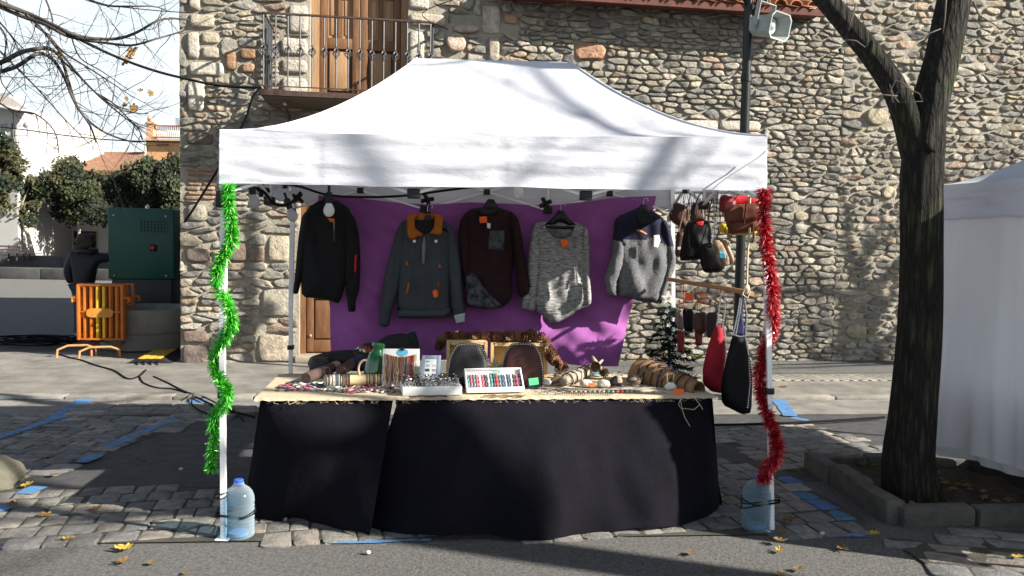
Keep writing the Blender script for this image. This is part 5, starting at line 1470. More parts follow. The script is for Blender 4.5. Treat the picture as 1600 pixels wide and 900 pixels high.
me = bpy.data.meshes.new_from_object(tmp.evaluated_get(bpy.context.evaluated_depsgraph_get())); bpy.data.objects.remove(tmp)
lt = bpy.data.objects.new('lettering', me); COL.objects.link(lt); lt.parent = aw; me.materials.append(plain('awning_lettering', (.6, .62, .58), .7))
lt.rotation_euler = (math.pi/2, 0, 0); lt.location = P(2, 354, D-.42) - ORG[aw.name]
b = B(); fbox(b, -12, 354, 18.5, 382, D+.3, .06); tag(b.build('menu_panel', plain('cream_panel', (.75, .72, .6), .7)), 'cream panel hung under the green awning', 'panel')  # panel in one plain cream colour, without emission
b = B()
for i in range(7): fbox(b, 1+i*2.2, 369, 2.2+i*2.2, 379, D+.24, .03)
tag(b.build('menu_boards', m_shut), 'row of small dark notices on the cream panel', 'notices')
b = B(); fbox(b, 19, 356, 27, 400, D+.3, .1); tag(b.build('timber_post', plain('ochre_timber', (.2, .13, .04), .7)), 'ochre timber post beside the cream panel', 'post')
D = 33
ww = thing('tall_white_house', P(10, 400, D), 'tall white house at the frame edge with a slate-coloured eave and balcony', 'house')
b = B(); fbox(b, -120, 163, 29, 412, D, 7); b.build('wall', m_hw, ww, smooth=False)
b = B(); e0, e1 = P(-60, 145, D-1.2), P(50, 175, D-.3); k0, k1 = P(-60, 125, D+3), P(10, 148, D+4)
b.add([e0, e1, k1, k0, e0-UZ*.12, e1-UZ*.12, k1-UZ*.2, k0-UZ*.2], [(0, 1, 2, 3), (7, 6, 5, 4), (0, 4, 5, 1), (1, 5, 6, 2), (3, 2, 6, 7), (0, 3, 7, 4)]); b.build('roof', M('grey_roof_tiles', (.22, .20, .18), .9, scale=6, bump=.5, bscale=14), ww, smooth=False)
b = B(); b.tube([P(-40, 158, D-1.1), P(52, 176, D-.35)], .07, 8); b.build('gutter', m_hw, ww)
fwin(ww, 2, 194, 8, 222, D, plain('louvre_grey', (.3, .32, .3), .6))
b = B(); fbox(b, -60, 244, 31, 249, D-.9, .95); bal = b.build('balcony', m_hw, ww, smooth=False)
for i in range(20):
    q = B(); p = P(-34+i*3.3, 245, D-.85); q.tube([p, p+UZ*.68], .014, 4); q.build('baluster', m_shut, bal)
q = B(); q.tube([P(-60, 219, D-.85), P(30.5, 223, D-.85)], .02, 5); q.build('rail', m_shut, bal)
b = B(); pts = [P(22, 214, D-.3), P(22, 201, D-.3), P(32.5, 195, D-.3), P(42.5, 201, D-.3), P(42.5, 214, D-.3)]
b.tube(pts, .018, 5); b.tube([pts[0]+UZ*.06, pts[4]+UZ*.06], .012, 5); b.tube([P(19, 192, D), P(20, 225, D)], .03, 5); b.build('washing_frame', m_shut, ww)
b = B(); b.lathe([(.001, .03), (.10, .02), (.13, 0), (.10, -.02)], P(41, 195, D-.3), 16, ax=(UX, UZ, -UY)); b.build('dish', m_hw, ww)
D = 34
oh = thing('orange_house', P(262, 405, D), 'tall orange house with a balustraded roof terrace beside the stone corner', 'house')
b = B(); fbox(b, 228, 221, 330, 412, D, 8); b.build('wall', m_ho, oh, smooth=False)
b = B(); fbox(b, 225, 216, 330, 221, D-.25, 8.4); b.build('cornice', plain('orange_cornice', (.52, .36, .22), .9), oh, smooth=False)
b = B(); fbox(b, 228, 192, 240, 216, D, .35); fbox(b, 226.5, 190.5, 241.5, 193, D-.05, .45); b.ball(P(235, 186, D+.17), .13, 10, 8); b.build('pier', plain('peach_render', (.6, .38, .24), .9), oh)
b = B(); fbox(b, 240, 195, 330, 198, D-.02, .22); fbox(b, 240, 213, 330, 216, D-.02, .22); b.build('terrace_rail', plain('red_rail', (.42, .14, .09), .8), oh, smooth=False)
for i in range(17):
    q = B(); p = P(243+i*3.3, 214, D+.1); q.lathe([(.03, 0), (.045, .12), (.025, .25), (.03, .42)], p, 8); q.build('baluster', plain('white_baluster', (.7, .62, .52), .8) if i == 0 else bpy.data.materials['white_baluster'], oh)
b = B(); fbox(b, 249, 249, 280, 252, D-.06, .1); fbox(b, 249, 252, 252, 300, D-.06, .1); fbox(b, 277, 252, 280, 300, D-.06, .1); b.build('window_surround', m_hw, oh, smooth=False)
b = B(); fbox(b, 245, 225, 262, 227, D-.1, .12); b.build('ledge', m_base, oh, smooth=False)
b = B(); b.tube([P(227, 226, D-.1), P(226, 262, D-.1), P(227, 300, D-.1)], .05, 6); b.build('drainpipe', m_hw, oh)
b = B(); fbox(b, 274, 184, 282, 195, D+5, 1.5); b.build('chimney', plain('blue_grey_box', (.3, .36, .42), .7), oh, smooth=False)
# aerials
def aerial(x, y, h, D, label):
    b = B(); o = P(x, y, D); b.tube([o, o+UZ*h], .018, 5)
    for k in range(6): b.tube([o+UZ*(h-.1)+UX*(-.45+k*.15)-UY*.18, o+UZ*(h-.1)+UX*(-.45+k*.15)+UY*.18+UZ*.1], .009, 4)
    b.tube([o+UZ*(h-.1)-UX*.5, o+UZ*(h-.1)+UX*.4], .013, 4); b.tube([o+UZ*(h*.45)-UX*.35, o+UZ*(h*.45)+UX*.3], .011, 4)
    tag(b.build('roof_aerial', m_iron), label, 'aerial')
aerial(103, 250, 1.7, 39, 'tall television aerial above the hipped terracotta roof'); aerial(100, 248, .45, 39.5, 'low television aerial on the roof ridge')
# ------------------------------------------------------------------ plaza trees, hedge, bench
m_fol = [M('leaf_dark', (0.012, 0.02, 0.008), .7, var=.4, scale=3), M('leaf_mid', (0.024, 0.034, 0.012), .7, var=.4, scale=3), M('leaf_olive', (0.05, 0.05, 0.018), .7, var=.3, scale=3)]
m_tr = M('pale_trunk', (0.24, 0.21, 0.16), .9, scale=8, col2=(0.36, 0.32, 0.25))
def plaza_tree(px, pyc, rx, rz, pyb, D, label, seed, trunk_w=.09, fork=True, olive=.15, lean=0, dens=230):
    r3 = random.Random(seed); c = P(px, pyc, D); base = P(px+lean, pyb, D); k = D/FPX
    root = thing('plaza_tree', base, label, 'tree', 'trees round the plaza')
    b = B(); top = c-UZ*rz*k*.5
    b.tube([base, base.lerp(top, .5)+UX*.05, top], [trunk_w, trunk_w*.8, trunk_w*.65], 8)
    for i in range(5):
        d = V((r3.uniform(-1, 1)*rx*k*.7, r3.uniform(-1, 1)*rx*k*.6, rz*k*r3.uniform(.4, 1.2))); b.tube([top, top+d*.5+UZ*.05, top+d], [trunk_w*.5, trunk_w*.3, .012], 5)
    b.build('trunk', m_tr, root)
    b = B(); cl = []
    for i in range(34):
        while True:
            q = V((r3.uniform(-1, 1), r3.uniform(-1, 1), r3.uniform(-1, 1)))
            if .15 < q.length < 1: break
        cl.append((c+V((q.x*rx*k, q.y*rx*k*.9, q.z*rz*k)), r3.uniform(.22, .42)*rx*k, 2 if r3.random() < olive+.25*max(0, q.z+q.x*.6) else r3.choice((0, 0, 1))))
    for cc, cr, mi in cl:
        for j in range(dens):
            d = V((r3.gauss(0, 1), r3.gauss(0, 1), r3.gauss(0, 1))); d.normalize(); p = cc+d*cr*r3.uniform(.5, 1.12); s = r3.uniform(.05, .11)
            a = V((r3.uniform(-1, 1), r3.uniform(-1, 1), r3.uniform(-1, 1))).normalized(); e = a.orthogonal().normalized()
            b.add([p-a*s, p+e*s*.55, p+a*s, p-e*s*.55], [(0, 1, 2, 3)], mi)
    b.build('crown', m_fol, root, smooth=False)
plaza_tree(122, 300, 56, 48, 400, 34.5, 'round dark evergreen tree in front of the white house', 2)
plaza_tree(30, 310, 34, 40, 408, 33.2, 'pale trunked tree with thin olive foliage beside the green awning', 3, .10, olive=.5, lean=24, dens=90)
plaza_tree(-8, 262, 38, 60, 408, 31.8, 'brownish leafy tree at the frame edge under the balcony', 4, olive=.5, dens=130)
plaza_tree(214, 310, 42, 42, 408, 31.5, 'dark dense tree showing over the generator, beside the round one', 5, olive=.02)
plaza_tree(262, 298, 46, 52, 408, 31.0, 'dark tree before the orange house, next to the stone corner', 6, olive=.02)
D = 31.5
bn = thing('bench', P(15, 408, D), 'slatted wooden bench on the plaza step under the awning', 'bench')
for i, (y0, y1) in enumerate(((383, 386.5), (388.5, 391.5), (394, 396))):
    b = B(); fbox(b, -25, y0, 32, y1, D+.1*(1 if i < 2 else -2), .05 if i < 2 else .4); b.build('slat', plain('bench_timber', (.09, .06, .05), .8) if i == 0 else bpy.data.materials['bench_timber'], bn, smooth=False)
for x in (-18, 14, 27):
    b = B(); b.tube([P(x, 383, D+.15), P(x, 396, D+.1), P(x-1, 408, D-.1)], .035, 5); b.build('leg', m_shut, bn)
b = B(); fbox(b, 33, 396, 48, 397.5, 31.6, .8); fbox(b, 36, 397, 37, 408, 31.8, .06); fbox(b, 45, 397, 46, 408, 31.8, .06); tag(b.build('cafe_table', m_shut), 'dark low cafe table next to the bench', 'table')
# ------------------------------------------------------------------ person at the generator
m_skin = plain('skin', (0.45, 0.26, 0.18), .55)
m_coat = M('dark_padded_coat', (0.012, 0.013, 0.018), .6, var=.4, scale=9, bump=.4, bscale=26)
m_jeans = M('blue_jeans', (0.035, 0.055, 0.10), .9, var=.2, scale=30)
m_hair = M('dark_hair', (0.035, 0.028, 0.022), .8, var=.5, scale=30, stretch=(1, 1, .4), bump=.8, bscale=50)
PD = 12.55
po = P(131, 420, PD); po.z = 0
def skin_mesh(name, nodes, edges, mat, parent, sub=2):
    me = bpy.data.meshes.new(name); keys = list(nodes); ix = {k: i for i, k in enumerate(keys)}
    me.from_pydata([nodes[k][0] for k in keys], [(ix[a], ix[b_]) for a, b_ in edges], []); me.materials.append(mat)
    o = bpy.data.objects.new(name, me); COL.objects.link(o); o.parent = parent
    md = o.modifiers.new('skin', 'SKIN'); md.use_smooth_shade = True
    for k in keys:
        r = nodes[k][1]; r = (r, r) if not isinstance(r, tuple) else r
        me.skin_vertices[0].data[ix[k]].radius = r; me.skin_vertices[0].data[ix[k]].use_root = (ix[k] == 0)
    s = o.modifiers.new('sub', 'SUBSURF'); s.levels = s.render_levels = sub
    return o
per = thing('person', po, 'person in a dark padded coat and jeans, back turned, reaching to the generator', 'person')
# local axes: +x to the generator, +y away from the camera
n = {'pelvis': ((0, 0, .93), (.125, .10)), 'belly': ((.01, 0, 1.08), (.12, .095)), 'chest': ((.03, .0, 1.26), (.14, .10)), 'neck': ((.05, .01, 1.42), .055), 'headlow': ((.06, .02, 1.49), .07), 'head': ((.06, .02, 1.575), .085), 'crown': ((.055, .015, 1.64), .06),
     'nose': ((.115, .085, 1.545), .016), 'chin': ((.10, .07, 1.475), .03),
     'shL': ((-.15, -.02, 1.355), .06), 'elL': ((-.22, -.03, 1.10), .043), 'wrL': ((-.20, .02, .88), .03), 'shR': ((.20, .02, 1.36), .06), 'elR': ((.33, .10, 1.29), .043), 'wrR': ((.40, .27, 1.44), .03),
     'hipL': ((-.09, 0, .88), .088), 'knL': ((-.10, .03, .48), .058), 'anL': ((-.11, -.01, .09), .04), 'toeL': ((-.10, .16, .035), .035), 'hipR': ((.09, 0, .88), .088), 'knR': ((.11, .05, .48), .058), 'anR': ((.12, .0, .09), .04), 'toeR': ((.15, .16, .035), .035),
     'plR': ((.42, .31, 1.475), (.03, .018)), 'plL': ((-.195, .03, .82), (.03, .018))}
e = [('pelvis', 'belly'), ('belly', 'chest'), ('chest', 'neck'), ('neck', 'headlow'), ('headlow', 'head'), ('head', 'crown'), ('head', 'nose'), ('headlow', 'chin'), ('chest', 'shL'), ('shL', 'elL'), ('elL', 'wrL'), ('chest', 'shR'), ('shR', 'elR'), ('elR', 'wrR'),
     ('pelvis', 'hipL'), ('hipL', 'knL'), ('knL', 'anL'), ('anL', 'toeL'), ('pelvis', 'hipR'), ('hipR', 'knR'), ('knR', 'anR'), ('anR', 'toeR'), ('wrR', 'plR'), ('wrL', 'plL')]
for i in range(4):
    y = -.024+.016*i; L = (.055, .068, .072, .062)[i]
    n['fR%da' % i] = ((.425+y, .335, 1.50+.003*i), .0085); n['fR%db' % i] = ((.43+y*1.1, .335+L*.7, 1.52), .0075); n['fR%dc' % i] = ((.435+y*1.1, .335+L, 1.515), .0065)
    e += [('plR', 'fR%da' % i), ('fR%da' % i, 'fR%db' % i), ('fR%db' % i, 'fR%dc' % i)]
    n['fL%da' % i] = ((-.195, .03+y, .785), .0085); n['fL%db' % i] = ((-.19, .035+y, .785-L*.7), .0075); n['fL%dc' % i] = ((-.18, .042+y, .785-L), .0065)
    e += [('plL', 'fL%da' % i), ('fL%da' % i, 'fL%db' % i), ('fL%db' % i, 'fL%dc' % i)]
n['tR1'] = ((.385, .315, 1.50), .010); n['tR2'] = ((.375, .345, 1.525), .008); e += [('plR', 'tR1'), ('tR1', 'tR2')]
n['tL1'] = ((-.185, .065, .81), .010); n['tL2'] = ((-.175, .08, .775), .008); e += [('plL', 'tL1'), ('tL1', 'tL2')]
skin_mesh('body', n, e, m_skin, per)
c = {'pel': ((0, 0, .80), (.20, .165)), 'wai': ((.01, 0, 1.0), (.185, .15)), 'che': ((.03, 0, 1.25), (.195, .15)), 'col': ((.045, .005, 1.40), (.10, .085)),
     'sL': ((-.15, -.02, 1.345), .095), 'eL': ((-.235, -.035, 1.10), .075), 'wL': ((-.21, .01, .90), .055), 'sR': ((.20, .02, 1.355), .095), 'eR': ((.33, .10, 1.29), .078), 'wR': ((.39, .25, 1.425), .052)}
ce = [('pel', 'wai'), ('wai', 'che'), ('che', 'col'), ('che', 'sL'), ('sL', 'eL'), ('eL', 'wL'), ('che', 'sR'), ('sR', 'eR'), ('eR', 'wR')]
skin_mesh('coat', c, ce, m_coat, per)
t = {'p': ((0, 0, .90), (.15, .12)), 'hL': ((-.09, 0, .82), .105), 'kL': ((-.10, .03, .48), .075), 'aL': ((-.11, 0, .10), .06), 'hR': ((.09, 0, .82), .105), 'kR': ((.11, .05, .48), .075), 'aR': ((.12, .0, .10), .06)}
skin_mesh('jeans', t, [('p', 'hL'), ('hL', 'kL'), ('kL', 'aL'), ('p', 'hR'), ('hR', 'kR'), ('kR', 'aR')], m_jeans, per)
b = B(); b.ball(po+V((.045, -.03, 1.57)), (.15, .14, .14), 22, 16, nz=.35, seed=4); b.ball(po+V((.0, -.03, 1.47)), (.12, .10, .10), 14, 10, nz=.3, seed=7); b.build('hair', m_hair, per, sharp=0)
b = B(); b.tube([po+V((.045+.13*math.cos(a), .0+.12*math.sin(a), 1.41+.015*math.sin(3*a))) for a in [2*math.pi*k/14 for k in range(14)]], .045, 8, closed=True); b.build('hood', m_coat, per, sharp=0)
for s, a in ((-1, 'L'), (1, 'R')):
    b = B(); x = -.105 if s < 0 else .135
    b.ball(po+V((x, .06, .045)), (.055, .14, .05), 12, 8); b.build('shoe', m_blackm, per)
b = B()
for s in (-1, 1): b.ball(po+V((.115+.0*s, .085+.0*s, 1.57)) + V((.02*s, -.02*s, 0)), .009, 6, 5)
b.build('eyes', m_blackm, per)
# ------------------------------------------------------------------ tables and black cloths
TZ = 0.745
def T(px, py, dz=0.0):
    p = G(px, py, TZ+.012); return p + UZ*dz
m_bcloth = M('black_tablecloth', (0.0058, 0.0055, 0.0088), .95, var=.3, scale=3, bump=.3, bscale=25, spec=.12)
m_ttop = plain('grey_table_plastic', (.35, .35, .36), .6)
TLF, TRF = G(407, 624, TZ), G(1113, 620, TZ); TD = (TRF-TLF).normalized(); TBk = V((-TD.y, TD.x, 0)); TW = (TRF-TLF).length
def tpt(u, v, z=TZ): p = TLF+TD*u+TBk*v; return V((p.x, p.y, z))
split = (G(618, 622, TZ)-TLF).dot(TD)
for (a, c, lb) in ((.02, split-.02, 'shorter folding table hidden under the narrow black cloth'), (split, TW-.02, 'longer folding table under the wide black cloth')):
    t_ = thing('folding_table', tpt((a+c)/2, .4, 0), lb, 'table', 'folding tables of the stall')
    b = B(); b.box(tpt((a+c)/2, .44, TZ-.03), (c-a, .80, .04), (TD, TBk, UZ), bev=.01); b.build('table_top', m_ttop, t_)
    for u_ in (a+.10, c-.10):
        for v_ in (.12, .74):
            b = B(); b.tube([tpt(u_, v_, 0), tpt(u_, v_, TZ-.05)], .014, 8); b.build('leg', m_hook, t_)
def cloth(name, label, u0, u1, bot, lside, rside, seed, notch=None):
    """top sheet, front fall through the pixel points bot, and side falls"""
    bp_ = [G(x, y)+UZ*.012 for x, y in bot]
    def bl(s):
        x = s*(len(bp_)-1); i = min(len(bp_)-2, int(x)); return bp_[i].lerp(bp_[i+1], x-i)
    b = B()
    b.grid(lambda s, t: tpt(u0+(u1-u0)*s, .88*t, TZ+.002+.003*nz3((s*6, t*6, seed))), 40, 10)
    tops = lambda s: tpt(u0+(u1-u0)*s, 0, TZ+.002)
    nn = -TBk
    def ff(s, t):
        a = tops(s); c = bl(s)
        if notch: c = c + TD*notch(s, t)
        p = a.lerp(c, t); k = t**.7
        sway = .055*math.sin(s*(u1-u0)*4.3+seed+1.2*t) + .03*math.sin(s*(u1-u0)*11+seed*2+2*t) + .06*nz3((s*(u1-u0)*2, t*1.3, seed)) + .028*nz3((s*(u1-u0)*7, t*2.2, seed)) + .06*math.sin(math.pi*t)*math.exp(-(min(s, 1-s)*(u1-u0)/.25)**2)
        r = .02*min(1, t*12) + .075*math.sin(math.pi*t**.8)*math.sin(math.pi*min(1, max(0, s)))
        if rside: r -= .16*max(0, (s-.90)/.10)**2*min(1, .25+t)
        if lside: r -= .10*max(0, (.12-s)/.12)**2*min(1, .25+t)
        z = p.z - .02*math.sin(math.pi*min(1, t*6))*0
        if t > .97: z = max(.008, p.z + .02*math.sin(s*13+seed))
        return V((p.x, p.y, z)) + nn*(sway*k*.75 + r)
    b.grid(ff, 90, 34)
    for side, on in ((0, lside), (1, rside)):
        if not on: continue
        u_ = u0 if side == 0 else u1; sg = -1 if side == 0 else 1
        def sf(s, t):
            a = tpt(u_, .88*s, TZ+.002); c = ff(side, 1.0); d0 = c - tpt(u_, 0, 0); d0.z = 0
            e = tpt(u_, .88*s, 0.01) + TD*(sg*on*(1+.3*math.sin(s*9))) 
            c2 = (tpt(u_, 0, 0)+d0).lerp(e, min(1, s*3.0)); c2.z = .01+.09*s*(1 if side == 0 else .3)
            p = a.lerp(c2, t); return p + TD*(sg*(.035*math.sin(s*12+seed)*t**.8*min(1, s*4)))
        b.grid(sf, 24, 24)
    return tag(b.build(name, m_bcloth, sharp=75), label, 'tablecloth')
cloth('tablecloth', 'narrow black cloth over the shorter table, its free edge hanging in a point', 0, split-.012, [(378, 803), (440, 818), (505, 828), (578, 840)], .10, 0, 2.0)
cloth('tablecloth', 'wide black cloth falling to the ground along the longer table', split+.018, TW, [(558, 822), (700, 839), (850, 842), (960, 838), (1065, 826), (1134, 795)], 0, .10, 5.0)

m_burlap = M('burlap', (0.42, 0.34, 0.225), .95, scale=60, col2=(0.58, 0.49, 0.35), bump=.5, bscale=260)
b = B()
def bf(s, t):
    u_ = -.03+(TW+.05)*s; v_ = -.028+.86*t+.012*nz3((s*60, t*30, 2))*(t < .02 or t > .98)
    z = TZ+.007+.004*nz3((s*14, t*5, 1))+.006*max(0, nz3((s*5, t*4, 4)))
    if t < .03: z = TZ-.004+.012*t/.03+.006*nz3((s*80, 0, 9)); v_ += .006*nz3((s*140, 0, 5))
    return tpt(u_, v_, z)
b.grid(bf, 220, 40)
cl = b.build('burlap_runner', m_burlap, sharp=70); tag(cl, 'frayed beige burlap runner spread over both black cloths', 'runner')
b = B(); r2 = random.Random(4)
for i in range(70):
    u_ = r2.uniform(0, TW); p = tpt(u_, -.035, TZ-.004); b.tube([p, p-TBk*r2.uniform(.004, .016)+TD*r2.uniform(-.02, .02)-UZ*r2.uniform(.0, .02), p-TBk*r2.uniform(.0, .01)+TD*r2.uniform(-.03, .03)-UZ*r2.uniform(.004, .018)], .0007, 3)
tag(b.build('frayed_threads', m_burlap, cl), kind='stuff')
def near(px, py): return onplane(px, py, TLF-TBk*.06, TBk)
for path, lb in (([(1075, 617), (1064, 622), (1060, 632), (1066, 640), (1070, 652), (1078, 666)], 'longest raffia strand hanging off the front edge by the bark'), ([(1072, 618), (1063, 626), (1066, 638), (1084, 640), (1093, 633)], 'curled raffia strand crossing the longest one'), ([(1084, 620), (1095, 634), (1098, 640)], 'short straight raffia strand beside the curled one'), ([(450, 624), (452, 632), (462, 628), (466, 622)], 'loose burlap thread at the corner of the narrow black cloth')):
    b = B(); b.tube([near(x, y) for x, y in path], .0022, 5); tag(b.build('loose_twine', m_burlap), lb, 'twine')

# lint and dust clinging to the wide black cloth
b = B(); r2 = random.Random(77)
wide = [o for o in scene.objects if o.name.startswith('tablecloth')][-1]
me_ = wide.data; vv_ = [wide.location+v.co for v in me_.vertices]; nv_ = [v.normal.copy() for v in me_.vertices]
for i in r2.sample(range(41*11, 41*11+91*35), 130):
    p = vv_[i]+nv_[i]*.002
    if p.z > .70 or p.z < .03: continue
    t1 = nv_[i].orthogonal().normalized(); t2 = nv_[i].cross(t1); k = r2.choice((.0012, .0016, .0035)); b.add([p-t1*k, p+t2*k*.7, p+t1*k, p-t2*k*.6], [(0, 1, 2, 3)])
tag(b.build('lint', plain('pale_lint', (.3, .29, .27), .9), wide, smooth=False), kind='stuff')
# ------------------------------------------------------------------ goods on the table
def cname(c):
    r, g, b_ = c; mx_ = max(c); mn = min(c)
    if mx_ < .045: return 'black'
    if mx_-mn < .12*mx_+.02: return 'white' if mx_ > .4 else 'grey'
    if r >= g >= b_: return ('cream' if mx_ > .3 and g > .75*r else 'orange' if r > .3 and g > .3*r else 'red' if g < .3*r and r > .2 else 'brown')
    if r > g and b_ >= g: return 'red' if r > .3 and b_ < .5*r else 'maroon'
    if g >= r and g >= b_: return 'green'
    return 'dark blue'
def col_mat(name, c, rough=.6, **k): return plain(name, c, rough, **k)
m_attr = M('mixed_colours', (1, 1, 1), .6, var=.12, scale=30, attr=True)
BRIGHT = [(.26, .03, .05), (.04, .06, .13), (.10, .12, .15), (.35, .30, .25), (.02, .02, .025), (.5, .48, .45), (.16, .08, .06), (.06, .09, .09), (.22, .05, .09), (.03, .025, .03), (.10, .12, .16), (.55, .52, .44)]
def face(px, py, rx=0.0):
    """a frame leaning back from the viewer at a table point"""
    return T(px, py)
def ring_mesh(r, t, r2, lumpy=.25, squash=.75):
    b = B(); n = 16; ph = r2.random()*6
    pth = [V((math.cos(2*math.pi*i/n)*r, math.sin(2*math.pi*i/n)*r*squash, t*.8+.004*math.sin(4*math.pi*i/n+ph))) for i in range(n)]
    b.tube(pth, [t*(1+lumpy*r2.uniform(-1, 1)) for _ in range(n)], 5, closed=True)
    c1, c2 = r2.choice(BRIGHT), r2.choice(BRIGHT); b.c = []
    for i in range(n): b.c += [c1 if (i//2) % 2 else c2]*5
    return b
r2 = random.Random(12); protos = []
for i in range(8):
    o = ring_mesh(r2.uniform(.026, .034), r2.uniform(.0035, .006), r2).build('bracelet', m_attr, None, origin=(0, 0, 0)); protos.append(o)
used = [False]*8
def put_bracelet(p, rz, rot=None, label='small woven bracelet in a row along the burlap by the wooden roll', group='woven bracelets laid on the burlap', s=1.0):
    i = r2.randrange(8)
    if not used[i]: o = protos[i]; used[i] = True
    else: o = protos[i].copy(); COL.objects.link(o)
    place(o, p, rz, s, rot); tag(o, label, 'bracelet', group); return o
for row, (y, x0, x1, n) in enumerate(((611, 440, 612, 20), (605, 440, 608, 15), (601, 455, 505, 6))):
    for k in range(n):
        put_bracelet(T(x0+(x1-x0)*k/(n-1)+r2.uniform(-2, 2), y+r2.uniform(-1.5, 1.5)), r2.uniform(0, 6))
for i, u_ in enumerate(used):
    if not u_: put_bracelet(T(430+i*4, 608), 0)
# wooden roll with bracelets
m_wroll = M('pale_wood_roll', (0.42, 0.30, 0.16), .7, scale=10, stretch=(1, 6, 6), col2=(0.55, 0.42, 0.25))
la, lc = T(506, 605, .036), T(598, 602, .036); ld = (lc-la).normalized(); ls = ld.cross(UZ).normalized(); lu = ls.cross(ld)
b = B(); b.lathe([(.028, 0), (.033, .004), (.034, (lc-la).length*.5), (.035, (lc-la).length-.004), (.028, (lc-la).length)], la, 18, ax=(ls, lu, ld))
tag(b.build('wooden_roll', m_wroll), 'pale wooden display roll lying crosswise and ringed with bracelets', 'display roll')
for k in range(22):
    f = .03+.028*k if k < 15 else .5+.045*(k-10)
    if f > .97: break
    p = la.lerp(lc, f); b = B(); rr_ = .0365
    th = r2.uniform(.002, .0055) if k < 15 else .0022; c1 = r2.choice(BRIGHT) if k < 15 else (.03, .02, .02)
    tl = r2.uniform(-.006, .006)
    b.tube([p+ls*math.cos(a)*rr_+lu*math.sin(a)*rr_+ld*(tl*math.cos(a)) for a in [2*math.pi*j/18 for j in range(18)]], th, 5, closed=True, col=c1)
    tag(b.build('bracelet', m_attr), cname(c1)+' bracelet packed on the crowded half of the pale wooden roll' if k < 15 else 'thin dark cord bracelet on the bare half of the pale wooden roll', 'bracelet', 'bracelets on the wooden roll' if k < 15 else 'cord bracelets on the wooden roll')
# suede rolls
m_suede = M('brown_suede', (0.075, 0.045, 0.04), .95, var=.25, scale=25); m_suede_l = M('pale_suede_edge', (0.28, 0.20, 0.16), .95)
def roll(name, label, p0, p1, r, mats, cat):
    d = (p1-p0).normalized(); s = d.cross(UZ).normalized(); u = s.cross(d); L = (p1-p0).length
    b = B(); b.lathe([(r*.2, 0), (r*.92, 0), (r, .006), (r*1.02, L*.8), (r, L*.82)], p0, 16, ax=(s, u, d)); b.m = [0]*len(b.m); k = len(b.f)
    b.lathe([(r*1.01, L*.81), (r*1.01, L), (r*.8, L), (r*.7, L*.9)], p0, 16, m=1, ax=(s, u, d)); return tag(b.build(name, mats), label, cat)
roll('suede_roll', 'brown suede roll with a pale end pointing to the green jar, nearer the edge', T(478, 601, .04), T(526, 582, .045), .034, [m_suede, m_suede_l], 'suede roll')
roll('suede_roll', 'brown suede roll lying up against the green jar', T(532, 590, .04), T(572, 568, .07), .034, [m_suede, m_suede_l], 'suede roll')
b = B(); c = T(570, 592); b.tube([c+UX*(.042*math.cos(a))+UZ*(.062+.058*math.sin(a)) for a in [2*math.pi*k/20 for k in range(20)]], .008, 6, closed=True)
tag(b.build('wooden_ring', m_wroll), 'upright wooden ring bangle beside the green jar', 'bangle')
# soft dark clothing heap at the back corner
def lump(name, label, px, py, w, h, mats, seed, cat, thick=.07, dz=0, mfn=None):
    c = T(px, py); b = B(); poly = [(-w/2, 0), (w/2, 0), (w*.52, h*.5), (w*.3, h), (-w*.1, h*.92), (-w*.45, h*.6)]
    inflate(b, poly, thick, c+UZ*dz, SD, UZ, -SB, sp=w/12, rim=h*.5, bump=lambda x, y: .03*nz3((x*14+seed, y*14, seed)), mfn=mfn, rounds=2); return tag(b.build(name, mats, sharp=0), label, cat)
m_navyc = plain('navy_cloth', (.02, .02, .07), .9); m_rb = plain('brick_red_cloth', (.22, .05, .025), .9); m_wstr = plain('pale_stripe', (.55, .56, .6), .9); m_greend = plain('dark_green_cloth', (.006, .03, .018), .8)
lump('folded_garment', 'black folded garment at the back corner of the stall by the wooden door', 525, 575, .40, .13, [m_blackm], 1, 'garment', .12)
lump('folded_garment', 'dark garment with brick red and pale stripes behind the green jar', 572, 575, .24, .185, [m_blackm, m_rb, m_wstr], 4, 'garment', .08, mfn=lambda x, y: 1 if (y*31+x*9) % 2 < .8 else (2 if (y*31+x*9) % 2 > 1.8 else 0))
lump('folded_garment', 'navy folded garment tucked beside the green jar', 560, 580, .15, .11, [m_navyc], 7, 'garment', .06)
lump('felt_bag', 'black felt bag standing behind the cord display board', 612, 572, .34, .24, [m_blackm], 9, 'bag', .08)
lump('scarf', 'dark green cloth bundle poking up behind the display board', 640, 560, .14, .21, [m_greend], 11, 'scarf', .05)
b = B(); b.lathe([(.055, 0), (.07, .01), (.072, .07), (.06, .10)], T(500, 582), 24); tag(b.build('black_tray', m_black), 'round black lidded box among the dark garments', 'box')
# green glass jar
m_gglass = M('green_glass', (0.012, 0.13, 0.03), .06, var=.1, scale=3, spec=.8, coat=.6, trans=.25)
jb = T(583, 598); jx = V((.13, .1, .98)).normalized(); js = jx.cross(UY).normalized(); ju = jx.cross(js)
jar = thing('glass_jar', jb, 'tall green glass jar leaning beside the cord display board', 'jar')
b = B(); b.lathe([(.036, 0), (.062, .005), (.066, .06), (.064, .13), (.052, .175), (.034, .205), (.032, .215)], jb, 24, ax=(js, ju, jx)); b.build('body', m_gglass, jar)
b = B(); b.lathe([(.033, .212), (.036, .216), (.036, .245), (.031, .25), (.02, .246)], jb, 24, ax=(js, ju, jx)); b.build('neck_ring', m_gglass, jar)
b = B()
for k in range(6):
    p = jb+jx*.2+js*(-.03+.004*k); b.tube([p, p-UZ*.10+V((.03+.008*k, -.04, 0)), p-UZ*.19+V((.05+.01*k, -.055, 0))], .0016, 4)
tag(b.build('necklaces', m_hook), 'fine necklaces draped over the neck of the green jar', 'necklaces')
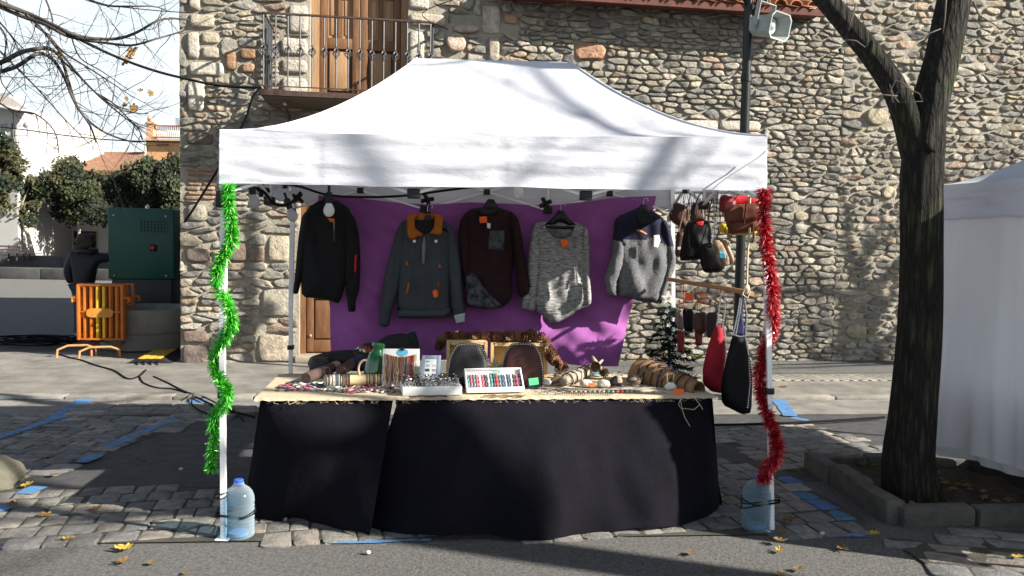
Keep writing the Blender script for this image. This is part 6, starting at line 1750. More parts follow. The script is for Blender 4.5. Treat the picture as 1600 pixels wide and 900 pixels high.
# display board with hanging cords
bb0, bb1 = T(597, 604), T(655, 604); bw = (bb1-bb0).length; bx = (bb1-bb0).normalized(); bu = V((-bx.y*.3, .28, .96)).normalized(); bn_ = bx.cross(bu)
if bn_.y > 0: bn_ = -bn_
bh = .232
brd = thing('display_board', (bb0+bb1)/2, 'white card display board hung with coloured cords under a blue label', 'display board')
b = B(); b.box((bb0+bb1)/2+bu*bh/2, (bw, .006, bh), (bx, bn_, bu)); b.build('card', m_white, brd)
b = B(); b.prism([(math.cos(a)*.034, math.sin(a)*.022) for a in [2*math.pi*k/14 for k in range(14)]], (bb0+bb1)/2+bx*.008+bu*(bh-.022)+bn_*.006, bx, bu, bn_, .001); b.build('blue_label', plain('sky_blue_label', (.10, .42, .65), .7), brd)
b = B(); b.box((bb0+bb1)/2+bx*.006+bu*(bh-.004)+bn_*.008, (.022, .014, .016), (bx, bn_, bu), bev=.002); b.tube([(bb0+bb1)/2+bx*.006+bu*bh+bn_*.01, (bb0+bb1)/2+bx*.006+bu*(bh+.016)+bn_*.004], .003, 5); b.build('binder_clip', m_black, brd)
CORD = [(.16, .08, .04), (.24, .14, .08), (.10, .05, .03), (.35, .14, .05), (.20, .10, .05), (.04, .03, .03), (.32, .24, .16), (.45, .07, .03), (.06, .02, .03), (.55, .02, .02), (.6, .02, .03), (.5, .55, .25), (.45, .5, .35)]
for k in range(42):
    f = .05+.86*k/41; x = bw*f; c = CORD[min(12, max(0, int(f*12+r2.uniform(-2, 2))))]
    if f < .5 and r2.random() < .75: c = r2.choice(CORD[:7])
    if .68 < f < .84 and r2.random() < .8: c = r2.choice(CORD[9:11])
    if f > .86: c = r2.choice(CORD[11:])
    y0_ = bh*(.88-.10*math.sin(math.pi*f)); y1_ = bh*r2.uniform(.0, .16)
    o_ = bb0+bx*x+bn_*(.010+.005*r2.random()); b = B()
    pts = [o_+bu*y0_]+[o_+bu*(y0_+(y1_-y0_)*t)+bx*r2.uniform(-.007, .007)+bn_*r2.uniform(0, .008) for t in (.25, .5, .75, 1)]
    b.tube(pts, r2.uniform(.0022, .0042), 4, col=c)
    tag(b.build('cord_bracelet', m_attr), 'thin '+cname(c)+' cord bracelet hanging among many on the white card board', 'bracelet', 'cord bracelets on the white board')
# grey picture frame with chart
f0 = T(656, 608); f0x = SD; fu = V((.02, .30, .95)).normalized(); fn_ = -SB*.95+UZ*.28; fn_.normalize()
fw, fh = .115, .205
c = f0+f0x*(fw/2)+fu*(fh/2)
pf = thing('picture_frame', f0+f0x*(fw/2), 'pale blue-grey picture frame holding a printed price sheet', 'frame')
m_frm = plain('blue_grey_frame', (.22, .28, .33), .6)
b = B()
for s in (-1, 1): b.box(c+f0x*(s*(fw/2-.011)), (.022, .012, fh), (f0x, fn_, fu), bev=.002); b.box(c+fu*(s*(fh/2-.011)), (fw-.046, .012, .022), (f0x, fn_, fu), bev=.002)
b.build('moulding', m_frm, pf)
b = B(); b.box(c, (fw-.03, .006, fh-.03), (f0x, fn_, fu)); sh_ = b.build('printed_sheet', plain('sheet_paper', (.62, .64, .66), .7), pf)
for i, (x, y, w_, h_, cc_) in enumerate(((-.022, .065, .02, .006, (.2, .2, .22)), (-.018, .04, .022, .010, (.35, .36, .4)), (.02, .04, .02, .010, (.4, .38, .36)), (-.02, .012, .026, .016, (.04, .045, .05)), (.02, .012, .022, .014, (.3, .26, .24)), (-.02, -.018, .026, .016, (.45, .10, .08)), (.02, -.018, .022, .016, (.05, .06, .14)), (-.02, -.048, .02, .014, (.10, .12, .18)), (.02, -.05, .022, .014, (.35, .3, .2)))):
    q = B(); q.box(c+f0x*x+fu*y+fn_*.0035, (w_, .002, h_), (f0x, fn_, fu), col=cc_); q.build('printed_swatch', m_attr, sh_)
# white tray of rings
t0, t1 = T(629, 619), T(722, 617); tx = (t1-t0).normalized(); ty = V((-tx.y, tx.x, 0)); tl_ = (t1-t0).length
tray = thing('ring_tray', (t0+t1)/2, 'white open tray packed with silver rings near the burlap edge', 'tray')
m_wbox = plain('white_box_card', (.70, .70, .69), .6)
tu = (UZ*.97+ty*.22).normalized(); tt_ = (ty*.97-UZ*-.0+UZ*.20).normalized()
b = B(); ctr = (t0+t1)/2+ty*.11
b.box(ctr+UZ*.025, (tl_, .22, .05), (tx, ty, UZ), bev=.004); b.build('tray_box', m_wbox, tray)
m_sil = plain('silver_metal', (.55, .55, .55), .25, metal=.9)
pr = []
for i in range(4):
    b = B(); rr_ = .0085+.002*i*.4; b.tube([V((rr_*math.cos(a), 0, .010+rr_*math.sin(a))) for a in [2*math.pi*k/10 for k in range(10)]], .0022, 4, closed=True); b.ball((0, 0, .012+rr_*2), (.006, .005, .0045), 6, 5); pr.append(b.build('ring', [m_sil, m_black][0] if i < 3 else m_blackm, None, origin=(0, 0, 0)))
k = 0
for j in range(5):
    for i in range(13):
        o = pr[k] if k < 4 else pr[r2.randrange(4)].copy()
        if k >= 4: COL.objects.link(o)
        k += 1
        place(o, t0+tx*(.02+(tl_-.04)*i/12)+ty*(.025+.042*j)+UZ*.05+tx*r2.uniform(-.005, .005), r2.uniform(-.9, .9), r2.uniform(.9, 1.4)); tag(o, 'small silver ring set in rows in the white tray', 'ring', 'rings in the white tray')
# slots: dark foam lines
b = B()
for j in range(5): b.box((t0+t1)/2+ty*(.032+.042*j)+UZ*.0515, (tl_-.02, .010, .002), (tx, ty, UZ))
b.build('foam_slots', plain('grey_foam', (.12, .12, .12), .9), tray, smooth=False)
# white display box with bracelets, tilted up
c0_, c1_ = T(729, 615), T(819, 613); cx_ = (c1_-c0_).normalized(); cu_ = V((0, .72, .70)); cu_ = (cu_-cx_*cu_.dot(cx_)).normalized(); cn_ = cx_.cross(cu_).normalized()
if cn_.y > 0: cn_ = -cn_
cl_, ch_ = (c1_-c0_).length, .155
wb = thing('display_box', (c0_+c1_)/2, 'white tilted display box with a row of woven bracelets beneath the gold star', 'display box')
cc = (c0_+c1_)/2+cu_*ch_/2+cn_*.0+UZ*.012
b = B(); b.box(cc-cn_*.012, (cl_, .006, ch_), (cx_, cn_, cu_))
for s in (-1, 1): b.box(cc+cx_*(s*(cl_/2-.004)), (.008, .034, ch_), (cx_, cn_, cu_), bev=.001); b.box(cc+cu_*(s*(ch_/2-.004)), (cl_-.018, .034, .008), (cx_, cn_, cu_), bev=.001)
b.box((c0_+c1_)/2+UZ*.012+cn_*.012, (cl_, .012, .03), (cx_, V((cn_.x, cn_.y, 0)).normalized(), UZ), bev=.002)
b.build('box_card', m_wbox, wb)
for i in range(19):
    x = -cl_/2+.018+(cl_-.036)*i/18; b = B(); col = r2.choice([(.4, .04, .05), (.03, .06, .11), (.05, .16, .16), (.30, .28, .27), (.16, .12, .10), (.45, .43, .42), (.03, .03, .035), (.5, .06, .08), (.12, .18, .20)])
    pts = [cc+cx_*(x+.003*math.sin(t*3+i))+cu_*(-ch_*.40+ch_*.70*t/7)+cn_*(-.004+.007*math.sin(math.pi*t/7)) for t in range(8)]
    b.tube(pts, [.0055, .0068, .0058, .007, .006, .0068, .0057, .005], 6, col=col)
    b.c = [(col if (j//6) % 2 else tuple(min(.7, q*1.8+.05) for q in col)) for j in range(len(b.v))]
    tag(b.build('bracelet', m_attr), cname(col)+' woven bracelet lined up upright inside the white tilted box', 'bracelet', 'bracelets in the white tilted box')
q = B(); q.box(cc+cx_*.02+cu_*(ch_*.34)+cn_*.006, (.05, .002, .016), (cx_, cn_, cu_)); tag(q.build('price_tag', plain('green_card', (.10, .55, .22), .8)), 'green paper tag in the white tilted box', 'tag')
# gold chains in front
b = B()
for k in range(4):
    pts = [T(756+i*3.4, 618.5+.9*math.sin(i*1.1+k)+k*.25, .004) for i in range(20)]; b.tube(pts, .0022, 4)
tag(b.build('gold_chain', plain('gold_metal', (.45, .30, .06), .35, metal=.8)), 'gold coloured beaded chain lying in front of the tilted box', 'chain')
b = B()
for k in range(9):
    p = T(838+k*4.2, 614+3*math.sin(k*2.1)); d = V((r2.uniform(-1, 1), r2.uniform(-.4, .4), r2.uniform(.1, .6))).normalized(); b.tube([p, p+d*.02+UZ*.012, p+d*.04], .003, 4); b.ball(p+UZ*.008, .006, 6, 5)
tag(b.build('earrings', m_sil), 'small heap of silver earrings in front of the navy box', 'earrings')
# crates with pouches
m_crate = M('pine_crate', (0.40, 0.27, 0.12), .7, scale=8, stretch=(1, 6, 6), col2=(0.55, 0.40, 0.21), bump=.15)
def crate(x0, x1, yb, yt, dep, label):
    a, c = T(x0, yb), T(x1, yb); d = (c-a).normalized(); n_ = V((-d.y, d.x, 0)); w = (c-a).length; h = P(x0, yt, a.y).z-a.z
    r_ = thing('crate', (a+c)/2, label, 'crate', 'pine crates standing on their sides'); m_ = (a+c)/2
    th = .012
    for nm, cc_, sz in (('side_board', a+d*th/2+n_*dep/2+UZ*h/2, (th, dep, h-.002)), ('side_board', c-d*th/2+n_*dep/2+UZ*h/2, (th, dep, h-.002)), ('top_board', m_+n_*dep/2+UZ*(h-th/2), (w-2*th-.002, dep, th)), ('bottom_board', m_+n_*dep/2+UZ*th/2, (w-2*th-.002, dep, th)), ('back_board', m_+n_*(dep-th/2)+UZ*h/2, (w-2*th-.003, th, h-2*th-.002))):
        b = B(); b.box(cc_, sz, (d, n_, UZ), bev=.002); b.build(nm, m_crate, r_)
    b = B()
    for s, p in ((0, a), (1, c)): b.box(p+d*(th/2*(1 if s == 0 else -1))-n_*.004+UZ*h/2, (.02, .006, h-.004), (d, n_, UZ))
    b.box(m_-n_*.004+UZ*(h-.012), (w-.042, .006, .022), (d, n_, UZ)); b.build('front_trim', m_crate, r_, smooth=False)
crate(698, 760, 592, 533, .12, 'pine crate behind the black pouch'); crate(767, 854, 590, 535, .14, 'wider pine crate framing the brown pouch')
m_stud = plain('steel_studs', (.6, .6, .6), .25, metal=.9)
def pouch(x0, x1, yt, yb, off, label, mat, top=.62):
    c = T((x0+x1)/2, yb); D_ = c.y-off; sc_ = D_/FPX; w = (x1-x0)*sc_; h = P(x0, yt, D_).z-c.z; o = V((c.x, D_, c.z)); lean = (UZ+UY*.12).normalized()
    r_ = thing('leather_pouch', o, label, 'pouch', 'leather pouches before the crates')
    poly = [(-w*.5, 0), (w*.5, 0), (w*.49, h*.4), (w*.42, h*.75), (w*.28, h*.97), (0, h), (-w*.28, h*.97), (-w*.42, h*.75), (-w*.49, h*.4)]
    b = B(); inflate(b, poly, .03, o, UX, lean, -UY, sp=w/14, rim=w*.2, bump=lambda x, y: .008*nz3((x*20, y*20, off*40)), rounds=1); b.build('body', mat, r_, sharp=0)
    b = B()
    ps = smooth_poly(poly, 1); ps = resample(ps, 60)
    for i, (x, y) in enumerate(ps):
        if y < h*.03: continue
        b.ball(o+UX*x*.965+lean*y*.975-UY*.014, .0048, 5, 4)
    tag(b.build('stud_trim', m_stud, r_), kind='stuff')
pouch(699, 766, 535, 604, .06, 'black leather pouch with studded edge, leaning on the narrower crate', M('black_leather', (.018, .016, .018), .5, var=.3, scale=8, bump=.2))
pouch(781, 850, 535, 603, .06, 'dark brown leather pouch with studded edge, leaning on the wider crate', M('brown_leather', (.045, .014, .012), .5, var=.4, scale=8, bump=.2))
# star
m_star = M('gold_star_metal', (.42, .35, .19), .5, metal=.25, scale=10)
so = T(773, 592)+UZ*.062; so.y = T(773, 603).y; so = P(773, 573, so.y)
b = B(); pts = []
for k in range(10):
    a = math.pi/2+k*math.pi/5; r_ = .074 if k % 2 == 0 else .029; pts.append(so+UX*(math.cos(a)*r_)+UZ*(math.sin(a)*r_))
b.add(pts+[so-UY*.022, so+UY*.022], [(i, (i+1) % 10, 10) for i in range(10)]+[((i+1) % 10, i, 11) for i in range(10)])
tag(b.build('star_ornament', m_star, smooth=False), 'five pointed gold metal star standing between the two pouches', 'star')
# small boxes and tags
b = B(); p = T(834, 607); b.box(p+UZ*.027+UY*.02, (.082, .05, .055), (SD, SB, UZ), bev=.003); tag(b.build('gift_box', plain('navy_card_box', (.02, .035, .075), .6)), 'small navy box beside the white tilted box', 'box')
def card(name, label, x, y, w, h, mat, D_, rot=.2, back=.3):
    c = P(x, y, D_); ax_ = (UX*math.cos(rot)+UZ*math.sin(rot)); up = (UZ*math.cos(rot)-UX*math.sin(rot)+UY*back).normalized(); n_ = ax_.cross(up)
    b = B(); b.box(c, (w, .0015, h), (ax_, n_, up)); return tag(b.build(name, mat, smooth=False), label, 'tag')
card('price_tag', 'green paper tag on the small navy box', 834, 596, .058, .042, bpy.data.materials['green_card'], T(834, 607).y-.04, .15)
card('price_tag', 'light orange paper tag at the back of the ring tray', 676, 592, .055, .045, plain('light_orange_card', (.75, .32, .06), .8), T(676, 602).y, .5)
card('price_tag', 'orange paper tag between the ring tray and the black pouch', 714, 592, .055, .042, plain('orange_card', (.75, .20, .03), .8), T(714, 602).y-.03, .1)
card('price_tag', 'pale blue paper tag among the silver rings', 679, 601, .05, .022, bpy.data.materials['sky_blue_label'], T(679, 606).y, 0)
card('price_tag', 'orange tag under the lower end of the bark', 1061, 612, .06, .035, m_neon, T(1061, 616).y, -.05, .5)
card('price_tag', 'red-orange tag among the white stones', 924, 601, .04, .02, m_neon, T(924, 606).y-.02, 0)
# pine cone garland
m_cone = M('pine_cone', (0.055, 0.022, 0.012), .8, scale=18, col2=(0.20, 0.09, 0.045)); m_string = plain('brown_string', (.1, .06, .03), .9)
def cone_mesh():
    b = B()
    for k in range(54):
        h = k/54; a = k*2.399; r_ = .026*math.sin(math.pi*(.12+.8*h))**.8; z = -.026+.056*h
        o = V((math.cos(a)*r_*.5, math.sin(a)*r_*.5, z)); d = V((math.cos(a), math.sin(a), .45)).normalized(); s = V((-math.sin(a), math.cos(a), 0)); L = r_*.75+.004
        b.add([o-s*.003, o+s*.003, o+d*L+s*.0075, o+d*L*1.15+UZ*.003, o+d*L-s*.0075], [(0, 1, 2, 3, 4)])
    b.ball((0, 0, 0), (.012, .012, .026), 6, 5); return b
gpos = [(690, 534), (700, 527), (708, 529), (722, 527), (733, 528), (745, 527), (757, 526), (769, 527), (780, 528), (792, 526), (802, 528), (812, 527), (822, 528), (832, 525), (840, 528), (848, 527), (852, 534), (856, 546), (857, 556), (862, 552), (866, 563), (871, 569), (875, 577), (880, 574), (686, 543)]
gar = thing('pine_cone_garland', T(770, 590), 'garland of brown pine cones strung along both crates and down past the wider one', 'garland')
gp = [P(x, y, T(760, 590).y+.05+.015*math.sin(i*2)) for i, (x, y) in enumerate(gpos)]
c0m = cone_mesh().build('pine_cone', m_cone, None, origin=(0, 0, 0), smooth=False)
for i, p in enumerate(gp):
    o = c0m if i == 0 else c0m.copy()
    if i: COL.objects.link(o)
    o.parent = gar; o.location = p-ORG[gar.name]; o.rotation_euler = (rnd.uniform(-1.5, 1.5), rnd.uniform(-1.5, 1.5), rnd.uniform(0, 6)); o.scale = (rnd.uniform(.95, 1.3),)*3
b = B(); b.tube(gp[:16], .003, 4); b.build('string', m_string, gar)
b = B()
for (x, y) in ((739, 529), (791, 531)):
    p = P(x, y, T(760, 590).y-.01)
    for k in range(9): a = k*.7; b.add([p, p+V((math.cos(a)*.03, -.01, math.sin(a)*.012+.006)), p+V((math.cos(a+.25)*.022, -.016, math.sin(a+.3)*.012+.01))], [(0, 1, 2)])
b.build('silver_leaves', m_sil, gar, smooth=False)

# shells, stones, driftwood, bark
m_shell = M('white_shell', (.60, .57, .52), .5, scale=14, col2=(.72, .70, .66), bump=.2); m_peb = M('pale_stone', (.42, .38, .31), .8, scale=10, col2=(.55, .5, .42), bump=.3)
m_pebd = M('grey_brown_stone', (.17, .14, .115), .8, scale=10, bump=.3); m_brown = M('brown_shell', (.10, .065, .04), .5, scale=14, col2=(.2, .15, .1))
m_drift = M('driftwood', (.24, .19, .13), .9, scale=9, stretch=(1, 5, 5), col2=(.46, .39, .29), bump=.5)
def pebble(name, label, x, y, r, mat, seed, cat, lift=0):
    p = T(x, y); b = B(); b.ball(p+UZ*(r[2]*.85+lift), r, 16, 11, nz=.25, seed=seed); return tag(b.build(name, mat, sharp=0), label, cat)
pebble('shell', 'white shell next to the wider crate', 853, 602, (.035, .03, .022), m_shell, 1, 'shell')
b = B(); pbs = T(873, 602)
for k in range(9):
    t = k/8; b.ball(pbs+V((-.04+.085*t, .01, .024+.01*math.sin(math.pi*t))), (.02*math.sin(.3+2.5*t)+.006, .026, .022), 10, 8)
tag(b.build('mussel_shell', m_brown, sharp=0), 'brown ribbed shell lying before the driftwood', 'shell')
dr0, dr1 = T(880, 604, .03), T(927, 588, .055)
b = B(); limb(b, [dr0, dr0.lerp(dr1, .3)+UZ*.004, dr0.lerp(dr1, .65), dr1], [.027, .036, .034, .024], 14, 3, .12); tag(b.build('driftwood', m_drift, sharp=0), 'pale driftwood piece ringed with dark cord bracelets', 'driftwood')
dd = (dr1-dr0).normalized(); ds = dd.cross(UZ).normalized(); du = ds.cross(dd)
for k in range(6):
    p = dr0.lerp(dr1, .12+.15*k); b = B(); b.tube([p+ds*math.cos(a)*.041+du*math.sin(a)*.041 for a in [2*math.pi*j/18 for j in range(18)]], .0042, 5, closed=True)
    tag(b.build('bracelet', [m_blackm, m_suede, m_wstr][k % 3] if k < 5 else m_shell), ['black cord bracelet', 'brown leather bracelet', 'pale cord bracelet', 'second black cord bracelet', 'second brown bracelet', 'white bracelet at the upper end'][k]+' on the driftwood', 'bracelet', 'bracelets on the driftwood')
pebble('pebble', 'pale pebble with a red tag in front of the driftwood', 915, 604, (.04, .03, .024), m_peb, 3, 'stone')
pebble('pebble', 'pale pebble nearer the dark pouch', 943, 605, (.042, .032, .025), m_peb, 5, 'stone')
pebble('pebble', 'grey brown stone tied with dark cords beside the bark', 991, 601, (.045, .04, .032), m_pebd, 7, 'stone')
for k in range(2):
    p = T(991, 601)+UZ*.03; b = B(); b.tube([p+V((math.cos(a)*.047, math.sin(a)*.042, .012-.014*k+.012*math.sin(a+.5))) for a in [2*math.pi*j/18 for j in range(18)]], .004, 5, closed=True); tag(b.build('cord_bracelet', m_suede), ['upper', 'lower'][k]+' brown cord round the grey brown stone', 'bracelet', 'cords round the grey brown stone')
lump('suede_purse', 'small dark purse with a pale collar between the pebbles and grey stone', 962, 604, .085, .075, [m_blackm, m_drift], 3, 'purse', .03, mfn=lambda x, y: 1 if x > .005 and y > .03 else 0)
b = B(); p = T(964, 602)+UZ*.075; b.tube([p+V((math.cos(a)*.034, math.sin(a)*.02, .008*math.sin(2*a))) for a in [2*math.pi*j/16 for j in range(16)]], .006, 5, closed=True); tag(b.build('bracelet', m_sil), 'silver grey bracelet round the top of the small dark purse', 'bracelet')
b = B(); b.box(T(934, 588)+UZ*.02, (.085, .03, .012), (SD, SB, UZ), bev=.004); tag(b.build('turquoise_bar', plain('turquoise', (.05, .35, .45), .5)), 'turquoise bar behind the pebbles', 'trinket')
b = B(); limb(b, [T(925, 580, .10), T(934, 584, .06), T(943, 588, .02)], [.012, .014, .012], 10, 5, .2); limb(b, [T(934, 584, .06), T(941, 578, .07)], [.01, .008], 8, 6, .2); tag(b.build('wood_branch', m_drift, sharp=0), 'forked bit of pale wood with small cones standing behind the pebbles', 'branch')
b = B(); limb(b, [T(866, 592, .02), T(880, 594, .018), T(893, 593, .02)], [.01, .012, .009], 8, 8, .2); tag(b.build('wood_stick', m_drift, sharp=0), 'short pale stick at the foot of the cone garland', 'stick')
for i, (x, y) in enumerate(((932, 571), (944, 578), (913, 578))):
    o = c0m.copy(); COL.objects.link(o); o.parent = None; place(o, T(x, 592)+UZ*(.05+.03*(i == 0)), 0, 1.0, (rnd.random()*3, rnd.random()*3, 0)); tag(o, ['pine cone crowning the forked bit of wood', 'pine cone at the tip of the forked wood', 'pine cone behind the driftwood'][i], 'pine cone')
# earrings in a slanted row
for k in range(16):
    x = 888+k*7.2; p = T(x, 612.5); b = B(); d = (SD*.62-SB*.78).normalized(); col = [(.10, .10, .10), (.16, .15, .13), (.12, .11, .10), (.2, .19, .18)][k % 4]
    if k == 8: col = (.03, .12, .15)
    if k == 11: col = (.5, .04, .03)
    for j in range(5): b.ball(p-d*.026+d*(.0125*j)+UZ*.006, (.0078, .0078, .007), 6, 5, col=col if j % 2 else tuple(min(.6, q*2) for q in col))
    b.tube([p-d*.024+UZ*.004, p+d*.028+UZ*.004], .002, 4, col=(.3, .3, .3))
    tag(b.build('beaded_earring', m_attr), 'short beaded strip in the slanting row on the bare burlap' if k not in (8, 11) else ('dark teal beaded strip in the slanting row' if k == 8 else 'red beaded strip in the slanting row'), 'earring', 'beaded strips in the slanting row')
for k, (x0, x1, y, lb) in enumerate(((858, 884, 611, 'short dark beaded strand before the brown shell'), (640, 700, 620.5, 'thin beaded strand along the front of the ring tray'), (1015, 1046, 614, 'pale beaded strand before the white shell pendant'), (868, 960, 616.5, 'long beaded strand nearest the burlap edge'), (900, 965, 606.5, 'brown beaded strand behind the slanting row'), (955, 1012, 605, 'dark beaded strand lying towards the bark'), (965, 1025, 608, 'pale beaded strand lying towards the bark'))):
    b = B(); n = 26
    for j in range(n): b.ball(T(x0+(x1-x0)*j/n, y+.7*math.sin(j*.5+k), .005), .0052, 6, 4, col=[(.05, .04, .04), (.12, .06, .04), (.4, .38, .36), (.10, .07, .06), (.12, .06, .04), (.05, .05, .07), (.4, .38, .36)][k])
    tag(b.build('bead_strand', m_attr), lb, 'beads')
m_barkp = M('peeled_bark', (.20, .105, .045), .85, scale=7, stretch=(2, 5, 5), col2=(.34, .20, .10), bump=.6, bscale=30)
k0_, k1_ = T(1003, 593, .055), T(1092, 612, .035); kd = (k1_-k0_).normalized(); ks = kd.cross(UZ).normalized(); ku = ks.cross(kd); kl = (k1_-k0_).length
b = B()
def bk(s, t):
    r_ = (.122-.066*s+.008*nz3((s*5, t*4, 3))); a = math.pi*(-.12+1.24*t)+.25*nz3((s*3, 0, 7)); e = .02*nz3((t*9, 5, 0))*(s < .05 or s > .95)
    return k0_+kd*(kl*s+e)+ks*(math.cos(a)*r_)+ku*(math.sin(a)*r_-.03)
def bk2(s, t): 
    p = bk(s, t); a0 = k0_+kd*(kl*s)-ku*.03; return p+(a0-p).normalized()*.012
b.grid(bk, 40, 26); b.grid(lambda s, t: bk2(s, 1-t), 40, 26)
o0 = 0
tag(b.build('bark_piece', m_barkp, sharp=60), 'large curled piece of brown bark carrying leather bracelets', 'bark')
for k in range(8):
    f = .14+.105*k; r_ = .130-.066*f; p = k0_+kd*(kl*f)-ku*.03; b = B(); tl = rnd.uniform(-.015, .015)
    b.tube([p+ks*(math.cos(a)*r_)+ku*(math.sin(a)*r_)+kd*(tl*math.cos(a)) for a in [math.pi*(-.1+1.2*j/22) for j in range(23)]], .0045 if k not in (0, 1, 2) else .006, 5)
    if k in (1, 5, 6):
        for j in range(3, 20, 2): a = math.pi*(-.1+1.2*j/22); b.ball(p+ks*(math.cos(a)*(r_+.005))+ku*(math.sin(a)*(r_+.005)), .005, 5, 4)
    tag(b.build('leather_bracelet', [m_suede, m_blackm, m_suede, m_navyc, m_suede, m_blackm, m_blackm, m_suede][k]), ['brown leather cuff at the wide end', 'studded black band next to the wide end', 'brown band third from the wide end', 'navy band at the middle', 'plain brown band past the middle', 'beaded black band near the narrow end', 'second beaded black band near the narrow end', 'brown band at the narrow end'][k]+' of the bark', 'bracelet', 'bracelets on the bark')
pebble('shell_pendant', 'white shell pendant hanging at the lower side of the bark', 1048, 609, (.036, .02, .024), m_shell, 9, 'pendant')
b = B(); p = T(1048, 609)+UZ*.04; b.tube([p-UX*.022, p-UX*.02+UZ*.06+UY*.03], .003, 5); b.tube([p+UX*.014, p+UX*.02+UZ*.05+UY*.03], .003, 5); tag(b.build('pendant_cord', m_suede_l), 'pale cord holding the white shell pendant', 'cord')
for i, (x, y) in enumerate(((1050, 582), (1074, 590))):
    b = B(); p = P(x, y, T(1050, 600).y-.03+.06*i); b.box(p, (.035 if i else .06, .03, .03 if i else .02), (SD, SB, (UZ+UX*.4).normalized()), bev=.005); tag(b.build('trinket', m_shell if i == 0 else m_black), ['white carved trinket on top of the bark', 'black clip behind the bark'][i], 'trinket')
# small artificial fir
m_fir = M('fir_needles', (.006, .016, .008), .7, var=.5, scale=20)
m_tin = plain('silver_ornament', (.7, .7, .7), .2, metal=.8)
fb_ = P(1045, 560, 6.25); fb_.z = 0
fir = thing('christmas_tree', fb_, 'small artificial fir with silver ornaments and a white star behind the bark', 'christmas tree')
ztop = P(1045, 478, 6.25).z
b = B(); r4 = random.Random(6); b.tube([fb_, fb_+UZ*ztop], .012, 6)
for k in range(60):
    h = .22+.78*(k/60); L = (1-h)*.40+.06; a = k*2.4; d = V((math.cos(a), math.sin(a)*.8, -.12)); o_ = fb_+UZ*(ztop*h)
    for j in range(64):
        t = r4.random(); p = o_+d*L*t; dd = (d+V((r4.uniform(-1, 1), r4.uniform(-1, 1), r4.uniform(-.8, .8)))).normalized(); s = dd.orthogonal().normalized()*.006
        b.add([p-s, p+s, p+dd*r4.uniform(.04, .075)], [(0, 1, 2)])
b.build('foliage', m_fir, fir, smooth=False)
for i, (x, y) in enumerate(((1038, 495), (1045, 508), (1052, 515), (1048, 528), (1056, 545), (1036, 520), (1030, 540), (1060, 552), (1042, 486))):
    b = B(); p = P(x, y, 6.12)
    for k in range(5): a = k*1.2566; b.add([p, p+V((math.cos(a)*.022, -.004, math.sin(a)*.022)), p+V((math.cos(a+.5)*.012, -.008, math.sin(a+.5)*.012))], [(0, 1, 2)]); b.add([p, p+V((math.cos(a)*.022, -.004, math.sin(a)*.022)), p+V((math.cos(a-.5)*.012, -.008, math.sin(a-.5)*.012))], [(0, 2, 1)])
    b.build('ornament', m_shell if i % 2 else m_tin, fir, smooth=False)
so = P(1044, 466, 6.15); b = B(); ps = []
for k in range(10):
    a = math.pi/2+k*math.pi/5; ps.append((math.cos(a)*(.056 if k % 2 == 0 else .026), math.sin(a)*(.056 if k % 2 == 0 else .026)))
hole = [(x*.42, y*.42) for x, y in ps]
vs = [so+UX*x+UZ*y+UY*d for d in (-.006, .006) for x, y in ps+hole]
b.add(vs, [(i, (i+1) % 10, 10+(i+1) % 10, 10+i) for i in range(10)]+[(20+(i+1) % 10, 20+i, 30+i, 30+(i+1) % 10) for i in range(10)]+[((i+1) % 10, i, 20+i, 20+(i+1) % 10) for i in range(10)]+[(10+i, 10+(i+1) % 10, 30+(i+1) % 10, 30+i) for i in range(10)])
b.build('star', m_shell, fir, smooth=False)

# ------------------------------------------------------------------ bags
m_cog = M('cognac_leather', (.105, .030, .014), .45, var=.25, scale=5, bump=.15); m_dkb = M('dark_brown_leather', (.060, .024, .015), .5, var=.3, scale=6, bump=.15); m_bl = M('black_bag_leather', (.005, .005, .006), .6, var=.3, scale=6, bump=.2, spec=.15)
m_rbag = M('red_leather', (.16, .008, .012), .5, var=.2, scale=6, bump=.1); m_redbag = M('crimson_suede', (.24, .006, .016), .8, var=.15, scale=8); m_snake = M('snake_print', (.09, .05, .03), .6, scale=22, col2=(.32, .23, .15), detail=1); m_rope = plain('natural_rope', (.5, .42, .3), .9)
def pbag(parent, name, pts, D_, thick, mat, rim=None, rounds=1, bumpk=.008, off=0, sharp=0):
    o = P(sum(p[0] for p in pts)/len(pts), sum(p[1] for p in pts)/len(pts), D_)
    poly = [((P(x, y, D_)-o).x, (P(x, y, D_)-o).z) for x, y in pts]
    b = B(); inflate(b, poly, thick, o-UY*off, UX, UZ, -UY, rim=rim or thick*1.2, bump=lambda x, y: bumpk*nz3((x*12+D_, y*12, 1)), rounds=rounds); return b.build(name, mat, parent, sharp=sharp)
def strap(parent, pts, D_, r, mat, name='strap', sq=.35):
    b = B(); b.tube([P(x, y, d if isinstance(D_, list) else D_) for (x, y), d in zip(pts, D_ if isinstance(D_, list) else [0]*len(pts))], r, 6, sq=sq); return b.build(name, mat, parent)
def bag(name, label, x, y, D_, cat='handbag', group=None): return thing(name, P(x, y, D_), label, cat, group)
g = bag('handbag', 'dark brown shoulder bag at the rear of the upper rail beside the navy shouldered sweater', 1060, 362, 6.05)
pbag(g, 'body', [(1053, 314), (1078, 324), (1074, 360), (1066, 358), (1048, 346)], 6.05, .045, m_dkb); strap(g, [(1058, 316), (1063, 303), (1070, 296)], 6.0, .008, m_dkb); strap(g, [(1074, 324), (1078, 306), (1076, 296)], 6.0, .008, m_dkb); strap(g, [(1070, 323), (1066, 340), (1060, 362)], 5.97, .008, m_suede_l)
g = bag('handbag', 'flat brown bag with a small pale badge hanging lowest beside the white rear leg', 1060, 402, 6.0)
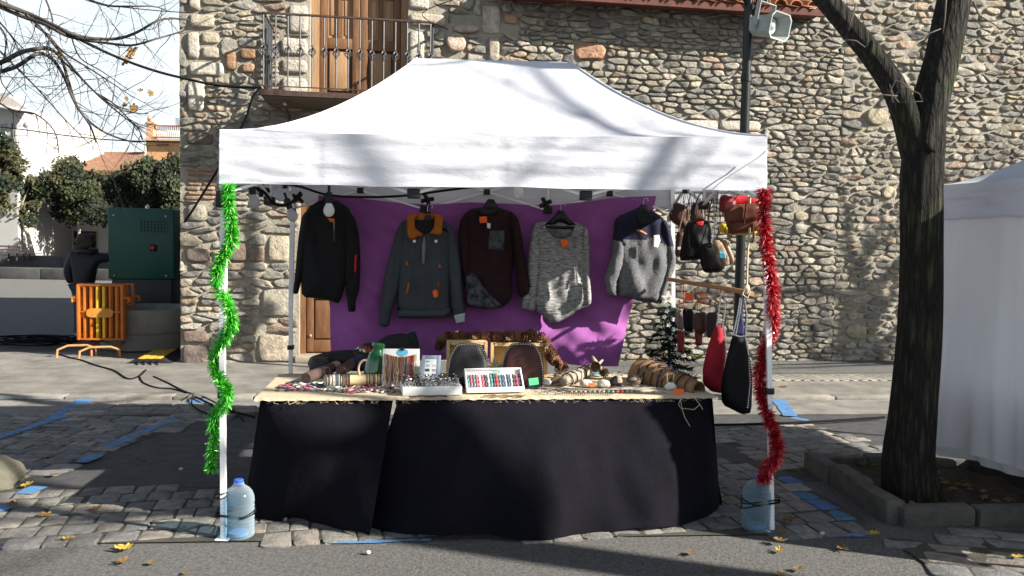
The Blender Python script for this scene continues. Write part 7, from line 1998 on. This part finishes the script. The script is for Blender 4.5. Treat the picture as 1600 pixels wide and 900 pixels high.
pbag(g, 'body', [(1057, 362), (1070, 362), (1066, 402), (1054, 400)], 6.0, .03, m_dkb, rim=.02); pbag(g, 'badge', [(1058, 385), (1065, 385), (1064, 391), (1058, 391)], 5.96, .004, m_stud, rim=.004)
strap(g, [(1060, 362), (1064, 340), (1070, 298)], 5.99, .006, m_dkb)
g = bag('tote_bag', 'large slouchy black tote with a red label at its mouth', 1085, 408, 5.55)
pbag(g, 'body', [(1074, 347), (1090, 343), (1108, 345), (1112, 362), (1110, 400), (1094, 406), (1063, 408), (1062, 398), (1068, 362)], 5.55, .07, m_bl, bumpk=.03)
pbag(g, 'label', [(1087, 347), (1100, 345), (1098, 354), (1089, 353)], 5.46, .004, m_redp, rim=.004)
strap(g, [(1078, 346), (1084, 325), (1092, 306), (1098, 300)], 5.5, .010, m_bl); strap(g, [(1106, 346), (1110, 322), (1114, 300)], 5.5, .010, m_bl); strap(g, [(1106, 348), (1096, 380), (1084, 396), (1076, 385), (1076, 350)], 5.44, .010, m_bl)
g = bag('handbag', 'black sequinned bag hanging below the tote, against the post', 1112, 428, 5.35)
pbag(g, 'body', [(1093, 382), (1112, 378), (1132, 388), (1133, 418), (1124, 426), (1100, 426), (1094, 412)], 5.35, .05, m_bl, bumpk=.012)
b = B()
for i in range(40):
    t = i/40; p = P(1117-.06*i, 340+i*1.1, 5.3); b.ball(p+UX*(.01*math.sin(i)), .0055, 5, 4)
b.build('bead_strap', m_stud, g); strap(g, [(1115, 380), (1118, 340), (1122, 300)], 5.32, .008, m_bl)
g = bag('box_bag', 'small snake print box bag with a blue patch, turned on its strap', 1132, 415, 5.12)
pbag(g, 'front', [(1112, 374), (1126, 373), (1139, 402), (1140, 414), (1130, 417), (1120, 400)], 5.12, .02, m_snake, rim=.015); pbag(g, 'side', [(1126, 373), (1136, 376), (1148, 404), (1146, 412), (1140, 412)], 5.16, .03, M('pale_snake', (.22, .15, .09), .6, scale=22, col2=(.4, .3, .2)), rim=.02)
pbag(g, 'patch', [(1123, 393), (1133, 394), (1135, 405), (1124, 404)], 5.08, .005, plain('blue_patch', (.08, .3, .42), .6), rim=.005); strap(g, [(1130, 374), (1138, 376), (1142, 386)], 5.1, .006, m_rope); strap(g, [(1120, 374), (1126, 340), (1128, 302)], 5.13, .006, m_suede)
g = bag('handbag', 'small red leather bag partly behind the cognac satchel', 1137, 335, 5.15)
pbag(g, 'body', [(1125, 306), (1135, 304), (1150, 312), (1152, 332), (1140, 335), (1123, 330)], 5.15, .035, m_rbag); strap(g, [(1124, 330), (1126, 350), (1124, 368)], 5.15, .007, m_rbag); strap(g, [(1130, 305), (1140, 298)], 5.15, .006, m_rbag)
g = bag('handbag', 'bright red bag glimpsed above the cognac satchel', 1160, 310, 5.2)
pbag(g, 'body', [(1140, 304), (1180, 300), (1186, 316), (1176, 322), (1142, 322)], 5.2, .03, plain('scarlet_leather', (.45, .012, .02), .45))
g = bag('handbag', 'yellow bag showing under the cognac satchel', 1150, 370, 5.1)
pbag(g, 'body', [(1126, 348), (1140, 352), (1180, 352), (1184, 366), (1140, 368), (1124, 362)], 5.1, .03, plain('yellow_leather', (.50, .36, .02), .5))
g = bag('satchel', 'wide cognac leather satchel with fold-over flap, nearest the red tinsel', 1158, 366, 4.9)
pbag(g, 'body', [(1132, 322), (1178, 318), (1188, 322), (1186, 360), (1170, 364), (1140, 367), (1135, 352)], 4.9, .05, m_cog); pbag(g, 'flap', [(1131, 322), (1178, 316), (1188, 320), (1187, 346), (1132, 350)], 4.86, .045, m_cog, rim=.03)
strap(g, [(1166, 318), (1164, 335), (1162, 350)], 4.80, .012, m_dkb); strap(g, [(1176, 350), (1178, 372), (1175, 380)], 4.84, .012, m_cog); strap(g, [(1136, 350), (1132, 362), (1137, 368), (1140, 356)], 4.86, .006, m_bl); strap(g, [(1140, 322), (1152, 306), (1160, 298)], 4.9, .007, m_cog); strap(g, [(1176, 320), (1168, 306), (1164, 298)], 4.9, .007, m_cog)
b = B(); b.tube([P(1056, 301, 6.35), P(1196, 299, 4.7)], .012, 8); tag(b.build('hanging_rail', m_steel), 'white rail under the tent eave that the upper bags hang from', 'rail')
b = B(); b.tube([P(1044, 436, 6.25), P(1085, 443, 5.8), P(1130, 450, 5.3), P(1175, 459, 4.85)], .016, 10); tag(b.build('wooden_pole', M('bamboo_pole', (.30, .15, .06), .6, scale=9, col2=(.42, .24, .11))), 'wooden pole slung level below the upper bags', 'pole')
b = B(); b.tube([P(1171, 362, 4.86), P(1168, 400, 4.86), P(1167, 448, 4.85)], .006, 6); b.ball(P(1167, 452, 4.83), (.02, .02, .028), 8, 6, nz=.3); b.tube([P(1166, 446, 4.82), P(1160, 460, 4.82), P(1168, 466, 4.82), P(1172, 454, 4.82)], .005, 5); b.tube([P(1171, 362, 4.86), P(1172, 300, 4.86)], .006, 6)
tag(b.build('rope', m_rope), 'knotted natural rope holding up the front end of the wooden pole', 'rope')
def studs(parent, pts, D_, n, r=.0052, name='stud_trim'):
    b = B(); fine = []
    for i in range(len(pts)-1):
        for j in range(n): t = j/n; fine.append((pts[i][0]+(pts[i+1][0]-pts[i][0])*t, pts[i][1]+(pts[i+1][1]-pts[i][1])*t))
    for x, y in fine: b.ball(P(x, y, D_), r, 5, 4)
    tag(b.build(name, m_stud, parent), kind='stuff')
g = thing('bag_straps', P(1096, 345, 5.6), 'bundle of grey straps and chains looped over the upper rail behind the black tote', 'straps')
for k in range(9):
    x = 1066+k*6.5; d_ = 6.1-.09*k; w_ = 4+2*math.sin(k*2)
    strap(g, [(x-w_, 338+4*math.sin(k)), (x-w_*.6, 318), (x, 301), (x+w_*.7, 318), (x+w_, 342)], d_, .006, [m_stud, m_bl, m_sil, m_suede][k % 4], 'strap')
g = bag('handbag', 'grey brown handbag hanging behind the chains above the black tote', 1090, 348, 5.85)
pbag(g, 'body', [(1080, 318), (1098, 316), (1104, 346), (1078, 348)], 5.85, .03, m_dkb)
g = bag('tote_bag', 'crimson suede tote with studded handles, hanging beside the black one', 1112, 616, 5.15)
pbag(g, 'body', [(1117, 510), (1127, 509), (1131, 520), (1136, 560), (1130, 615), (1112, 612), (1098, 600), (1098, 575), (1106, 540)], 5.15, .045, m_redbag)
strap(g, [(1119, 512), (1124, 480), (1127, 452)], 5.1, .010, m_rbag, 'handle'); strap(g, [(1127, 512), (1133, 485), (1132, 454)], 5.1, .010, m_rbag, 'handle'); studs(g, [(1120, 508), (1124, 480), (1127, 456)], 5.08, 10); studs(g, [(1129, 508), (1133, 485), (1132, 456)], 5.08, 10); studs(g, [(1131, 512), (1135, 530), (1134, 560), (1130, 590)], 5.09, 10)
g = bag('tote_bag', 'long black suede tote with studded handles on the wooden pole', 1150, 648, 4.95)
pbag(g, 'body', [(1145, 522), (1164, 524), (1170, 545), (1176, 590), (1174, 645), (1160, 648), (1128, 632), (1126, 600), (1136, 555)], 4.95, .05, m_bl)
strap(g, [(1147, 522), (1153, 490), (1157, 462)], 4.9, .012, m_bl, 'handle'); strap(g, [(1164, 524), (1166, 492), (1162, 462)], 4.9, .012, m_bl, 'handle'); pbag(g, 'lining', [(1147, 524), (1156, 488), (1160, 488), (1164, 524)], 4.97, .01, m_navyc)
for q_ in ([(1146, 522), (1153, 490), (1157, 464)], [(1150, 522), (1156, 490), (1159, 466)], [(1165, 524), (1167, 492), (1163, 464)]): studs(g, q_, 4.88, 12, .0058)
studs(g, [(1146, 523), (1156, 526), (1165, 525)], 4.885, 7); studs(g, [(1165, 528), (1170, 555), (1172, 600), (1168, 640)], 4.89, 11)
for i, (pts, D_, mt, lb) in enumerate((([(1058, 486), (1066, 482), (1068, 516), (1060, 514), (1053, 502)], 6.0, plain('taupe_suede', (.20, .16, .145), .9), 'taupe suede pouch at the rear end of the wooden pole'),
        ([(1066, 482), (1084, 483), (1084, 520), (1068, 516)], 5.85, m_bl, 'black suede pouch second along the wooden pole'), ([(1083, 489), (1104, 487), (1106, 516), (1096, 524), (1084, 518)], 5.7, m_dkb, 'dark brown pouch in the middle of the wooden pole'), ([(1104, 488), (1122, 488), (1116, 528), (1104, 528)], 5.6, M('brown_black_suede', (.03, .02, .02), .9), 'brown black pouch next to the crimson tote'))):
    g = bag('pouch', lb, sum(p[0] for p in pts)/len(pts), max(p[1] for p in pts), D_, 'pouch', 'suede pouches on the wooden pole'); pbag(g, 'body', pts, D_, .04, mt)
    x = sum(p[0] for p in pts)/len(pts); strap(g, [(x-3, 486), (x+2, 466), (x+5, 443)], D_-.03, .006, [m_suede_l, m_stud, m_stud, m_stud][i]); strap(g, [(x+6, 486), (x+8, 466), (x+7, 443)], D_-.03, .006, [m_redp, m_stud, m_stud, m_suede_l][i])
for x0, x1, lb in ((1057, 1070, 'dark red tassel pouch under the taupe one'), (1085, 1098, 'dark red pouch below the brown one')):
    g = bag('pouch', lb, (x0+x1)/2, 552, 5.95, 'pouch'); pbag(g, 'body', [(x0, 518), (x1, 518), (x1-1, 540 if x0 > 1080 else 552), (x0+2, 540 if x0 > 1080 else 550)], 5.95, .02, m_rbag, rim=.02); strap(g, [(x0+4, 518), (x0+5, 480), (x0+6, 442)], 5.95, .005, m_rbag)
card('price_tag', 'orange tag among the straps on the wooden pole', 1077, 464, .06, .055, m_neon, 5.75, -.2)
b = B(); 
for k in range(6):
    for s in (0, 1): a = P(1091+k*2, 456, 5.6); c_ = P(1091+k*2+(8 if s else -4), 476, 5.6); b.tube([a, a.lerp(c_, .5)-UY*.02, c_], .0022, 4)
b.build; tag(b.build('net_purse', plain('orange_net', (.5, .09, .02), .8)), 'orange net purse between the straps on the wooden pole', 'purse')

# ------------------------------------------------------------------ bulbs and festoon cable
m_bulb = plain('opal_bulb_glass', (.80, .80, .80), .15, var=.01, trans=.3, coat=.5); m_bulbg = M('frosted_bulb_glass', (.55, .55, .58), .15, var=.02, trans=.5, coat=.5)
def bulb(x, y, D_, label, mat, tilt=0.0, s=1.0):
    r_ = thing('hanging_bulb', P(x, y, D_), label, 'bulb', 'festoon bulbs under the eave'); o = P(x, y, D_); up = (UZ+UX*tilt).normalized(); sx = up.cross(UY).normalized(); sy = up.cross(sx)
    b = B(); pr_ = [(.001, -.034), (.014, -.031), (.026, -.02), (.0325, -.002), (.032, .012), (.026, .028), (.018, .042), (.015, .052)]; b.lathe([(r*s, z*s) for r, z in pr_], o, 20, ax=(sx, sy, up)); b.build('bulb', mat, r_)
    b = B(); b.lathe([(.017*s, .046*s), (.019*s, .05*s), (.021*s, .10*s), (.016*s, .112*s)], o, 14, ax=(sx, sy, up)); b.tube([o+up*.11*s, o+up*.15*s], .009, 6); b.build('socket', m_black, r_)
bulb(514, 330, 4.75, 'white opal bulb hanging in front of the black sweater', m_bulb)
bulb(397, 317, 4.55, 'unlit frosted bulb nearest the green tinsel', m_bulbg, -.15); bulb(457, 338, 4.9, 'unlit frosted bulb tilted against the rear leg', m_bulbg, -.35); bulb(810, 302, 4.85, 'white bulb half hidden by the front valance', m_bulb)
wire([(352, 283), (372, 292), (392, 292), (412, 300), (428, 318), (445, 320), (456, 316), (470, 300)], [4.5, 4.5, 4.55, 4.6, 4.75, 4.85, 4.9, 4.9], .009, 'black festoon cable looping between the two frosted bulbs', name='festoon_cable')
wire([(440, 287), (470, 292), (515, 305), (580, 308), (640, 305), (700, 297), (760, 290), (815, 288)], [4.7, 4.72, 4.75, 4.75, 4.8, 4.8, 4.85, 4.85], .008, 'black festoon cable swagging past the white bulb', name='festoon_cable')
for (x, y, lb) in ((410, 296, 'cluster of black clamps by the first frosted bulb'), (466, 310, 'cluster of black clamps on the rear leg'), (852, 318, 'black clamps over the grey mottled sweater'), (668, 312, 'black clamp over the orange collared pullover')):
    r_ = thing('spring_clamp', P(x, y, 5.2 if x < 430 else 6.15), lb, 'clamp', 'black spring clamps'); o = ORG[r_.name]
    for k in range(4):
        a = k*1.5+x; d = V((math.cos(a), -.3, math.sin(a)*.8)).normalized(); b = B(); b.box(o+d*.025, (.055, .022, .03), (d, d.orthogonal().normalized(), d.cross(d.orthogonal()).normalized()), bev=.006); b.build('jaw', m_black, r_)
wire([(1196, 236), (1185, 246), (1160, 262), (1130, 282), (1112, 297)], [4.49, 4.49, 4.48, 4.47, 4.47], .004, 'thin grey string slanting across the front valance corner', 'string', 'string', plain('grey_string', (.32, .32, .36), .8))
# ------------------------------------------------------------------ water jugs weighting the legs
def jug(base, label, seed, tilt=0, cap=True):
    r_ = thing('water_jug', base, label, 'water jug', 'water jugs tied to the tent legs'); R = .084
    pr_ = [(.05, .006), (.074, .0), (.083, .012)]
    for k in range(8): z = .03+k*.026; pr_ += [(R, z), (R*.955, z+.010), (R*.96, z+.014), (R, z+.022)]
    pr_ += [(R*1.0, .245), (R*.97, .275), (R*.86, .305), (R*.66, .33), (R*.40, .347), (.030, .352), (.026, .372)]; pr_ = [(r, z*.82) for r, z in pr_]
    m_j = bpy.data.materials.get('jug_plastic')
    if not m_j:
        m_j = bpy.data.materials.new('jug_plastic'); m_j.use_nodes = True; nt = m_j.node_tree; N, L = nt.nodes, nt.links; bs = N['Principled BSDF']
        bs.inputs['Base Color'].default_value = (.62, .74, .82, 1); bs.inputs['Roughness'].default_value = .12; bs.inputs['Specular IOR Level'].default_value = .7
        tl = N.new('ShaderNodeBsdfTransparent'); tl.inputs[0].default_value = (.72, .82, .88, 1); ms = N.new('ShaderNodeMixShader'); fr_ = N.new('ShaderNodeLayerWeight'); fr_.inputs[0].default_value = .35
        mr = N.new('ShaderNodeMapRange'); mr.inputs['To Min'].default_value = .07; mr.inputs['To Max'].default_value = .55
        L.new(fr_.outputs['Facing'], mr.inputs[0]); L.new(mr.outputs[0], ms.inputs[0]); L.new(tl.outputs[0], ms.inputs[1]); L.new(bs.outputs[0], ms.inputs[2]); L.new(ms.outputs[0], N['Material Output'].inputs[0])
    b = B(); b.lathe(pr_, base+UZ*.003, 36); b.build('bottle', m_j, r_, sharp=0)
    m_w = bpy.data.materials.get('jug_water')
    if not m_w:
        m_w = bpy.data.materials.new('jug_water'); m_w.use_nodes = True; nt = m_w.node_tree; N, L = nt.nodes, nt.links; bs = N['Principled BSDF']; bs.inputs['Base Color'].default_value = (.20, .32, .40, 1); bs.inputs['Roughness'].default_value = .05
        tl = N.new('ShaderNodeBsdfTransparent'); tl.inputs[0].default_value = (.60, .72, .79, 1); ms = N.new('ShaderNodeMixShader'); ms.inputs[0].default_value = .12
        L.new(tl.outputs[0], ms.inputs[1]); L.new(bs.outputs[0], ms.inputs[2]); L.new(ms.outputs[0], N['Material Output'].inputs[0])
    b = B(); b.lathe([(.06, .012), (R*.92, .02), (R*.93, .197), (R*.90, .223), (R*.76, .25)], base+UZ*.003, 28); b.build('water', m_w, r_)
    b = B(); b.lathe([(.024, .292), (.026, .295), (.026, .316), (.022, .32), (.002, .321)], base+UZ*.003, 22); b.build('cap', plain('blue_cap', (.03, .09, .42), .4) if 'blue_cap' not in bpy.data.materials else bpy.data.materials['blue_cap'], r_)
    b = B(); b.lathe([(.012, .011), (.052, .012), (.055, .03), (.012, .032)], base+UZ*.001, 18); b.build('base_label', plain('pale_blue_base', (.25, .45, .65), .5) if 'pale_blue_base' not in bpy.data.materials else bpy.data.materials['pale_blue_base'], r_)
    return r_
j1, j2 = G(373, 839), G(1181, 827)
jug(j1, 'blue capped water jug standing against the green tinsel leg', 1); jug(j2, 'water jug with cord wound round it at the red tinsel leg', 2)
def tie(c, leg, zs, label, r=.088):
    b = B()
    for z, dz in zs:
        d = (leg-c); d.z = 0; d.normalize(); s = V((-d.y, d.x, 0)); pts = []
        for k in range(21):
            a = math.pi*(.0+k/20)+math.pi/2; pts.append(c+d*(math.cos(a)*r)+s*(math.sin(a)*r)+UZ*(z+dz*math.sin(math.pi*k/20)))
        e = leg+d*.03+UZ*(z+.01); pts += [e-s*.015, e+s*.015]; b.tube([V(p) for p in pts], .0035, 5, closed=True)
    tag(b.build('tie_cord', m_cable), label, 'cord')
tie(j1, FLf, [(.135, .02), (.128, .012)], 'black cord lashing the blue capped jug to its leg'); tie(j2, FRf, [(.185, -.03), (.17, -.045), (.165, .02)], 'black cords lashing the other jug to the red tinsel leg')
b = B(); o = FLf+UZ*.215; b.tube([o+V((.03*math.cos(a), .03*math.sin(a), .004*a)) for a in [k*.5 for k in range(26)]], .003, 5); b.tube([o+V((-.02, -.03, 0)), o+V((-.08, -.03, .02)), o+V((-.06, -.04, .05)), o+V((-.03, -.03, .0))], .003, 5); tag(b.build('leg_tie', m_cable), 'black cord knotted round the leg above the blue capped jug', 'cord')
# ------------------------------------------------------------------ tinsel garlands
def tinsel(name, label, pts, R, n, cols, seed, spread=.03, shine=.9):
    ms_ = []
    for i, c in enumerate(cols): ms_.append(plain(name+'_foil_%d' % i, c, .26, metal=.35, spec=.9, var=.1))
    r_ = thing(name, pts[-1], label, 'tinsel'); r5 = random.Random(seed)
    fine = []
    for i in range(len(pts)-1):
        p0, p1, p2, p3 = pts[max(i-1, 0)], pts[i], pts[i+1], pts[min(i+2, len(pts)-1)]
        for j in range(12): t = j/12; fine.append(0.5*((2*p1)+(p2-p0)*t+(2*p0-5*p1+4*p2-p3)*t*t+(3*p1-p0-3*p2+p3)*t**3))
    fine.append(pts[-1])
    b = B(); b.tube(fine, .004, 5); b.build('core_wire', ms_[0], r_)
    b = B(); L = len(fine)-1
    for i in range(n):
        f = r5.random()*L; k = int(f); p = fine[k].lerp(fine[min(k+1, L)], f-k); t = frame_of(fine, k); u = t.orthogonal().normalized(); u.rotate(Matrix.Rotation(r5.uniform(0, 6.28), 3, t))
        d = (u+t*r5.uniform(-.5, .5)).normalized(); ln = R*r5.uniform(.55, 1.12); s = t.cross(d); s.rotate(Matrix.Rotation(r5.uniform(-1.3, 1.3), 3, d)); s = s.normalized()*r5.uniform(.0014, .0030); m_ = p+d*ln*.55+UZ*r5.uniform(-.006, .006); e = p+d*ln-UZ*r5.uniform(0, .016)
        b.add([p-s, p+s, m_+s*1.2, e+s*.4, e-s*.4, m_-s*1.2], [(0, 1, 2, 5), (5, 2, 3, 4)], r5.choices(range(len(cols)), [6, 3, 1][:len(cols)])[0])
    tag(b.build('foil_strands', ms_, r_, smooth=False), kind='stuff')
GW = [(357, 288), (358, 320), (362, 355), (362, 375), (348, 400), (340, 425), (342, 448), (356, 475), (362, 505), (352, 525), (338, 550), (336, 575), (348, 598), (356, 612), (350, 630), (336, 650), (333, 690), (330, 735)]
gdep = [-.03]*6+[.03, -.05, -.05, -.02, .03, .03, -.04, -.05, -.01, .04, .05, .05]
tinsel('green_tinsel', 'bright green tinsel garland wound round the front tent leg beside the blue capped jug', [P(x, y, FLf.y-.02+d) for (x, y), d in zip(GW, gdep)], .046, 6500, [(.03, .42, .015), (.10, .68, .04), (.5, .92, .25)], 4)  # palest strand colour carries the foil's white sparkle as paint
RW = [(1194, 297), (1193, 330), (1196, 365), (1200, 400), (1206, 440), (1208, 480), (1206, 515), (1196, 545), (1188, 575), (1188, 600), (1194, 630), (1204, 660), (1213, 690), (1214, 712), (1204, 725), (1196, 735), (1193, 752)]
rdep = [-.05, -.05, -.05, -.05, -.04, .0, .05, .08, .08, .08, .06, -.0, -.05, -.05, -.02, .02, .0]
tinsel('red_tinsel', 'deep red tinsel garland wound round the front tent leg beside the lashed jug', [P(x, y, FRf.y-.04+d) for (x, y), d in zip(RW, rdep)], .052, 7500, [(.42, .004, .015), (.62, .012, .03), (.8, .22, .2)], 5)
b = B(); q_ = FLf.lerp(TLt, .365); 
# ------------------------------------------------------------------ fallen leaves
r2 = random.Random(31)
LV = [(195, 858, .075, 1, 'yellow fallen leaf lying on the tarmac before the blue capped jug'), (192, 878, .05, 0, 'curled brown leaf below the yellow one on the tarmac'), (104, 844, .05, 1, 'dull yellow leaf at the edge of the sett band'), (236, 880, .035, 0, 'brown scrap of leaf on the tarmac'),
 (1219, 861, .045, 1, 'small bright yellow leaf before the lashed jug'), (1218, 845, .05, 0, 'tan leaf just in front of the lashed jug leg'), (1220, 897, .045, 1, 'orange yellow leaf at the bottom edge of the picture'), (1366, 834, .05, 1, 'yellow leaf at the joint between tarmac and setts'), (1425, 840, .05, 0, 'tan leaf on the setts below the pit kerb'),
 (1078, 864, .05, 0, 'brown leaf alone on the tarmac in front of the wide cloth'), (1316, 858, .045, 0, 'thin brown leaf on the tarmac towards the setts'), (1232, 813, .075, 0, 'large brown leaf on the setts behind the tent foot'), (1247, 890, .04, 0, 'brown leaf near the bottom edge, beside the orange yellow one'), (1115, 890, .04, 0, 'dark leaf flat on the tarmac at the bottom edge'),
 (70, 805, .06, 0, 'brown leaf on the sunlit setts'), (42, 758, .06, 1, 'ochre leaf on the patch of setts near the frame edge'), (150, 795, .05, 0, 'dry leaf between shaded setts'), (20, 788, .05, 0, 'crisp brown leaf by a worn blue dash'), (85, 742, .05, 0, 'brown leaf on the cobbled divider edge'), (225, 720, .04, 0, 'pale leaf on the dark parking bay'), (290, 738, .05, 0, 'brown leaf on the dark parking bay by the green tinsel leg'),
 (75, 715, .07, 0, 'flat brown leaf on the shaded cobbles'), (60, 672, .05, 0, 'brown leaf by the blue line on the cobbles'), (215, 716, .03, 0, 'small pale leaf on the bay edge'), (200, 645, .05, 0, 'brown leaf in the gutter'), (1224, 606, .07, 0, 'ochre leaf on the pavement behind the red tinsel'), (1220, 832, .05, 0, 'dark leaf touching the red tinsel leg'), (1590, 870, .05, 1, 'yellow leaf on the setts at the frame edge'), (60, 790, .04, 0, 'leaf scrap on the setts'), (290, 895, .03, 0, 'leaf scrap at the bottom edge')]
for (x, y, s, c, lb) in LV:
    p = G(x, y, .022 if 4.4 < G(x, y).y < 5.6 or G(x, y).y > 7.6 or x > 1370 else .008); b = B(); a = r2.uniform(0, 6.28); ex = V((math.cos(a), math.sin(a), r2.uniform(-.05, .12))).normalized(); ey = UZ.cross(ex).normalized(); ey = (ey+UZ*r2.uniform(-.15, .15)).normalized()
    leaf_add(b, p+UZ*.001, ex, ey, s*.72, r2, r2.uniform(.2, .7)); tag(b.build('fallen_leaf', m_leafy if c else m_leafb, sharp=0), lb, 'leaf', 'fallen leaves')
for (x, y, lb) in ((1285, 836, 'tiny pale pebble on the blue dash before the pit'), (575, 866, 'white paper scrap on the tarmac before the narrow cloth'), (283, 735, 'pale crumpled scrap on the parking bay')):
    b = B(); b.ball(G(x, y)+UZ*.010, (.016, .013, .011), 8, 6, nz=.4, seed=x); tag(b.build('pebble', m_peb, sharp=0), lb, 'pebble')
b = B(); p = G(0, 765)+V((-.16, .1, 0)); b.ball(p+UZ*.03, (.23, .2, .14), 20, 12, nz=.35, seed=5); tag(b.build('boulder', M('mossy_stone', (.10, .095, .072), .95, scale=6, col2=(.17, .16, .12), bump=.8), sharp=0), 'worn stone lying on the setts at the frame edge', 'stone')
